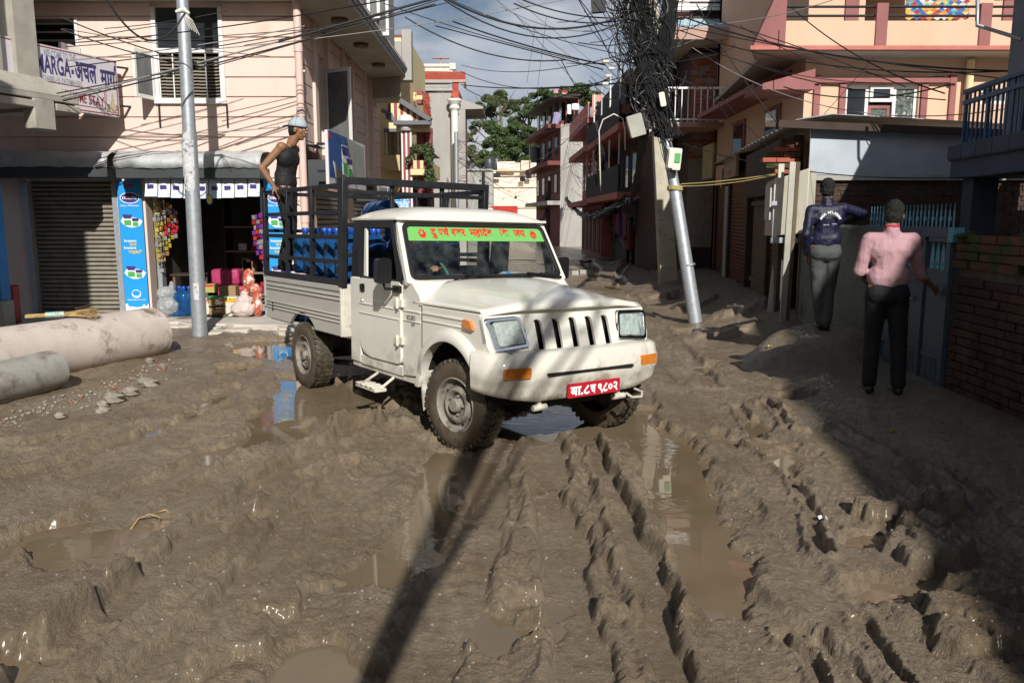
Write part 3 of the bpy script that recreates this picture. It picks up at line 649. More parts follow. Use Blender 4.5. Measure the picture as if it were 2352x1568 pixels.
# bonnet
P = []; nx, ny = 18, 24
for i in range(nx + 1):
    t = i / nx; x = -.62 + t * 1.0; row = []
    for j in range(ny + 1):
        y = -.80 + 1.6 * j / ny; a = abs(y) / .8
        zm = .90 - .135 * t ** 1.3 if t < 1 else .765; ze = .728 + .004 * t
        s_ = 1 - min(1, max(0, (a - .55) / .45)) ; s_ = s_ * s_ * (3 - 2 * s_)
        z = ze + (zm - ze) * (.42 * (1 - a ** 3) + .58 * s_)
        if i == nx: z -= .028
        row.append((x + (.055 * (1 - a ** 2.5)) * t - (.02 if i == nx else 0), y * (1 - .015 * t), z))
    P.append(row)
mb = MB(); mb.grid(P); hood = LB(mb, 'bonnet', m_white, smooth=60); sm = hood.modifiers.new('thick', 'SOLIDIFY'); sm.thickness = .018; sm.offset = -1
# cowl below the windscreen
mb = MB(); P = []
for y in [-.80 + .08 * k for k in range(21)]:
    a = abs(y) / .8; P.append([(-.82, y, .90), (-.665, y, .915 - .01 * a ** 4), (-.60, y, .89 - .12 * a ** 6), (-.54, y, .84 - .10 * a ** 4)])
mb.grid(P); LB(mb, 'cowl', m_white, smooth=60)
# windscreen
WM4 = frame4((-.662, 0, .905), (0, 1, 0), (-.275, 0, .49)); WL = .562
def trap(b0, b1, s0, s1, r): return roundpoly([(-b1, s1), (b1, s1), (b0, s0), (-b0, s0)], r)
mb = MB(); mb.plate(trap(.835, .775, -.02, WL + .012, .03), [trap(.785, .735, .018, WL - .03, .06)], .05, WM4); LB(mb, 'windscreen_surround', m_white, bevel=.012)
mb = MB(); mb.plate(trap(.795, .745, .006, WL - .018, .07), [trap(.755, .705, .045, WL - .055, .045)], .03, WM4 @ T_((0, -.012, 0))); ws = LB(mb, 'windscreen', m_rubber, bevel=.006)
mb = MB(); mb.plate(trap(.76, .71, .04, WL - .05, .05), (), .003, WM4 @ T_((0, .006, 0))); LB(mb, 'glass_pane', m_screen, parent=ws)
mb = MB(); mb.plate([(-.748, .372), (.748, .372), (.712, .505), (-.712, .505)], (), .002, WM4 @ T_((0, -.001, 0))); st = LB(mb, 'green_banner_sticker', m_stickg, parent=truck)
mb = MB(); SM = WM4 @ T_((0, -.0035, 0))
SX_ = SM @ T_((.126, 0, -.066)) @ Matrix.Diagonal((1.07, 1, 1.15, 1))
letter(mb, 'दु', SX_ @ T_((-.57, 0, .425)), .088, .032); letter(mb, 'प', SX_ @ T_((-.497, 0, .425)), .088, .03, width=.036); letter(mb, 'चे', SX_ @ T_((-.462, 0, .425)), .088, .032)
letter(mb, 'श', SX_ @ T_((-.375, 0, .425)), .088, .032, width=.052); letter(mb, 'वर', SX_ @ T_((-.332, 0, .425)), .088, .032)
letter(mb, 'महादेब', SX_ @ T_((-.20, 0, .425)), .088, .032); letter(mb, 'क', SX_ @ T_((.125, 0, .425)), .088, .032); mb.plate([(.108, .427), (.117, .427), (.117, .482), (.108, .482)], (), .001, SX_); mb.plate([(.108, .482), (.112, .496), (.128, .502), (.146, .496), (.156, .482), (.144, .489), (.128, .494), (.117, .488), (.117, .482)][::-1], (), .001, SX_); letter(mb, 'जय', SX_ @ T_((.245, 0, .425)), .088, .032)
for c, q in ((-.57, 0), (.61, 1)):   # two round deity emblems, drawn as abstract red roundels with rays
    for k in range(9):
        a = R(40 * k + 10); mb.plate([(c + .032 * math.cos(a - .2), .44 + .038 * math.sin(a - .2)), (c + .032 * math.cos(a + .2), .44 + .038 * math.sin(a + .2)), (c + .045 * math.cos(a + .1), .44 + .052 * math.sin(a + .1))], (), .001, SM)
    o_ = [(c + .031 * math.cos(R(a)), .44 + .038 * math.sin(R(a))) for a in range(0, 360, 24)]
    mb.plate(o_, [[(c + .014 * math.cos(R(a)) - .004, .45 + .018 * math.sin(R(a))) for a in range(0, 360, 40)]] if not q else [rrect(c - .016, c + .014, .434, .440, .002), rrect(c - .02, c + .018, .422, .427, .002)], .001, SM)
LB(mb, 'lettering', m_stickr, parent=st)
for px, tipx, nm in ((-.38, .12, 0), (.28, .76, 1)):
    mb = MB(); b0 = WM4 @ Vector((px, -.02, -.02)); t0 = WM4 @ Vector((px + (tipx - px) * .55, -.035, .03)); e0 = WM4 @ Vector((px - .02, -.03, .035)); e1 = WM4 @ Vector((tipx, -.03, -.012))
    mb.tube([b0, t0], .008, 6); mb.beam(e0 + Vector((0, .12, .0)), e1, .012, .022); mb.lathe([(.022, -.02), (.022, .02)], b0, 'Z', 10); LB(mb, 'wiper', m_plastic)
# roof
P = []
for i in range(17):
    t = -1 + 2 * i / 16; row = []
    for j in range(25):
        a = -1 + 2 * j / 24; d = (1 - abs(t) ** 3.2) ** .55 * (1 - abs(a) ** 3.5) ** .55
        row.append((-1.345 + .445 * t, .775 * a, 1.415 + .115 * d - .012 * (t > 0) * t))
    P.append(row)
mb = MB(); mb.grid(P); LB(mb, 'roof', m_white, smooth=60)
mb = MB(); mb.plate(rrect(-1.80, -.885, -.80, .80, .05), (), .022, Matrix(((1, 0, 0, 0), (0, 0, 1, 0), (0, -1, 0, 1.42), (0, 0, 0, 1)))); LB(mb, 'roof_gutter', m_white, bevel=.008)
# cab sides: rear pillar, sill, far side
mb = MB(); mb.plate([(-1.80, .11), (-1.60, .11), (-1.60, .89), (-1.765, .89), (-1.80, .89)], (), .05, T_((0, -.80, 0)))
mb.box(-1.60, -.80, -.80, -.75, .10, .19); mb.box(-1.8, -.5, -.785, -.70, .06, .12); LBm(mb, 'cab_side', m_white, bevel=.01)
mb = MB(); mb.plate([(-1.795, .89), (-1.60, .89), (-1.585, 1.40), (-1.72, 1.40)], (), .05, T_((0, -.795, 0))); pil = LBm(mb, 'rear_pillar', m_blacksteel, bevel=.008)
mb = MB()
for k in range(10): mb.box(-1.76, -1.66, -.803, -.793, .915 + .024 * k, .927 + .024 * k)
LB(mb, 'vent_louvre', m_plastic, parent=pil)
# doors (visible one in detail)
for sgn, nm in ((-1, 'near'), (1, 'far')):
    mb = MB(); dp = [(-1.59, .89), (-.812, .89), (-.812, .23), (-.84, .20), (-1.36, .195), (-1.50, .215), (-1.585, .30), (-1.60, .45)]
    mb.plate(roundpoly(dp, .05, 3), (), .04, T_((0, -.815, 0)))
    if sgn > 0: mb.v = [(x, -y, z) for x, y, z in mb.v]; mb.f = [f[::-1] for f in mb.f]
    door = LB(mb, 'door', m_white, bevel=.012)
    mb = MB(); mb.plate([(-1.59, .87), (-.805, .87), (-.805, .99), (-.965, 1.395), (-1.575, 1.395)], [[(-1.535, .905), (-.90, .905), (-.90, .98), (-1.0, 1.335), (-1.50, 1.335)]], .035, T_((0, -.808, 0)))
    if sgn > 0: mb.v = [(x, -y, z) for x, y, z in mb.v]; mb.f = [f[::-1] for f in mb.f]
    wf = LB(mb, 'window_frame', m_plastic, parent=door, bevel=.006)
    if sgn < 0:
        mb = MB(); mb.plate([(-1.52, .905), (-1.465, .905), (-1.455, 1.335), (-1.495, 1.335)], (), .02, T_((0, -.80, 0))); LB(mb, 'window_channel', m_white, parent=door, bevel=.004)
        mb = MB(); mb.box(-1.585, -.83, -.822, -.812, .655, .668); mb.box(-1.585, -.83, -.822, -.812, .572, .582); LB(mb, 'door_moulding', m_white, parent=door, bevel=.004)
        mb = MB(); mb.plate(rrect(-1.545, -1.475, .765, .84, .015), (), .012, T_((0, -.824, 0))); mb.box(-1.54, -1.50, -.835, -.82, .79, .835); LB(mb, 'handle', m_plastic, parent=door, bevel=.004)
        mb = MB(); mb.lathe([(.014, -.006), (.014, .004)], (-1.53, -.818, .69), 'Y', 10); LB(mb, 'door_lock', m_chrome, parent=door)
        for z in (.716, .404):
            mb = MB(); mb.box(-.895, -.835, -.835, -.81, z - .035, z + .035); mb.box(-.815, -.765, -.83, -.80, z - .033, z + .033); mb.tube([(-.825, -.838, z - .045), (-.825, -.838, z + .045)], .016, 8)
            LB(mb, 'hinge', m_whitedirty, parent=door, bevel=.005)
    mb = MB(); mc = Vector((-.86, sgn * .95, .985)); mb.plate(rrect(-.065, .065, -.105, .10, .03), (), .07, frame4(mc + Vector((.035, 0, 0)), (0, 1, 0), (0, 0, 1)))
    mirror = LB(mb, 'side_mirror', m_plastic, bevel=.018, seg=3)
    mb = MB(); mb.tube([mc + Vector((0, 0, -.09)), mc + Vector((0, -sgn * .02, -.15)), mc + Vector((0, -sgn * .13, -.155))], .014, 6); mb.box(mc.x - .05, mc.x + .06, sgn * .805, sgn * .84, .80, .86); LB(mb, 'mirror_arm', m_plastic, parent=mirror, bevel=.005)
mb = MB(); wv = T_((-.725, -.8035, .585)); letter(mb, 'BOLERO', wv, .062, .012, width=.14); letter(mb, 'IK-UP', wv @ T_((.075, 0, -.042)), .036, .03, width=.055); LB(mb, 'lettering', m_plastic)
mb = MB(); mb.plate(roundpoly([(.15, .675), (.24, .665), (.285, .60), (.15, .61)], .012), (), .03, T_((0, -.825, 0))); LB(mb, 'side_indicator', m_orange, bevel=.008)
# interior
mb = MB(); mb.box(-1.76, -.55, -.75, .75, .12, .16); mb.box(-1.78, -1.75, -.74, .74, .15, .88); mb.box(-1.78, -1.75, -.74, .74, 1.33, 1.40)
for y in (-.74, -.05, .66): mb.box(-1.78, -1.755, y, y + .07, .88, 1.33)
LB(mb, 'cab_rear_wall', m_dark)
for y in (-.40, .32):
    mb = MB(); mb.box(-1.66, -1.2, y - .26, y + .26, .2, .42); mb.hexa([(-1.6, y - .25, .42), (-1.48, y - .25, .42), (-1.48, y + .25, .42), (-1.6, y + .25, .42), (-1.72, y - .22, .98), (-1.64, y - .22, .98), (-1.64, y + .22, .98), (-1.72, y + .22, .98)]); LB(mb, 'seat', M('dark_seat_cloth', (.012, .018, .03), .8, var=.2), bevel=.03, seg=3)
mb = MB(); mb.hexa([(-1.02, -.74, .6), (-.74, -.74, .6), (-.74, .74, .6), (-1.02, .74, .6), (-.98, -.74, .87), (-.70, -.74, .895), (-.70, .74, .895), (-.98, .74, .87)]); dash = LB(mb, 'dashboard', M('grey_dashboard', (.035, .036, .036), .7, var=.2), bevel=.02)
SWC = Vector((-1.085, -.38, .93)); swx = Vector((0, 1, 0)); swu = Vector((-.52, 0, .85)).normalized()
mb = MB(); ring = [SWC + swx * (.19 * math.cos(R(a))) + swu * (.19 * math.sin(R(a))) for a in range(0, 361, 10)]; mb.tube(ring, .014, 8, cap=False); sw = LB(mb, 'steering_wheel', M('green_wheel_wrap', (.02, .14, .09), .5, var=.5, vs=60, bump=.4, bs=90), smooth=60)
mb = MB(); mb.lathe([(.05, -.01), (.05, .02)], SWC, 'X', 12); mb.beam(SWC - swx * .18, SWC + swx * .18, .02, .02); mb.beam(SWC, SWC - swu * .18, .02, .02); mb.tube([SWC, SWC + Vector((.2, 0, -.2))], .025, 8); LB(mb, 'wheel_spokes', m_plastic, parent=sw)
# front bumper, moulded and scuffed
P = []; plan = []
for k in range(33):
    a = -1 + 2 * k / 32; s_ = abs(a)
    if s_ > .80: t = (s_ - .80) / .20; y = .70 + .165 * math.sin(t * math.pi / 2); x = .60 - .28 * (1 - math.cos(t * math.pi / 2))
    else: y = .875 * s_; x = .655 - .055 * (s_ / .8) ** 2.2
    plan.append((x, math.copysign(y, a), s_))
for x, y, s_ in plan:
    lo = .075 * max(0, (s_ - .55) / .45) ** 1.2; row = []
    for z, dx in ((.455, -.16), (.455, -.045), (.435, -.012), (.36, .0), (.335, .012), (.24, .016), (.215, -.002), (.15, -.012), (.105, -.03), (.09, -.07), (.09, -.2)):
        q = (z - .09) / .365; zz = .09 + lo + (z - .09) * (1 - lo / .365)
        k_ = dx if s_ < .8 else dx * .9; nrm = Vector((1, .0, 0)) if s_ < .8 else Vector((.75, math.copysign(.65, y), 0))
        row.append((x + nrm.x * k_, y + nrm.y * k_, zz))
    P.append(row)
mb = MB(); mb.grid(P); bumper = LB(mb, 'bumper', m_whitedirty, smooth=55)
mb = MB(); mb.box(.60, .674, -.42, .42, .287, .308); LB(mb, 'bumper_slot', m_dark, parent=bumper)
for sgn in (-1, 1):
    bm4 = frame4((.624 - .008 * (sgn > 0), sgn * (.665 - .03 * (sgn > 0)), .325), Vector((-.16 * sgn, 1, 0)), (0, 0, 1))
    mb = MB(); mb.plate(rrect(-.105, .105, -.042, .036, .016), (), .03, bm4 @ T_((0, -.012, 0))); LB(mb, 'fog_indicator', m_orange, parent=bumper, bevel=.01)
mb = MB(); PM = frame4((.672, .02, .155), (0, 1, 0), (.0, 0, 1)); mb.plate(rrect(-.26, .26, -.048, .058, .006), (), .01, PM); pl = LB(mb, 'number_plate', m_platered)
mb = MB(); PT = PM @ T_((0, -.003, 0))
letter(mb, 'बा.८', PT @ T_((-.24, 0, -.028)), .095, .04, width=.19); letter(mb, 'च', PT @ T_((-.045, 0, -.028)), .095, .04, width=.055); letter(mb, '९८०२', PT @ T_((.03, 0, -.028)), .095, .04, width=.205)
LB(mb, 'lettering', m_bannerw, parent=pl)
mb = MB(); mb.tube([(.55, .47, .05), (.62, .47, .03), (.66, .53, .035), (.62, .58, .06), (.55, .56, .08)], .012, 6); LB(mb, 'towing_hook', m_whitedirty, smooth=60)
for y in (-.42, .37):
    mb = MB(); mb.tube([(.56, y - .06, .04), (.57, y + .06, .045)], .025, 8); mb.box(.53, .57, y - .015, y + .015, .04, .12); LB(mb, 'shackle', m_whitedirty, bevel=.004)
mb = MB(); mb.box(-.2, .5, -.42, -.34, -.02, .10); mb.box(-.2, .5, .34, .42, -.02, .10); mb.box(-4.0, -.2, -.42, -.34, .02, .16); mb.box(-4.0, -.2, .34, .42, .02, .16); mb.tube([(0, -.62, 0), (0, .62, 0)], .05, 8); mb.tube([(-3, -.62, 0), (-3, .62, 0)], .05, 8); mb.lathe([(.05, -.14), (.14, -.06), (.14, .06), (.05, .14)], (-3, 0, 0), 'Y', 12)
mb.box(.0, .35, -.35, .35, -.02, .35); mb.box(-1.7, -.6, -.3, .3, -.02, .15); mb.tube([(-2.9, -.5, -.08), (-2.0, -.45, .0), (-1.9, -.4, .1)], .03, 6); mb.box(-2.6, -2.05, .2, .7, -.02, .28)
LB(mb, 'chassis', M('mud_splashed_chassis', (.03, .025, .02), .7, var=.4, bump=.3))
mb = MB(); mb.box(-1.36, -.98, -.97, -.86, -.05, -.02); step = None
for k in range(4): mb.box(-1.34 + k * .09, -1.29 + k * .09, -.98, -.85, -.02, -.005)
mb.tube([(-1.35, -.9, -.03), (-1.28, -.72, .1)], .014, 6); mb.tube([(-1.02, -.9, -.03), (-1.0, -.72, .1)], .014, 6); LB(mb, 'side_step', m_rust, bevel=.004)
mb = MB(); mb.hexa([(-.56, -.83, .06), (-.50, -.83, .06), (-.50, -.70, .06), (-.56, -.70, .06), (-.56, -.81, .17), (-.46, -.81, .2), (-.46, -.70, .2), (-.56, -.70, .17)]); LB(mb, 'mud_flap_corner', m_whitedirty, bevel=.008)
# wheels
def wheel(x, side, steer, ground):
    m = T_((x, side * .80, 0)) @ Matrix.Rotation(R(steer), 4, 'Z'); 
    def tf(mb_): mb_.v = [tuple(m @ Vector((a, side * -b, c))) for a, b, c in mb_.v]; mb_.f = [f[::-1] for f in mb_.f] if side > 0 else mb_.f; return mb_
    # b axis: outer face at b=0 growing inward (+b)
    prof = [(.20, .012), (.225, .0), (.27, -.006), (.315, .002), (.338, .022), (.345, .04), (.345, .165), (.335, .19), (.30, .205), (.21, .195)]
    mb_ = MB(); mb_.lathe(prof, (0, 0, 0), 'Y', 48, close=True); w = LB(tf(mb_), 'wheel', m_mudtyre, smooth=40)
    mb_ = MB(); NB = 38
    for k in range(NB):
        for row in range(4):
            a0 = 2 * math.pi * (k + (.5 if row % 2 else 0)) / NB; da = 2 * math.pi / NB * .34
            y0, y1 = ((.010, .050), (.058, .098), (.106, .146), (.154, .196))[row]; r0 = .335 if row in (1, 2) else .325; r1 = .357 if row in (1, 2) else .351
            sk = .05 if row % 2 else -.05
            mb_.hexa([(r0 * math.cos(a0 + q), y, r0 * math.sin(a0 + q)) for q, y in ((-da, y0), (da, y0), (da + sk, y1), (-da + sk, y1))] + [(r1 * math.cos(a0 + q), y, r1 * math.sin(a0 + q)) for q, y in ((-da * .9, y0), (da * .9, y0), (da * .9 + sk, y1), (-da * .9 + sk, y1))])
    LB(tf(mb_), 'tread', m_tread, parent=w)
    mb_ = MB(); mb_.lathe([(.215, .005), (.205, .0), (.195, .012), (.19, .045), (.165, .055), (.15, .048), (.135, .02), (.115, .012), (.095, .022), (.08, .045), (.06, .045), (.055, .0), (.045, -.012), (.0, -.014)], (0, 0, 0), 'Y', 36, close=True); LB(tf(mb_), 'rim', m_rim, parent=w, smooth=35)
    mb_ = MB()
    for k in range(5): mb_.lathe([(.011, .03), (.011, .012), (.006, .008)], (.075 * math.cos(k * 1.2566), 0, .075 * math.sin(k * 1.2566)), 'Y', 6)
    LB(tf(mb_), 'wheel_nut', m_rim, parent=w)
    mb_ = MB()
    for k in range(10): mb_.lathe([(.012, .050), (.012, .046)], (.157 * math.cos(k * .6283), 0, .157 * math.sin(k * .6283)), 'Y', 10)
    LB(tf(mb_), 'rim_hole', m_dark, parent=w)
wheel(0, -1, 9, 0); wheel(-3.0, -1, 0, 0); wheel(0, 1, 9, 0); wheel(-3.0, 1, 0, 0)
# load bed
mb = MB(); o_ = [(-4.07, .31), (-3.46, .31)] + [(-3.0 + .42 * math.cos(R(a)), .12 + .33 * math.sin(R(a))) for a in range(145, 34, -11)] + [(-2.62, .305), (-2.0, .305), (-2.0, .795), (-4.07, .795)]
o_ = o_[::-1]
mb.plate(o_, (), .035, T_((0, -.80, 0))); side = LBm(mb, 'bed_side', M('dusty_white_bed_side', (.46, .45, .41), .4, var=.06, vs=3, col2=(.28, .25, .2), c2s=3, c2t=.6, c2w=.2, bump=.03, bs=80, stretch=(.5, 1, 2)), bevel=.006)
mb = MB()
for z0, z1 in ((.735, .79), (.685, .70), (.645, .66), (.50, .513), (.465, .478), (.43, .44)): mb.box(-4.05, -2.02, -.812, -.798, z0, z1)
LBm(mb, 'pressed_rib', side.data.materials[0], parent=side, bevel=.005)
mb = MB(); mb.box(-2.035, -1.985, -.79, .79, .30, .80); LB(mb, 'bed_front', m_rust, bevel=.006)
mb = MB(); mb.box(-2.03, -1.99, -.812, -.76, .30, .80); LB(mb, 'bed_corner', m_rust, bevel=.008)
mb = MB(); mb.box(-4.09, -4.05, -.79, .79, .31, .79); LB(mb, 'tailgate', side.data.materials[0], bevel=.006)
mb = MB(); mb.box(-4.05, -2.03, -.76, .76, .29, .32); LB(mb, 'bed_floor', m_rust)
mb = MB(); mb.plate(rrect(-3.88, -3.845, .40, .50, .012), (), .01, T_((0, -.806, 0))); LB(mb, 'tie_hole', m_dark, parent=side)
# cage
for sgn in (-1, 1):
    y = sgn * .79
    for x in (-2.70, -3.37):
        mb = MB(); mb.hexa([(x - .05, y - .02, .80), (x - .01, y - .02, .80), (x - .01, y + .02, .80), (x - .05, y + .02, .80), (x - .02, y - .02, 1.73), (x + .03, y - .02, 1.73), (x + .03, y + .02, 1.73), (x - .02, y + .02, 1.73)]); LB(mb, 'cage_post', m_blacksteel, bevel=.004)
    mb = MB(); mb.box(-4.09, -4.03, y - .025, y + .025, .80, 1.75); LB(mb, 'cage_post', m_blacksteel, bevel=.005)
    mb = MB(); mb.hexa([(-2.04, y - .03, .78), (-1.955, y - .03, .78), (-1.955, y + .03, .78), (-2.04, y + .03, .78), (-2.02, y - .03, 1.80), (-1.90, y - .03, 1.80), (-1.90, y + .03, 1.80), (-2.02, y + .03, 1.80)]); LB(mb, 'cage_corner_post', m_blacksteel, bevel=.006)
    for z, h in ((1.725, .045), (1.478, .04), (1.245, .042), (1.012, .04), (.822, .055)):
        mb = MB(); mb.box(-4.05, -1.99, y - .016 - .012 * (z < .9), y + .016 + .012 * (z < .9), z - h / 2, z + h / 2); LB(mb, 'cage_rail', m_blacksteel, bevel=.004)
mb = MB(); mb.box(-1.99, -1.90, -.80, .80, 1.735, 1.80); LB(mb, 'cage_top_beam', m_blacksteel, bevel=.006)
for z in (1.665, 1.36, 1.08):
    mb = MB(); mb.box(-1.975, -1.94, -.77, .77, z - .02, z + .02); LB(mb, 'cage_rail', m_blacksteel, bevel=.004)
for y in (-.28, .28):
    mb = MB(); mb.box(-1.975, -1.94, y - .02, y + .02, .80, 1.74); LB(mb, 'cage_post', m_blacksteel, bevel=.004)
for z in (1.72, 1.3):
    mb = MB(); mb.box(-4.08, -4.04, -.77, .77, z - .02, z + .02); LB(mb, 'cage_rail', m_blacksteel, bevel=.004)
# things on the dashboard (each lies loose there)
def onto(name, label, cat, loc, group=None): return thing(name, label, cat, group=group, mat=TR @ T_(loc))
t = onto('newspaper', 'folded newspapers lying on the pickup dashboard behind the windscreen', 'newspaper', (-.82, -.30, .895))
mb = MB(); mb.hexa([(-.1, -.2, 0), (.1, -.18, 0), (.1, .12, 0), (-.1, .16, 0), (-.1, -.2, .02), (.1, -.18, .012), (.1, .12, .03), (-.1, .16, .04)]); LB(mb, 'folded_sheets', M('newsprint', (.5, .49, .46), .8, var=.2, vs=20), parent=t)
mb = MB(); mb.hexa([(-.06, .0, .035), (.08, -.05, .03), (.1, .25, .03), (-.06, .3, .035), (-.06, .0, .045), (.08, -.05, .04), (.1, .25, .04), (-.06, .3, .045)]); LB(mb, 'printed_cover', M('blue_red_magazine', (.08, .08, .25), .5, var=.6, vs=25, col2=(.5, .1, .08), c2s=20, c2t=.5), parent=t)
t = onto('drink_bottle', 'clear plastic drink bottle with blue label lying on the dashboard', 'bottle', (-.80, .28, .93))
mb = MB(); mb.lathe([(.012, -.13), (.014, -.10), (.032, -.07), (.033, .10), (.025, .12)], (0, 0, 0), 'Y', 14); LB(mb, 'bottle_body', m_clearbag, parent=t, smooth=50)
mb = MB(); mb.lathe([(.0335, -.05), (.0335, .0)], (0, 0, 0), 'Y', 14); LB(mb, 'bottle_label', m_bluepaint, parent=t, smooth=50)
# water jars
def make_jar(mat4, label, group, name='water_jar'):
    t = thing(name, label, 'water jar', group=group, mat=mat4)
    pr = [(.0, 0), (.11, 0), (.128, .012), (.134, .03), (.134, .09), (.130, .10), (.130, .115), (.134, .125), (.134, .20), (.130, .21), (.130, .225), (.134, .235), (.134, .30), (.126, .31), (.13, .33), (.115, .37), (.07, .405), (.03, .42), (.028, .455)]
    mb = MB(); mb.lathe(pr, (0, 0, 0), 'Z', 24, close=True); LB(mb, 'jar_body', m_jar, parent=t, smooth=50)
    mb = MB(); mb.lathe([(.033, .44), (.035, .445), (.035, .485), (.03, .49)], (0, 0, 0), 'Z', 14); LB(mb, 'cap', m_jarcap, parent=t, smooth=50)
    return t
jar0 = make_jar(TR @ T_((-2.28, -.60, .845)), 'blue jar, upper layer of the pickup load, nearest the cab, by near rail', 'blue water jars loaded on the pickup')
k = 0
COLN = ['second', 'third', 'fourth', 'fifth', 'sixth', 'seventh']
for layer, z in ((1, .845), (0, .33)):
    for i in range(7):
        if layer and i > 4: continue
        for j in range(5):
            if layer == 0 and j not in (0, 1) : continue
            if layer and i == 0 and j == 0: continue
            x = -2.28 - .275 * i + random.uniform(-.012, .012); y = -.60 + .29 * j + random.uniform(-.012, .012)
            row = ['by near rail', 'second from near rail', 'middle row', 'second from far rail', 'by far rail'][j]
            col = 'nearest the cab' if i == 0 else COLN[i - 1] + ' from the cab'
            copy_tree(jar0, TR @ T_((x, y, z)) @ Matrix.Rotation(random.uniform(0, 6), 4, 'Z'), 'blue jar, %s layer of the pickup load, %s, %s' % ('upper' if layer else 'lower', col, row))
copy_tree(jar0, TR @ T_((-2.20, -.17, 1.49)) @ Matrix.Rotation(R(5), 4, 'Z') @ Matrix.Rotation(R(-92), 4, 'Y'), 'blue jar lying on its side atop the load, round base facing over the cab')
# ---------------------------------------------------------------- people
def capsule(mb, a, b, ra, rb, n=12, sq=1.0, sqdir=None):
    a, b = Vector(a), Vector(b); d = (b - a); L_ = d.length
    if L_ < 1e-6: d = Vector((0, 0, 1))
    d.normalize(); pts = []; rs = []
    for k in (80, 60, 35, 10): pts.append(a - d * ra * math.sin(R(k))); rs.append(ra * math.cos(R(k)))
    pts.append(a + d * L_ * .5); rs.append((ra + rb) / 2)
    for k in (10, 35, 60, 80): pts.append(b + d * rb * math.sin(R(k))); rs.append(rb * math.cos(R(k)))
    n0 = len(mb.v); mb.tube(pts, rs, n)
    if sq != 1.0:
        m = (a + b) / 2; sd = Vector(sqdir or (0, 1, 0)).normalized()
        for i in range(n0, len(mb.v)):
            p = Vector(mb.v[i]); ax = a + d * (p - a).dot(d); r = p - ax; mb.v[i] = tuple(p - sd * r.dot(sd) * (1 - sq))
def ellip(mb, c, rx, ry, rz_, n=14, M3=None):
    base = len(mb.v); c = Vector(c)
    rows = n // 2 + 1
    for i in range(rows):
        t = math.pi * (i + .02) / (rows - 1 + .04)
        for k in range(n):
            a = 2 * math.pi * k / n; p = Vector((rx * math.sin(t) * math.cos(a), ry * math.sin(t) * math.sin(a), rz_ * math.cos(t)))
            mb.v.append(tuple(c + (M3 @ p if M3 else p)))
    for i in range(rows - 1):
        for k in range(n):
            k2 = (k + 1) % n; mb.f.append((base + i * n + k, base + (i + 1) * n + k, base + (i + 1) * n + k2, base + i * n + k2)); mb.mi.append(0)
    mb.f.append(tuple(base + k for k in range(n))); mb.f.append(tuple(base + (rows - 1) * n + k for k in range(n))[::-1]); mb.mi += [0, 0]
def skin_it(o, vox, it=6, fac=.5, wrinkle=0, wsize=.12):
    r = o.modifiers.new('skin', 'REMESH'); r.mode = 'VOXEL'; r.voxel_size = vox; r.use_smooth_shade = True
    s = o.modifiers.new('smooth', 'SMOOTH'); s.iterations = it; s.factor = fac
    if wrinkle:
        tx = bpy.data.textures.new('cloth_folds', 'CLOUDS'); tx.noise_scale = wsize; tx.noise_depth = 3
        d = o.modifiers.new('folds', 'DISPLACE'); d.texture = tx; d.strength = wrinkle; d.mid_level = .5; d.texture_coords = 'LOCAL'
    return o
def hand(mb, wrist, dirv, palmn, size=1., curl=25, side=1, spread=6):
    """palm + five fingers; dirv points to the fingertips, palmn out of the palm, side=+1 puts the thumb along dirv x palmn"""
    w = Vector(wrist); d = Vector(dirv).normalized(); n = Vector(palmn); n = (n - d * n.dot(d)).normalized(); s_ = d.cross(n).normalized() * side
    pc = w + d * .05 * size
    for o_ in (-.022, 0, .022): capsule(mb, w + d * .012 + s_ * o_ * .6 * size, w + d * .085 * size + s_ * o_ * size, .016 * size, .014 * size, 8)
    for k, (off, ln) in enumerate(((.030, .070), (.010, .080), (-.011, .074), (-.031, .058))):
        p = w + d * .088 * size + s_ * off * size; a = 0; dd = d + s_ * math.tan(R(spread)) * off / .03
        for q, fr in enumerate((.45, .32, .23)):
            a += R(curl * (1, 1.2, .8)[q]); nd = (dd.normalized() * math.cos(a) + n * math.sin(a)); p2 = p + nd * ln * fr * size; capsule(mb, p, p2, (.0088 - .0007 * q) * size, (.0082 - .0007 * q) * size, 8); p = p2
    p = w + d * .025 * size + s_ * .022 * size; t = (d * .6 + s_ * .8 + n * .25).normalized()
    p2 = p + t * .045 * size; capsule(mb, p, p2, .013 * size, .011 * size, 8); t2 = (d * .85 + s_ * .35 + n * .4).normalized(); capsule(mb, p2, p2 + t2 * .036 * size, .0105 * size, .009 * size, 8)
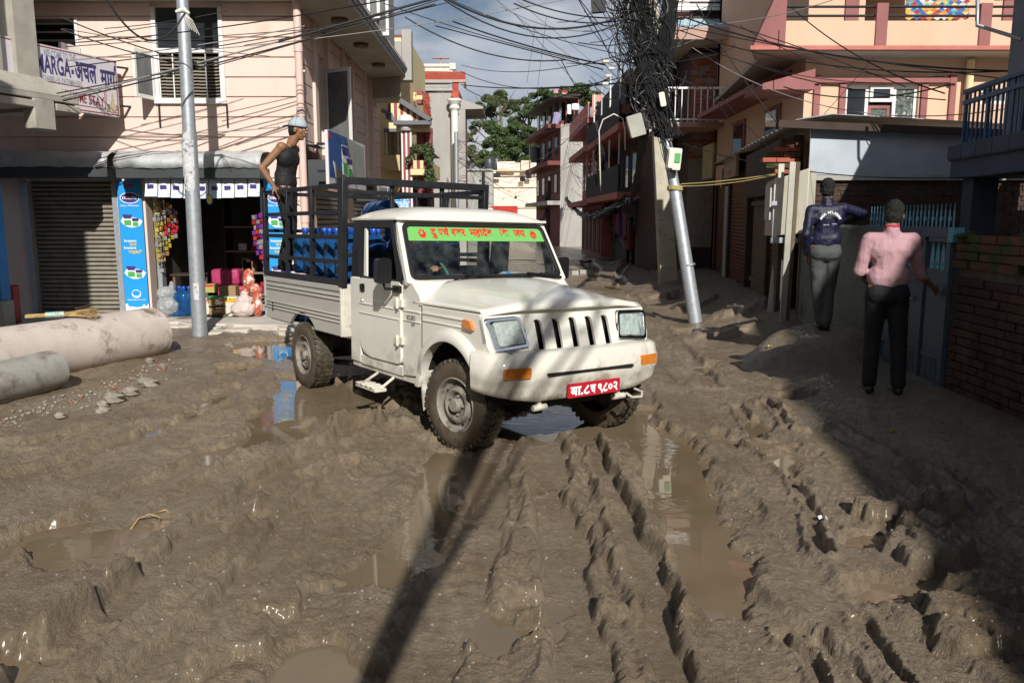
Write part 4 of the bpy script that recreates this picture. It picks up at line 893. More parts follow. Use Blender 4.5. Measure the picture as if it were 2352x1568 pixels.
def person(label, loc, rz, J, top, trou, topm, trom, hair=True, cap=False, vox=.009, sleeve=.45, group=None, shoes=True, skirt=False, name='person', mat=None, wr=.02, hands=('l', 'r'), loose=.012, hs=1.0):
    t = thing(name, label, 'person', loc, rz, group, mat=mat); V = {k: Vector(v) for k, v in J.items() if isinstance(v, tuple)}
    hc, hd = V['head'], V.get('look', Vector((0, 1, 0))).normalized(); up = (V['head'] - V['neck']).normalized() * .35 + Vector((0, 0, .65)); sx = hd.cross(up).normalized(); up = sx.cross(hd)
    HM = Matrix((sx, hd, up)).transposed()
    def hp(x, y, z): return hc + HM @ Vector((x, y, z))
    mb = MB()
    ellip(mb, hp(0, -.012, .03), .073, .092, .088, M3=HM); ellip(mb, hp(0, .022, -.035), .056, .062, .078, M3=HM); ellip(mb, hp(0, .05, -.088), .028, .026, .024, M3=HM)
    capsule(mb, hp(0, .078, .01), hp(0, .100, -.027), .010, .0135, 8); capsule(mb, hp(-.018, .083, -.058), hp(.018, .083, -.058), .010, .010, 8); capsule(mb, hp(-.03, .077, .022), hp(.03, .077, .022), .012, .012, 8)
    for s in (-1, 1): ellip(mb, hp(s * .076, -.008, -.012), .010, .022, .032, n=8, M3=HM); ellip(mb, hp(s * .045, .05, -.02), .02, .02, .02, n=8, M3=HM)
    capsule(mb, V['neck'], hp(0, -.015, -.05), .058, .052)
    capsule(mb, V['pelvis'] + Vector((-.075, 0, 0)), V['pelvis'] + Vector((.075, 0, 0)), .10, .10)
    capsule(mb, V['pelvis'], V['waist'], .115, .11, sq=.8); capsule(mb, V['waist'], V['chest'], .11, .13, sq=.75)
    capsule(mb, V['chest'] + Vector((-.07, 0, .02)), V['chest'] + Vector((.07, 0, .02)), .11, .11, sq=.85)
    for a in ('l', 'r'):
        capsule(mb, V['chest'] + Vector((0, -.01, .10)), V['sh' + a], .065, .058); capsule(mb, V['sh' + a], V['el' + a], .050, .037); capsule(mb, V['el' + a], V['wr' + a], .040, .025)
        capsule(mb, V['hip' + a], V['kn' + a], .085, .055); capsule(mb, V['kn' + a], V['an' + a], .056, .036)
        f = V.get('toe' + a, V['an' + a] + Vector((0, .14, -.05))); capsule(mb, V['an' + a] + Vector((0, -.02, -.045)), f, .033, .026)
        if a in hands:
            hd_ = V.get('hd' + a, (V['wr' + a] - V['el' + a])); hn = V.get('hn' + a, Vector((0, 1, 0))); hand(mb, V['wr' + a], hd_, hn, hs, J.get('curl' + a, 25), side=J.get('ts' + a, 1))
    body = skin_it(LB(mb, 'body', m_skin, parent=t), vox, 3, .4)
    # eyes
    mb = MB()
    for s in (-1, 1): ellip(mb, hp(s * .028, .077, .004), .011, .008, .008, n=10, M3=HM)
    ey = LB(mb, 'eye_white', m_ceramic, parent=t, smooth=180)
    mb = MB()
    for s in (-1, 1): ellip(mb, hp(s * .028, .084, .004), .005, .003, .005, n=8, M3=HM); capsule(mb, hp(s * .014, .085, .028), hp(s * .042, .078, .027), .004, .003, 6)
    LB(mb, 'pupil', m_hair, parent=ey)
    if hair:
        mb = MB(); ellip(mb, hp(0, -.022, .045), .082, .094, .088, M3=HM); ellip(mb, hp(0, -.045, -.01), .076, .062, .085, M3=HM)
        if not cap: ellip(mb, hp(0, .02, .09), .06, .06, .045, M3=HM)
        skin_it(LB(mb, 'hair', m_hair, parent=t), vox, 1, .5, .028, .018)
    if cap:
        mb = MB(); P = []
        for i in range(9):
            th = R(90 * i / 8); rr = math.cos(th) ** .75; P.append([hp(.092 * rr * math.cos(a), -.008 + .107 * rr * math.sin(a), .030 + .105 * math.sin(th)) for a in [2 * math.pi * k / 28 for k in range(29)]])
        mb.grid(P); cp = LB(mb, 'cap', m_cap, parent=t, smooth=180); so = cp.modifiers.new('thick', 'SOLIDIFY'); so.thickness = .004
        mb = MB(); P = []
        for i in range(5):
            q = i / 4; P.append([hp((.085 - .015 * q) * math.sin(a), -.095 - .078 * q * math.cos(a) ** .6 if abs(a) < 1.55 else -.09, .034 - .022 * q * math.cos(a)) for a in [R(-80 + 160 * k / 16) for k in range(17)]])
        mb.grid(P); br = LB(mb, 'cap_brim', m_cap, parent=cp, smooth=180); so = br.modifiers.new('thick', 'SOLIDIFY'); so.thickness = .005
    # top garment
    L_ = loose
    mb = MB(); hz_ = .06 if top == 'singlet' else .12; capsule(mb, V['pelvis'] + Vector((-.05, 0, hz_)), V['pelvis'] + Vector((.05, 0, hz_)), .118 + L_, .118 + L_, sq=.85)
    capsule(mb, V['pelvis'] + Vector((0, 0, .09)), V['waist'], .132 + L_, .125 + L_, sq=.80); capsule(mb, V['waist'], V['chest'], .125 + L_, .135 + L_, sq=.78)
    capsule(mb, V['chest'] + Vector((-.075, 0, .02)), V['chest'] + Vector((.075, 0, .02)), .115 + L_, .115 + L_, sq=.85)
    if top == 'singlet':
        for a in ('l', 'r'): capsule(mb, V['chest'] + Vector((0, -.0, .10)), V['chest'] * .38 + V['sh' + a] * .62 + Vector((0, 0, .035)), .066, .046)
    else:
        for a in ('l', 'r'):
            capsule(mb, V['chest'] + Vector((0, -.01, .10)), V['sh' + a], .072, .064); capsule(mb, V['sh' + a], V['el' + a], .056 + L_, .046 + L_)
            if top in ('jacket', 'dress'): capsule(mb, V['el' + a], V['el' + a].lerp(V['wr' + a], .95), .052 + L_, .038)
            if top == 'shirt': capsule(mb, V['el' + a], V['el' + a].lerp(V['wr' + a], .22), .047 + L_, .046)
        capsule(mb, V['neck'] + Vector((0, 0, -.05)), V['neck'] + Vector((0, 0, .01)), .075, .066)
    if top == 'dress': capsule(mb, V['pelvis'] + Vector((0, 0, -.3)), V['pelvis'], .19, .15)
    skin_it(LB(mb, {'singlet': 'singlet', 'jacket': 'jacket', 'shirt': 'shirt', 'dress': 'tunic'}[top], topm, parent=t), max(.011, vox), 4, .5, wr, .10)
    if top in ('shirt', 'jacket'):
        mb = MB(); nk = V['neck']; ring = [nk + Vector((.064 * math.cos(R(a)), .058 * math.sin(R(a)) + .0, .018)) for a in range(0, 361, 24)]; ring2 = [p + Vector((0, 0, .035)) + (nk - p) * .06 for p in ring]
        mb.grid([ring, ring2]); c = LB(mb, 'collar', m_collar if top == 'shirt' else topm, parent=t, smooth=180); so = c.modifiers.new('thick', 'SOLIDIFY'); so.thickness = .012
    mb = MB(); capsule(mb, V['pelvis'] + Vector((-.06, 0, .0)), V['pelvis'] + Vector((.06, 0, .0)), .115, .115, sq=.9); capsule(mb, V['pelvis'] + Vector((-.07, -.02, -.03)), V['pelvis'] + Vector((.07, -.02, -.03)), .115, .115)
    for a in ('l', 'r'):
        capsule(mb, V['hip' + a], V['kn' + a], .100, .074); capsule(mb, V['kn' + a], V['an' + a] + Vector((0, 0, .02)), .073, .064)
    skin_it(LB(mb, 'trousers', trom, parent=t), max(.011, vox), 4, .5, wr * .8, .09)
    if shoes:
        for a in ('l', 'r'):
            mb = MB(); f = V.get('toe' + a, V['an' + a] + Vector((0, .14, -.05))); capsule(mb, V['an' + a] + Vector((0, -.03, -.042)), f, .042, .034); capsule(mb, V['an' + a], V['an' + a] + Vector((0, 0, -.03)), .044, .046)
            skin_it(LB(mb, 'shoe', m_shoe, parent=t), .01, 3, .5)
    return t
def RJ(**k):   # a relaxed standing pose (x = own right, y = forward), 1.70 m
    J = dict(head=(0, .02, 1.585), neck=(0, -.01, 1.44), chest=(0, 0, 1.26), waist=(0, 0, 1.05), pelvis=(0, 0, .92), shr=(.185, -.01, 1.38), shl=(-.185, -.01, 1.38), elr=(.225, -.03, 1.10), ell=(-.225, -.03, 1.10), wrr=(.22, .06, .86), wrl=(-.22, .06, .86),
             hipr=(.085, 0, .88), hipl=(-.085, 0, .88), knr=(.095, .03, .48), knl=(-.095, .03, .48), anr=(.10, -.02, .08), anl=(-.10, -.02, .08)); J.update(k); return J
# on the load
px_ = Vector((-2.53, 9.12, 1.185))
J = RJ(head=(0, .16, 1.555), look=(.04, 1, -.12), neck=(0, .085, 1.415), chest=(0, .035, 1.23), waist=(0, -.01, 1.04), shr=(.175, .02, 1.355), shl=(-.175, .06, 1.355), elr=(.235, -.185, 1.125), wrr=(.20, -.075, .935), hdr=(-.05, .55, -.8), hnr=(-.3, -.3, -.6), curlr=12, tsr=-1,
       ell=(-.22, -.02, 1.10), wrl=(-.20, .03, .86), hdl=(.1, .1, -.9), knr=(.1, .06, .46), anr=(.1, .0, .08), knl=(-.1, .0, .47), anl=(-.1, -.10, .08))
person('young man in a black singlet and backward pale cap standing on the pickup load', px_, R(-92), J, 'singlet', 'long', m_singlet, m_trousb, cap=True, wr=.014)
# navy tracksuit, at the wall
J = RJ(head=(0, .05, 1.59), look=(.15, 1, -.1), neck=(0, .02, 1.45), shr=(.18, .02, 1.385), elr=(.43, .12, 1.32), wrr=(.28, .24, 1.235), hdr=(-.8, .3, -.25), hnr=(0, .0, -1), shl=(-.18, -.02, 1.36), ell=(-.235, -.06, 1.09), wrl=(-.19, .05, .87), hdl=(.1, .3, -.9), hnl=(1, 0, 0), tsl=-1,
       knr=(.085, .06, .48), anr=(.05, -.02, .08), knl=(-.05, .05, .49), anl=(.0, .02, .09))
navy = person('boy in a navy tracksuit top with white back lettering leaning on the low wall', (3.56, 9.15, .50), R(-6), J, 'jacket', 'long', m_navy, m_trousg, wr=.018, loose=.006)
# curved lettering across the back
mb = MB(); txt = "PASCAL INT'L ACADEMY"
for i, c in enumerate(txt):
    if c == ' ': continue
    a = R(150 - 120 * i / (len(txt) - 1)); cx = -.00 + .105 * math.cos(a); cz = 1.20 + .125 * math.sin(a)
    F = T_((cx, -.158 + abs(cx) * .12, cz)) @ Matrix.Rotation(-(a - math.pi / 2), 4, 'Y'); letter(mb, c, F, .036, .03, center=True)
F = T_((-.075, -.155, 1.195)); letter(mb, 'BHAKTAPUR', F, .013, .01, width=.06); F = T_((.02, -.155, 1.205)); letter(mb, 'NEPAL', F, .013, .01, width=.05)
LB(mb, 'lettering', m_bannerw, parent=navy)
# pink shirt at the gate
J = RJ(head=(.02, .04, 1.575), look=(.2, 1, -.2), shr=(.185, .0, 1.36), elr=(.285, .10, 1.06), wrr=(.47, .30, .93), hdr=(.55, .55, -.55), hnr=(-.3, .6, 0), shl=(-.18, 0, 1.36), ell=(-.235, .02, 1.09), wrl=(-.16, .20, 1.02), hdl=(.3, .9, .1), hnl=(1, 0, 0),
       anr=(.13, -.05, .08), anl=(-.10, .0, .08), knr=(.12, 0, .48), knl=(-.09, .03, .48))
person('boy in a pink checked shirt with red collar reaching for the blue gate bolt', (3.30, 7.02, .225), R(-10), J, 'shirt', 'long', m_pinkshirt, m_trousb, wr=.02, loose=.010)
# two passers-by in the shade of the street
m_redcl = M('dusty_red_kurta', (.22, .05, .05), .8, var=.2); m_bluecl = M('dark_blue_shirt', (.02, .025, .05), .8)
J = RJ(); person('woman in a dusty red tunic standing in shade by the clothes shop', (4.42, 30.0, .10), R(150), J, 'dress', 'long', m_redcl, m_trousb, vox=.016)
J = RJ(); person('person in dark blue clothes standing at the awninged clothes shop', (4.75, 26.5, .10), R(100), J, 'jacket', 'long', m_bluecl, m_trousb, vox=.016)
# driver, seated
J = RJ(head=(0, .06, 1.30), neck=(0, 0, 1.16), chest=(0, -.02, .98), waist=(0, -.04, .78), pelvis=(0, -.05, .65), shr=(.19, 0, 1.08), shl=(-.19, .02, 1.08), elr=(.25, .12, .83), ell=(-.22, .20, .85), wrr=(.2, .34, .9), wrl=(-.06, .40, 1.02), hdl=(.35, .55, .35), hnl=(0, .6, -.8), curll=45,
       hipr=(.09, 0, .62), hipl=(-.09, 0, .62), knr=(.12, .42, .66), knl=(-.12, .42, .66), anr=(.12, .55, .28), anl=(-.12, .55, .28))
person('driver in dark clothes at the green-wrapped steering wheel of the pickup', (0, 0, 0), 0, J, 'jacket', 'long', m_bluecl, m_trousb, vox=.012, mat=TR @ T_((-1.50, -.38, -.06)) @ Matrix.Rotation(R(-90), 4, 'Z'))
# ---------------------------------------------------------------- left side of the street
def rc(u0, v0, u1, v1, Y):
    """rectangle on the plane y=Y whose corners are read off the photo -> x0, x1, z0, z1"""
    a = PY(u0, (v0 + v1) / 2, Y); b = PY(u1, (v0 + v1) / 2, Y); um = (u0 + u1) / 2
    return min(a[0], b[0]), max(a[0], b[0]), PY(um, v1, Y)[2], PY(um, v0, Y)[2]
def bx(mb, r, y0, y1): return mb.box(r[0], r[1], y0, y1, r[2], r[3])
FY = 13.5; FX = -3.52; GZ = .16
house = thing('pink_house', 'pink rendered corner house with grooved walls above the open shop', 'house', (-6.5, 17.5, 0))
op_shut = (-8.05, -6.62, 0, 2.42); op_shop = (-6.10, -4.12, 0, 2.42)
wl = rc(355, 38, 512, 232, FY); win = (wl[0], wl[1], wl[2], 5.12); wl2 = rc(60, 38, 184, 215, FY); win2 = (-9.2, wl2[1], wl2[2], 4.95)
mb = MB()
for r in rects(-9.6, FX - .02, -.1, 5.2, [op_shut, op_shop, win, win2]): mb.box(r[0], r[1], FY + .03, FY + .25, r[2], r[3])
# return wall along the street
XW = FX; YE = 21.9
sw = [(14.9, 15.75, 2.95, 4.75), (17.35, 18.1, 2.95, 4.75), (19.9, 20.6, 2.95, 4.75), (14.6, 17.3, -.1, 2.3), (18.0, 21.2, -.1, 2.3)]
for r in rects(FY + .03, YE, -.1, 5.2, sw): mb.box(XW - .25, XW - .03, r[0], r[1], r[2], r[3])
mb.box(-9.6, XW - .2, YE - .2, YE, -.1, 5.2); mb.box(-9.6, XW - .25, FY + .25, YE - .2, 5.0, 5.1); mb.box(-9.6, -3.8, FY + .3, YE - .2, 2.62, 2.7)
mb.build('wall', m_pink, house)
zs = [2.50, 2.78, 3.08, 3.40, 3.72, 4.03, 4.34, 4.65, 4.97, 5.19]; zs[0] = 2.42
for z0, z1 in zip(zs[:-1], zs[1:]):
    for r in rects(-9.6, FX, z0 + .016, z1, [op_shut, op_shop, (win[0] - .02, win[1] + .02, win[2] - .02, 9), win2]): MB().box(r[0], r[1], FY, FY + .03, r[2], r[3]).build('wall_band', m_pink, house, bevel=.006, seg=1)
    for r in rects(FY + .031, YE, z0 + .016, z1, [(a - .25, b + .25, c - .28, d + .5) for a, b, c, d in sw[:3]]): MB().box(FX - .03, FX, r[0], r[1], r[2], r[3]).build('wall_band', m_pink, house, bevel=.006, seg=1)
for q in ((-6.62, -6.10, FY, FY + .03), (-4.12, FX, FY, FY + .03), (FX - .03, FX, FY + .03, 14.6), (FX - .03, FX, 17.3, 18.0)): MB().box(*q, 0, 2.42).build('pier', m_pink, house)
# balcony slab with moulded edge and recessed round lamps underneath
SX = -2.62; SY = 13.05
mb = MB(); sl = [(-9.6, SY), (SX, SY), (SX, 20.4), (SX - .25, 21.3), (FX, 21.6), (FX, FY), (-9.6, FY)]
def hprism(mb, pts, z0, z1):
    n = len(pts); ar = sum(pts[i][0] * pts[(i + 1) % n][1] - pts[(i + 1) % n][0] * pts[i][1] for i in range(n))
    if ar < 0: pts = pts[::-1]
    tris = tessellate_polygon([[Vector((*p, 0)) for p in pts]]); b = len(mb.v)
    mb.v += [(x, y, z0) for x, y in pts] + [(x, y, z1) for x, y in pts]
    for t in tris:
        a_, b_, c_ = t; cr = (pts[b_][0] - pts[a_][0]) * (pts[c_][1] - pts[a_][1]) - (pts[b_][1] - pts[a_][1]) * (pts[c_][0] - pts[a_][0])
        if cr < 0: a_, c_ = c_, a_
        mb.f.append((b + n + a_, b + n + b_, b + n + c_)); mb.f.append((b + c_, b + b_, b + a_))
    mb.f += [(b + i, b + (i + 1) % n, b + n + (i + 1) % n, b + n + i) for i in range(n)]; mb.mi += [mb.cur] * (2 * len(tris) + n); return mb
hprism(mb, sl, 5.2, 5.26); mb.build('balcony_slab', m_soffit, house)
for k, (o_, z0, z1, mt) in enumerate(((.0, 5.262, 5.31, m_blacksteel), (.03, 5.312, 5.335, m_winw), (.045, 5.337, 5.38, m_blacksteel), (.06, 5.382, 5.41, m_winw), (.02, 5.412, 5.50, m_pinkdark))):
    mb = MB(); hprism(mb, [(-9.6, SY - o_), (SX + o_, SY - o_), (SX + o_, 20.4), (SX - .25, 21.3 + o_), (FX - .1, 21.6 + o_), (FX - .1, FY + .3), (-9.6, FY + .3)], z0, z1); mb.build('slab_moulding', mt, house)
mb = MB(); hprism(mb, [(SX - .1, 20.3), (SX - .3, 21.2), (FX, 21.5), (FX - .6, 22.0), (FX - .6, 20.9)], 4.72, 5.195); mb.build('end_beam', m_soffit, house, bevel=.01)
for y in (14.6, 16.6, 18.7):
    mb = MB(); mb.lathe([(.13, 5.13), (.15, 5.15), (.15, 5.199)], (-3.0, y, 0), 'Z', 18); mb.build('soffit_lamp', M('dull_brown_lamp', (.12, .08, .05), .5), house)
# upper storey, set on the slab, with white window frames
mb = MB(); mb.box(-9, -2.95, 14.4, 21, 5.505, 8.6); mb.build('upper_wall', M('grey_lilac_wall', (.30, .28, .31), .8, var=.1), house)
for (u0, v0, u1, v1, yy) in ((842, -20, 872, 42, 16.0), (858, -40, 892, 82, 16.6)):
    mb = MB(); r = rc(u0, v0, u1, v1, yy); 
    for q in ((r[0], r[1], r[2], r[2] + .07), (r[0], r[1], r[3] - .07, r[3]), (r[0], r[0] + .06, r[2] + .07, r[3] - .07), (r[1] - .06, r[1], r[2] + .07, r[3] - .07)): mb.box(q[0], q[1], yy, yy + .06, q[2], q[3])
    w_ = mb.build('window', m_winw, house, bevel=.006); mb = MB(); mb.box(r[0] + .06, r[1] - .06, yy + .02, yy + .04, r[2] + .07, r[3] - .07); mb.build('pane', m_glassgrey, w_)
# street-side windows: reveals, frames, one sash swung open
for i, (a, b, c, d) in enumerate(sw[:3]):
    mb = MB(); mb.box(XW - .235, XW - .20, a, b, c, d); mb.build('window_glass', m_glassdark if i else m_glassgrey, house)
    mb = MB()
    for y0, y1, z0, z1 in ((a, b, c, c + .06), (a, b, d - .06, d), (a, a + .06, c + .06, d - .06), (b - .06, b, c + .06, d - .06), ((a + b) / 2 - .03, (a + b) / 2 + .03, c + .06, d - .06), (a + .06, b - .06, d - .55, d - .49)): mb.box(XW - .20, XW - .12, y0, y1, z0, z1)
    mb.build('window_frame', m_winw, house, bevel=.005)
    mb = MB()
    for y0, y1 in ((a - .25, a - .02), (b + .02, b + .25)): mb.box(XW - .03, XW + .05, y0, y1, c - .28, 5.19)
    mb.box(XW - .03, XW + .05, a - .25, b + .25, c - .30, c - .05) if i < 0 else None
    mb.build('pilaster', m_pink, house, bevel=.005)
A = PX(754, 242, XW); 
mb = MB(); p0, p1 = Vector((XW - .02, 15.75, 0)), Vector((XW + .52, 15.42, 0)); z0, z1 = 3.02, 4.55
def panel(mb, p0, p1, z0, z1, t=.04): return mb.beam((p0.x, p0.y, (z0 + z1) / 2), (p1.x, p1.y, (z0 + z1) / 2), t, z1 - z0)
dv = (p1 - p0).normalized()
panel(mb, p0, p0 + dv * .06, z0, z1); panel(mb, p1 - dv * .06, p1, z0, z1); panel(mb, p0 + dv * .06, p1 - dv * .06, z0, z0 + .07); panel(mb, p0 + dv * .06, p1 - dv * .06, z1 - .07, z1)
sash = mb.build('open_sash', m_winw, house, bevel=.005); mb = MB(); panel(mb, p0 + dv * .06, p1 - dv * .06, z0 + .07, z1 - .07, .012); mb.build('pane', m_glassgrey, sash)
# front window: reveal, white frame, louvre blades, outward open casement
x0, x1, z0, z1 = win; zt = PY(430, 122, FY)[2]
mb = MB(); mb.box(x0, x1, FY + .26, FY + .28, z0, z1); mb.build('window_dark', m_dark, house)
mb = MB(); mb.box(x0 - .03, x1 + .03, FY - .06, FY + .1, z0 - .05, z0 + .035); mb.box(x0 - .02, x0 + .05, FY - .02, FY + .1, z0 + .035, z1); mb.box(x1 - .05, x1 + .02, FY - .02, FY + .1, z0 + .035, z1); mb.box(x0 + .05, x1 - .05, FY - .02, FY + .08, zt, zt + .07); mb.box((x0 + x1) / 2 - .03, (x0 + x1) / 2 + .03, FY, FY + .08, z0 + .035, zt)
wf = mb.build('window_frame', m_winw, house, bevel=.006)
nb = 13
for col, (a, b) in enumerate(((x0 + .06, (x0 + x1) / 2 - .04), ((x0 + x1) / 2 + .04, x1 - .06))):
    for k in range(nb):
        zz = z0 + .05 + (zt - z0 - .08) * (k + .5) / nb; mb = MB(); mb.hexa([(a, FY + .02, zz - .03), (b, FY + .02, zz - .03), (b, FY + .028, zz - .032), (a, FY + .028, zz - .032), (a, FY + .085, zz + .012), (b, FY + .085, zz + .012), (b, FY + .092, zz + .01), (a, FY + .092, zz + .01)][0:4] + [(a, FY + .09, zz + .02), (b, FY + .09, zz + .02), (b, FY + .098, zz + .015), (a, FY + .098, zz + .015)])
        mb.box(a + .1, b - .05, FY + .015, FY + .022, zz - .036, zz - .024); mb.build('louvre_blade', M('louvre_glass', (.26, .23, .19), .25, var=.3) if k == 0 and col == 0 else bpy.data.materials['louvre_glass'], wf)
    mb = MB()
    for k in range(3): mb.box(a + (b - a) * k / 2 - .008, a + (b - a) * k / 2 + .008, FY + .005, FY + .02, z0 + .04, zt)
    mb.build('louvre_track', m_winw, wf)
mb = MB(); mb.box(x0 + .06, x1 - .06, FY + .03, FY + .05, zt + .08, z1); mb.build('transom_glass', m_glassdark, wf)
mb = MB()
for k in range(3): mb.box(x0 + .08, x1 - .08, FY + .015, FY + .028, zt + .2 + k * .18, zt + .215 + k * .18)
mb.build('transom_bar', m_blacksteel, wf)
mb = MB(); p0, p1 = Vector((x0 - .02, FY - .02, 0)), Vector((x0 - .14, FY - .46, 0)); dv = (p1 - p0).normalized(); a, b = z0 + .0, zt + .0
panel(mb, p0, p0 + dv * .05, a, b); panel(mb, p1 - dv * .05, p1, a, b); panel(mb, p0 + dv * .05, p1 - dv * .05, a, a + .06); panel(mb, p0 + dv * .05, p1 - dv * .05, b - .06, b)
sash = mb.build('open_casement', m_winw, wf, bevel=.004); mb = MB(); panel(mb, p0 + dv * .05, p1 - dv * .05, a + .06, b - .06, .01); mb.build('pane', m_glassgrey, sash) if False else mb.build('casement_glass', m_glassgrey, wf)
for xx in (x0 + .03, x1 + .03):
    mb = MB(); mb.box(xx - .012, xx + .012, FY - .03, FY, z0 - .42, z0 - .06); mb.build('iron_bracket', m_blacksteel, house)
# second window, half hidden behind the sign
x0, x1, z0, z1 = win2; mb = MB(); mb.box(x0, x1, FY + .26, FY + .28, z0, z1); mb.build('window_dark', m_dark, house)
mb = MB(); mb.box(x1 - .05, x1, FY - .02, FY + .1, z0, z1); mb.box(x0, x1 - .05, FY + .02, FY + .08, PY(120, 140, FY)[2], PY(120, 132, FY)[2]); mb.box(-8.1, -8.04, FY + .02, FY + .08, z0, z1)
wf2 = mb.build('window_frame', m_winw, house)
for k in range(9): mb = MB(); mb.box(x0, x1 - .06, FY + .09, FY + .11, z0 + .05 + k * .13, z0 + .08 + k * .13); mb.build('louvre_blade', bpy.data.materials['louvre_glass'], wf2)
mb = MB(); mb.beam((x1 + .0, FY - .02, (z0 + 4.5) / 2), (x1 - .1, FY - .4, (z0 + 4.5) / 2), .05, 4.5 - z0); mb.build('open_casement', m_winw, wf2)
# drain pipe on the corner
mb = MB(); xp = -3.42; yp = 13.36; mb.tube([(xp, yp, GZ), (xp, yp, 5.19)], .062, 14)
for z in (1.7, 3.4, 4.4): mb.tube([(xp, yp, z), (xp, yp, z + .12)], .072, 14)
for z in (3.2, 4.1): mb.box(xp - .09, xp + .09, yp + .02, FY, z, z + .03)
mb.build('drain_pipe', m_pvc, house, smooth=50)
# ceiling of the shop mouth: dark interior
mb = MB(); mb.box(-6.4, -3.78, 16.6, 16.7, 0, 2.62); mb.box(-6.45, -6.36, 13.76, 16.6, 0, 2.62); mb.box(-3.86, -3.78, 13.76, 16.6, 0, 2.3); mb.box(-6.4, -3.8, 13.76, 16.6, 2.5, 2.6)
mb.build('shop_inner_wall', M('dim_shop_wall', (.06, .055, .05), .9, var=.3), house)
# roller shutter made of its slats
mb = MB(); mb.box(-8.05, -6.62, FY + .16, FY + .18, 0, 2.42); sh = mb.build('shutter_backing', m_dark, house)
for k in range(31):
    z0 = GZ + .0 + k * .0735; mb = MB(); P = []
    for q in range(6): a = R(180 * q / 5); P.append([(x, FY + .15 - .032 * math.sin(a), z0 + .004 + .062 * (1 - math.cos(a)) / 2) for x in (-8.05, -6.64)])
    mb.grid(P); mb.build('shutter_slat', m_shutter, house, smooth=180)
mb = MB(); mb.box(-6.64, -6.54, FY - .03, FY + .1, GZ, 2.36); mb.box(-8.12, -8.03, FY - .03, FY + .1, GZ, 2.36); mb.box(-8.03, -6.64, FY + .05, FY + .12, 2.40, 2.46); mb.build('shutter_guide', m_steel, house, bevel=.006)
for x in (-5.96, -4.18): MB().box(x, x + .08, FY - .04, FY + .12, GZ, 2.28).build('shop_guide_rail', m_steel, house, bevel=.006)
# side shutters along the street
for a, b in ((14.6, 17.3), (18.0, 21.2)):
    for k in range(24):
        z0 = .1 + k * .092; mb = MB(); mb.hexa([(XW - .10, a, z0), (XW - .06, a, z0 + .01), (XW - .06, b, z0 + .01), (XW - .10, b, z0), (XW - .10, a, z0 + .085), (XW - .06, a, z0 + .07), (XW - .06, b, z0 + .07), (XW - .10, b, z0 + .085)]); mb.build('side_shutter_slat', m_shutter, house)
# ---- broken concrete apron
apron = MB(); P = []
rnd = random.Random(3); edge = [(-9.5 + .42 * k, 12.35 + .22 * rnd.uniform(-1, 1) - .2 * (k > 10)) for k in range(16)]
hprism(apron, edge + [(-3.1, 13.0), (-3.0, 21), (-3.9, 21), (-3.9, 16.6), (-9.5, 16.6)], .02, GZ); struct(apron.build('pavement', M('cracked_pale_concrete', (.50, .46, .40), .85, var=.2, vs=2, col2=(.18, .15, .12), c2s=1.6, c2t=.55, bump=.3, bs=30), bevel=.02))
for i in range(26):
    x = rnd.uniform(-7.6, -3.2); y = rnd.uniform(11.55, 12.6); w_ = rnd.uniform(.15, .55); d_ = rnd.uniform(.1, .22); mb = MB(); n = rnd.randint(5, 7); pts = [(x + w_ * math.cos(2 * math.pi * k / n) * rnd.uniform(.7, 1.1), y + d_ * math.sin(2 * math.pi * k / n) * rnd.uniform(.7, 1.1)) for k in range(n)]
    hprism(mb, pts, .0, .085 + rnd.uniform(0, .07)); o = mb.build('broken_slab', M('cracked_pale_concrete_slab', (.50, .46, .40), .85, var=.2, vs=3, bump=.3, bs=30) if i == 0 else bpy.data.materials['cracked_pale_concrete_slab'], bevel=.012, seg=1); tag(o, 'flat broken piece of pale concrete before the shop, %s of those strewn there' % ORD[i], 'concrete slab', 'broken slabs before the shop')
# ---- tin awnings
def awning(name, label, x0, x1, yb, yf, zt, zb, hang, crumple=.02, seed=0, par=None):
    t = thing(name, label, 'awning', ((x0 + x1) / 2, yb, zt)); r_ = random.Random(seed); P = []; nx = 26; prof = [(0, 1.0), (.35, .97), (.7, .86), (.9, .66), (1.0, .40), (1.0, .0)]
    for i in range(nx + 1):
        x = x0 + (x1 - x0) * i / nx; row = []
        for q, h in prof: row.append((x + r_.uniform(-.01, .01), yb - (yb - yf) * q + r_.uniform(-1, 1) * crumple, zb + (zt - zb) * h + r_.uniform(-1, 1) * crumple))
        P.append(row)
    mb = MB(); mb.grid(P); o = mb.build('tin_sheet', m_tin, t, smooth=40); s = o.modifiers.new('thick', 'SOLIDIFY'); s.thickness = .006
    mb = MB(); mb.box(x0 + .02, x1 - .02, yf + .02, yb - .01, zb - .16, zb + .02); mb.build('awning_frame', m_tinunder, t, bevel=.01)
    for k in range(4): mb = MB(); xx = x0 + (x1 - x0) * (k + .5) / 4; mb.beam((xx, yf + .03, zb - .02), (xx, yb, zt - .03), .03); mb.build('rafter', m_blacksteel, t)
    return t
awning('tin_awning', 'long crumpled grey tin awning over the open shop front', -6.32, -3.98, 13.49, 12.95, 2.86, 2.56, .1, .014, 2)
awning('tin_awning', 'shaded tin awning over the closed roller shutter', -9.2, -6.43, 13.49, 12.98, 2.86, 2.58, .1, .012, 5)
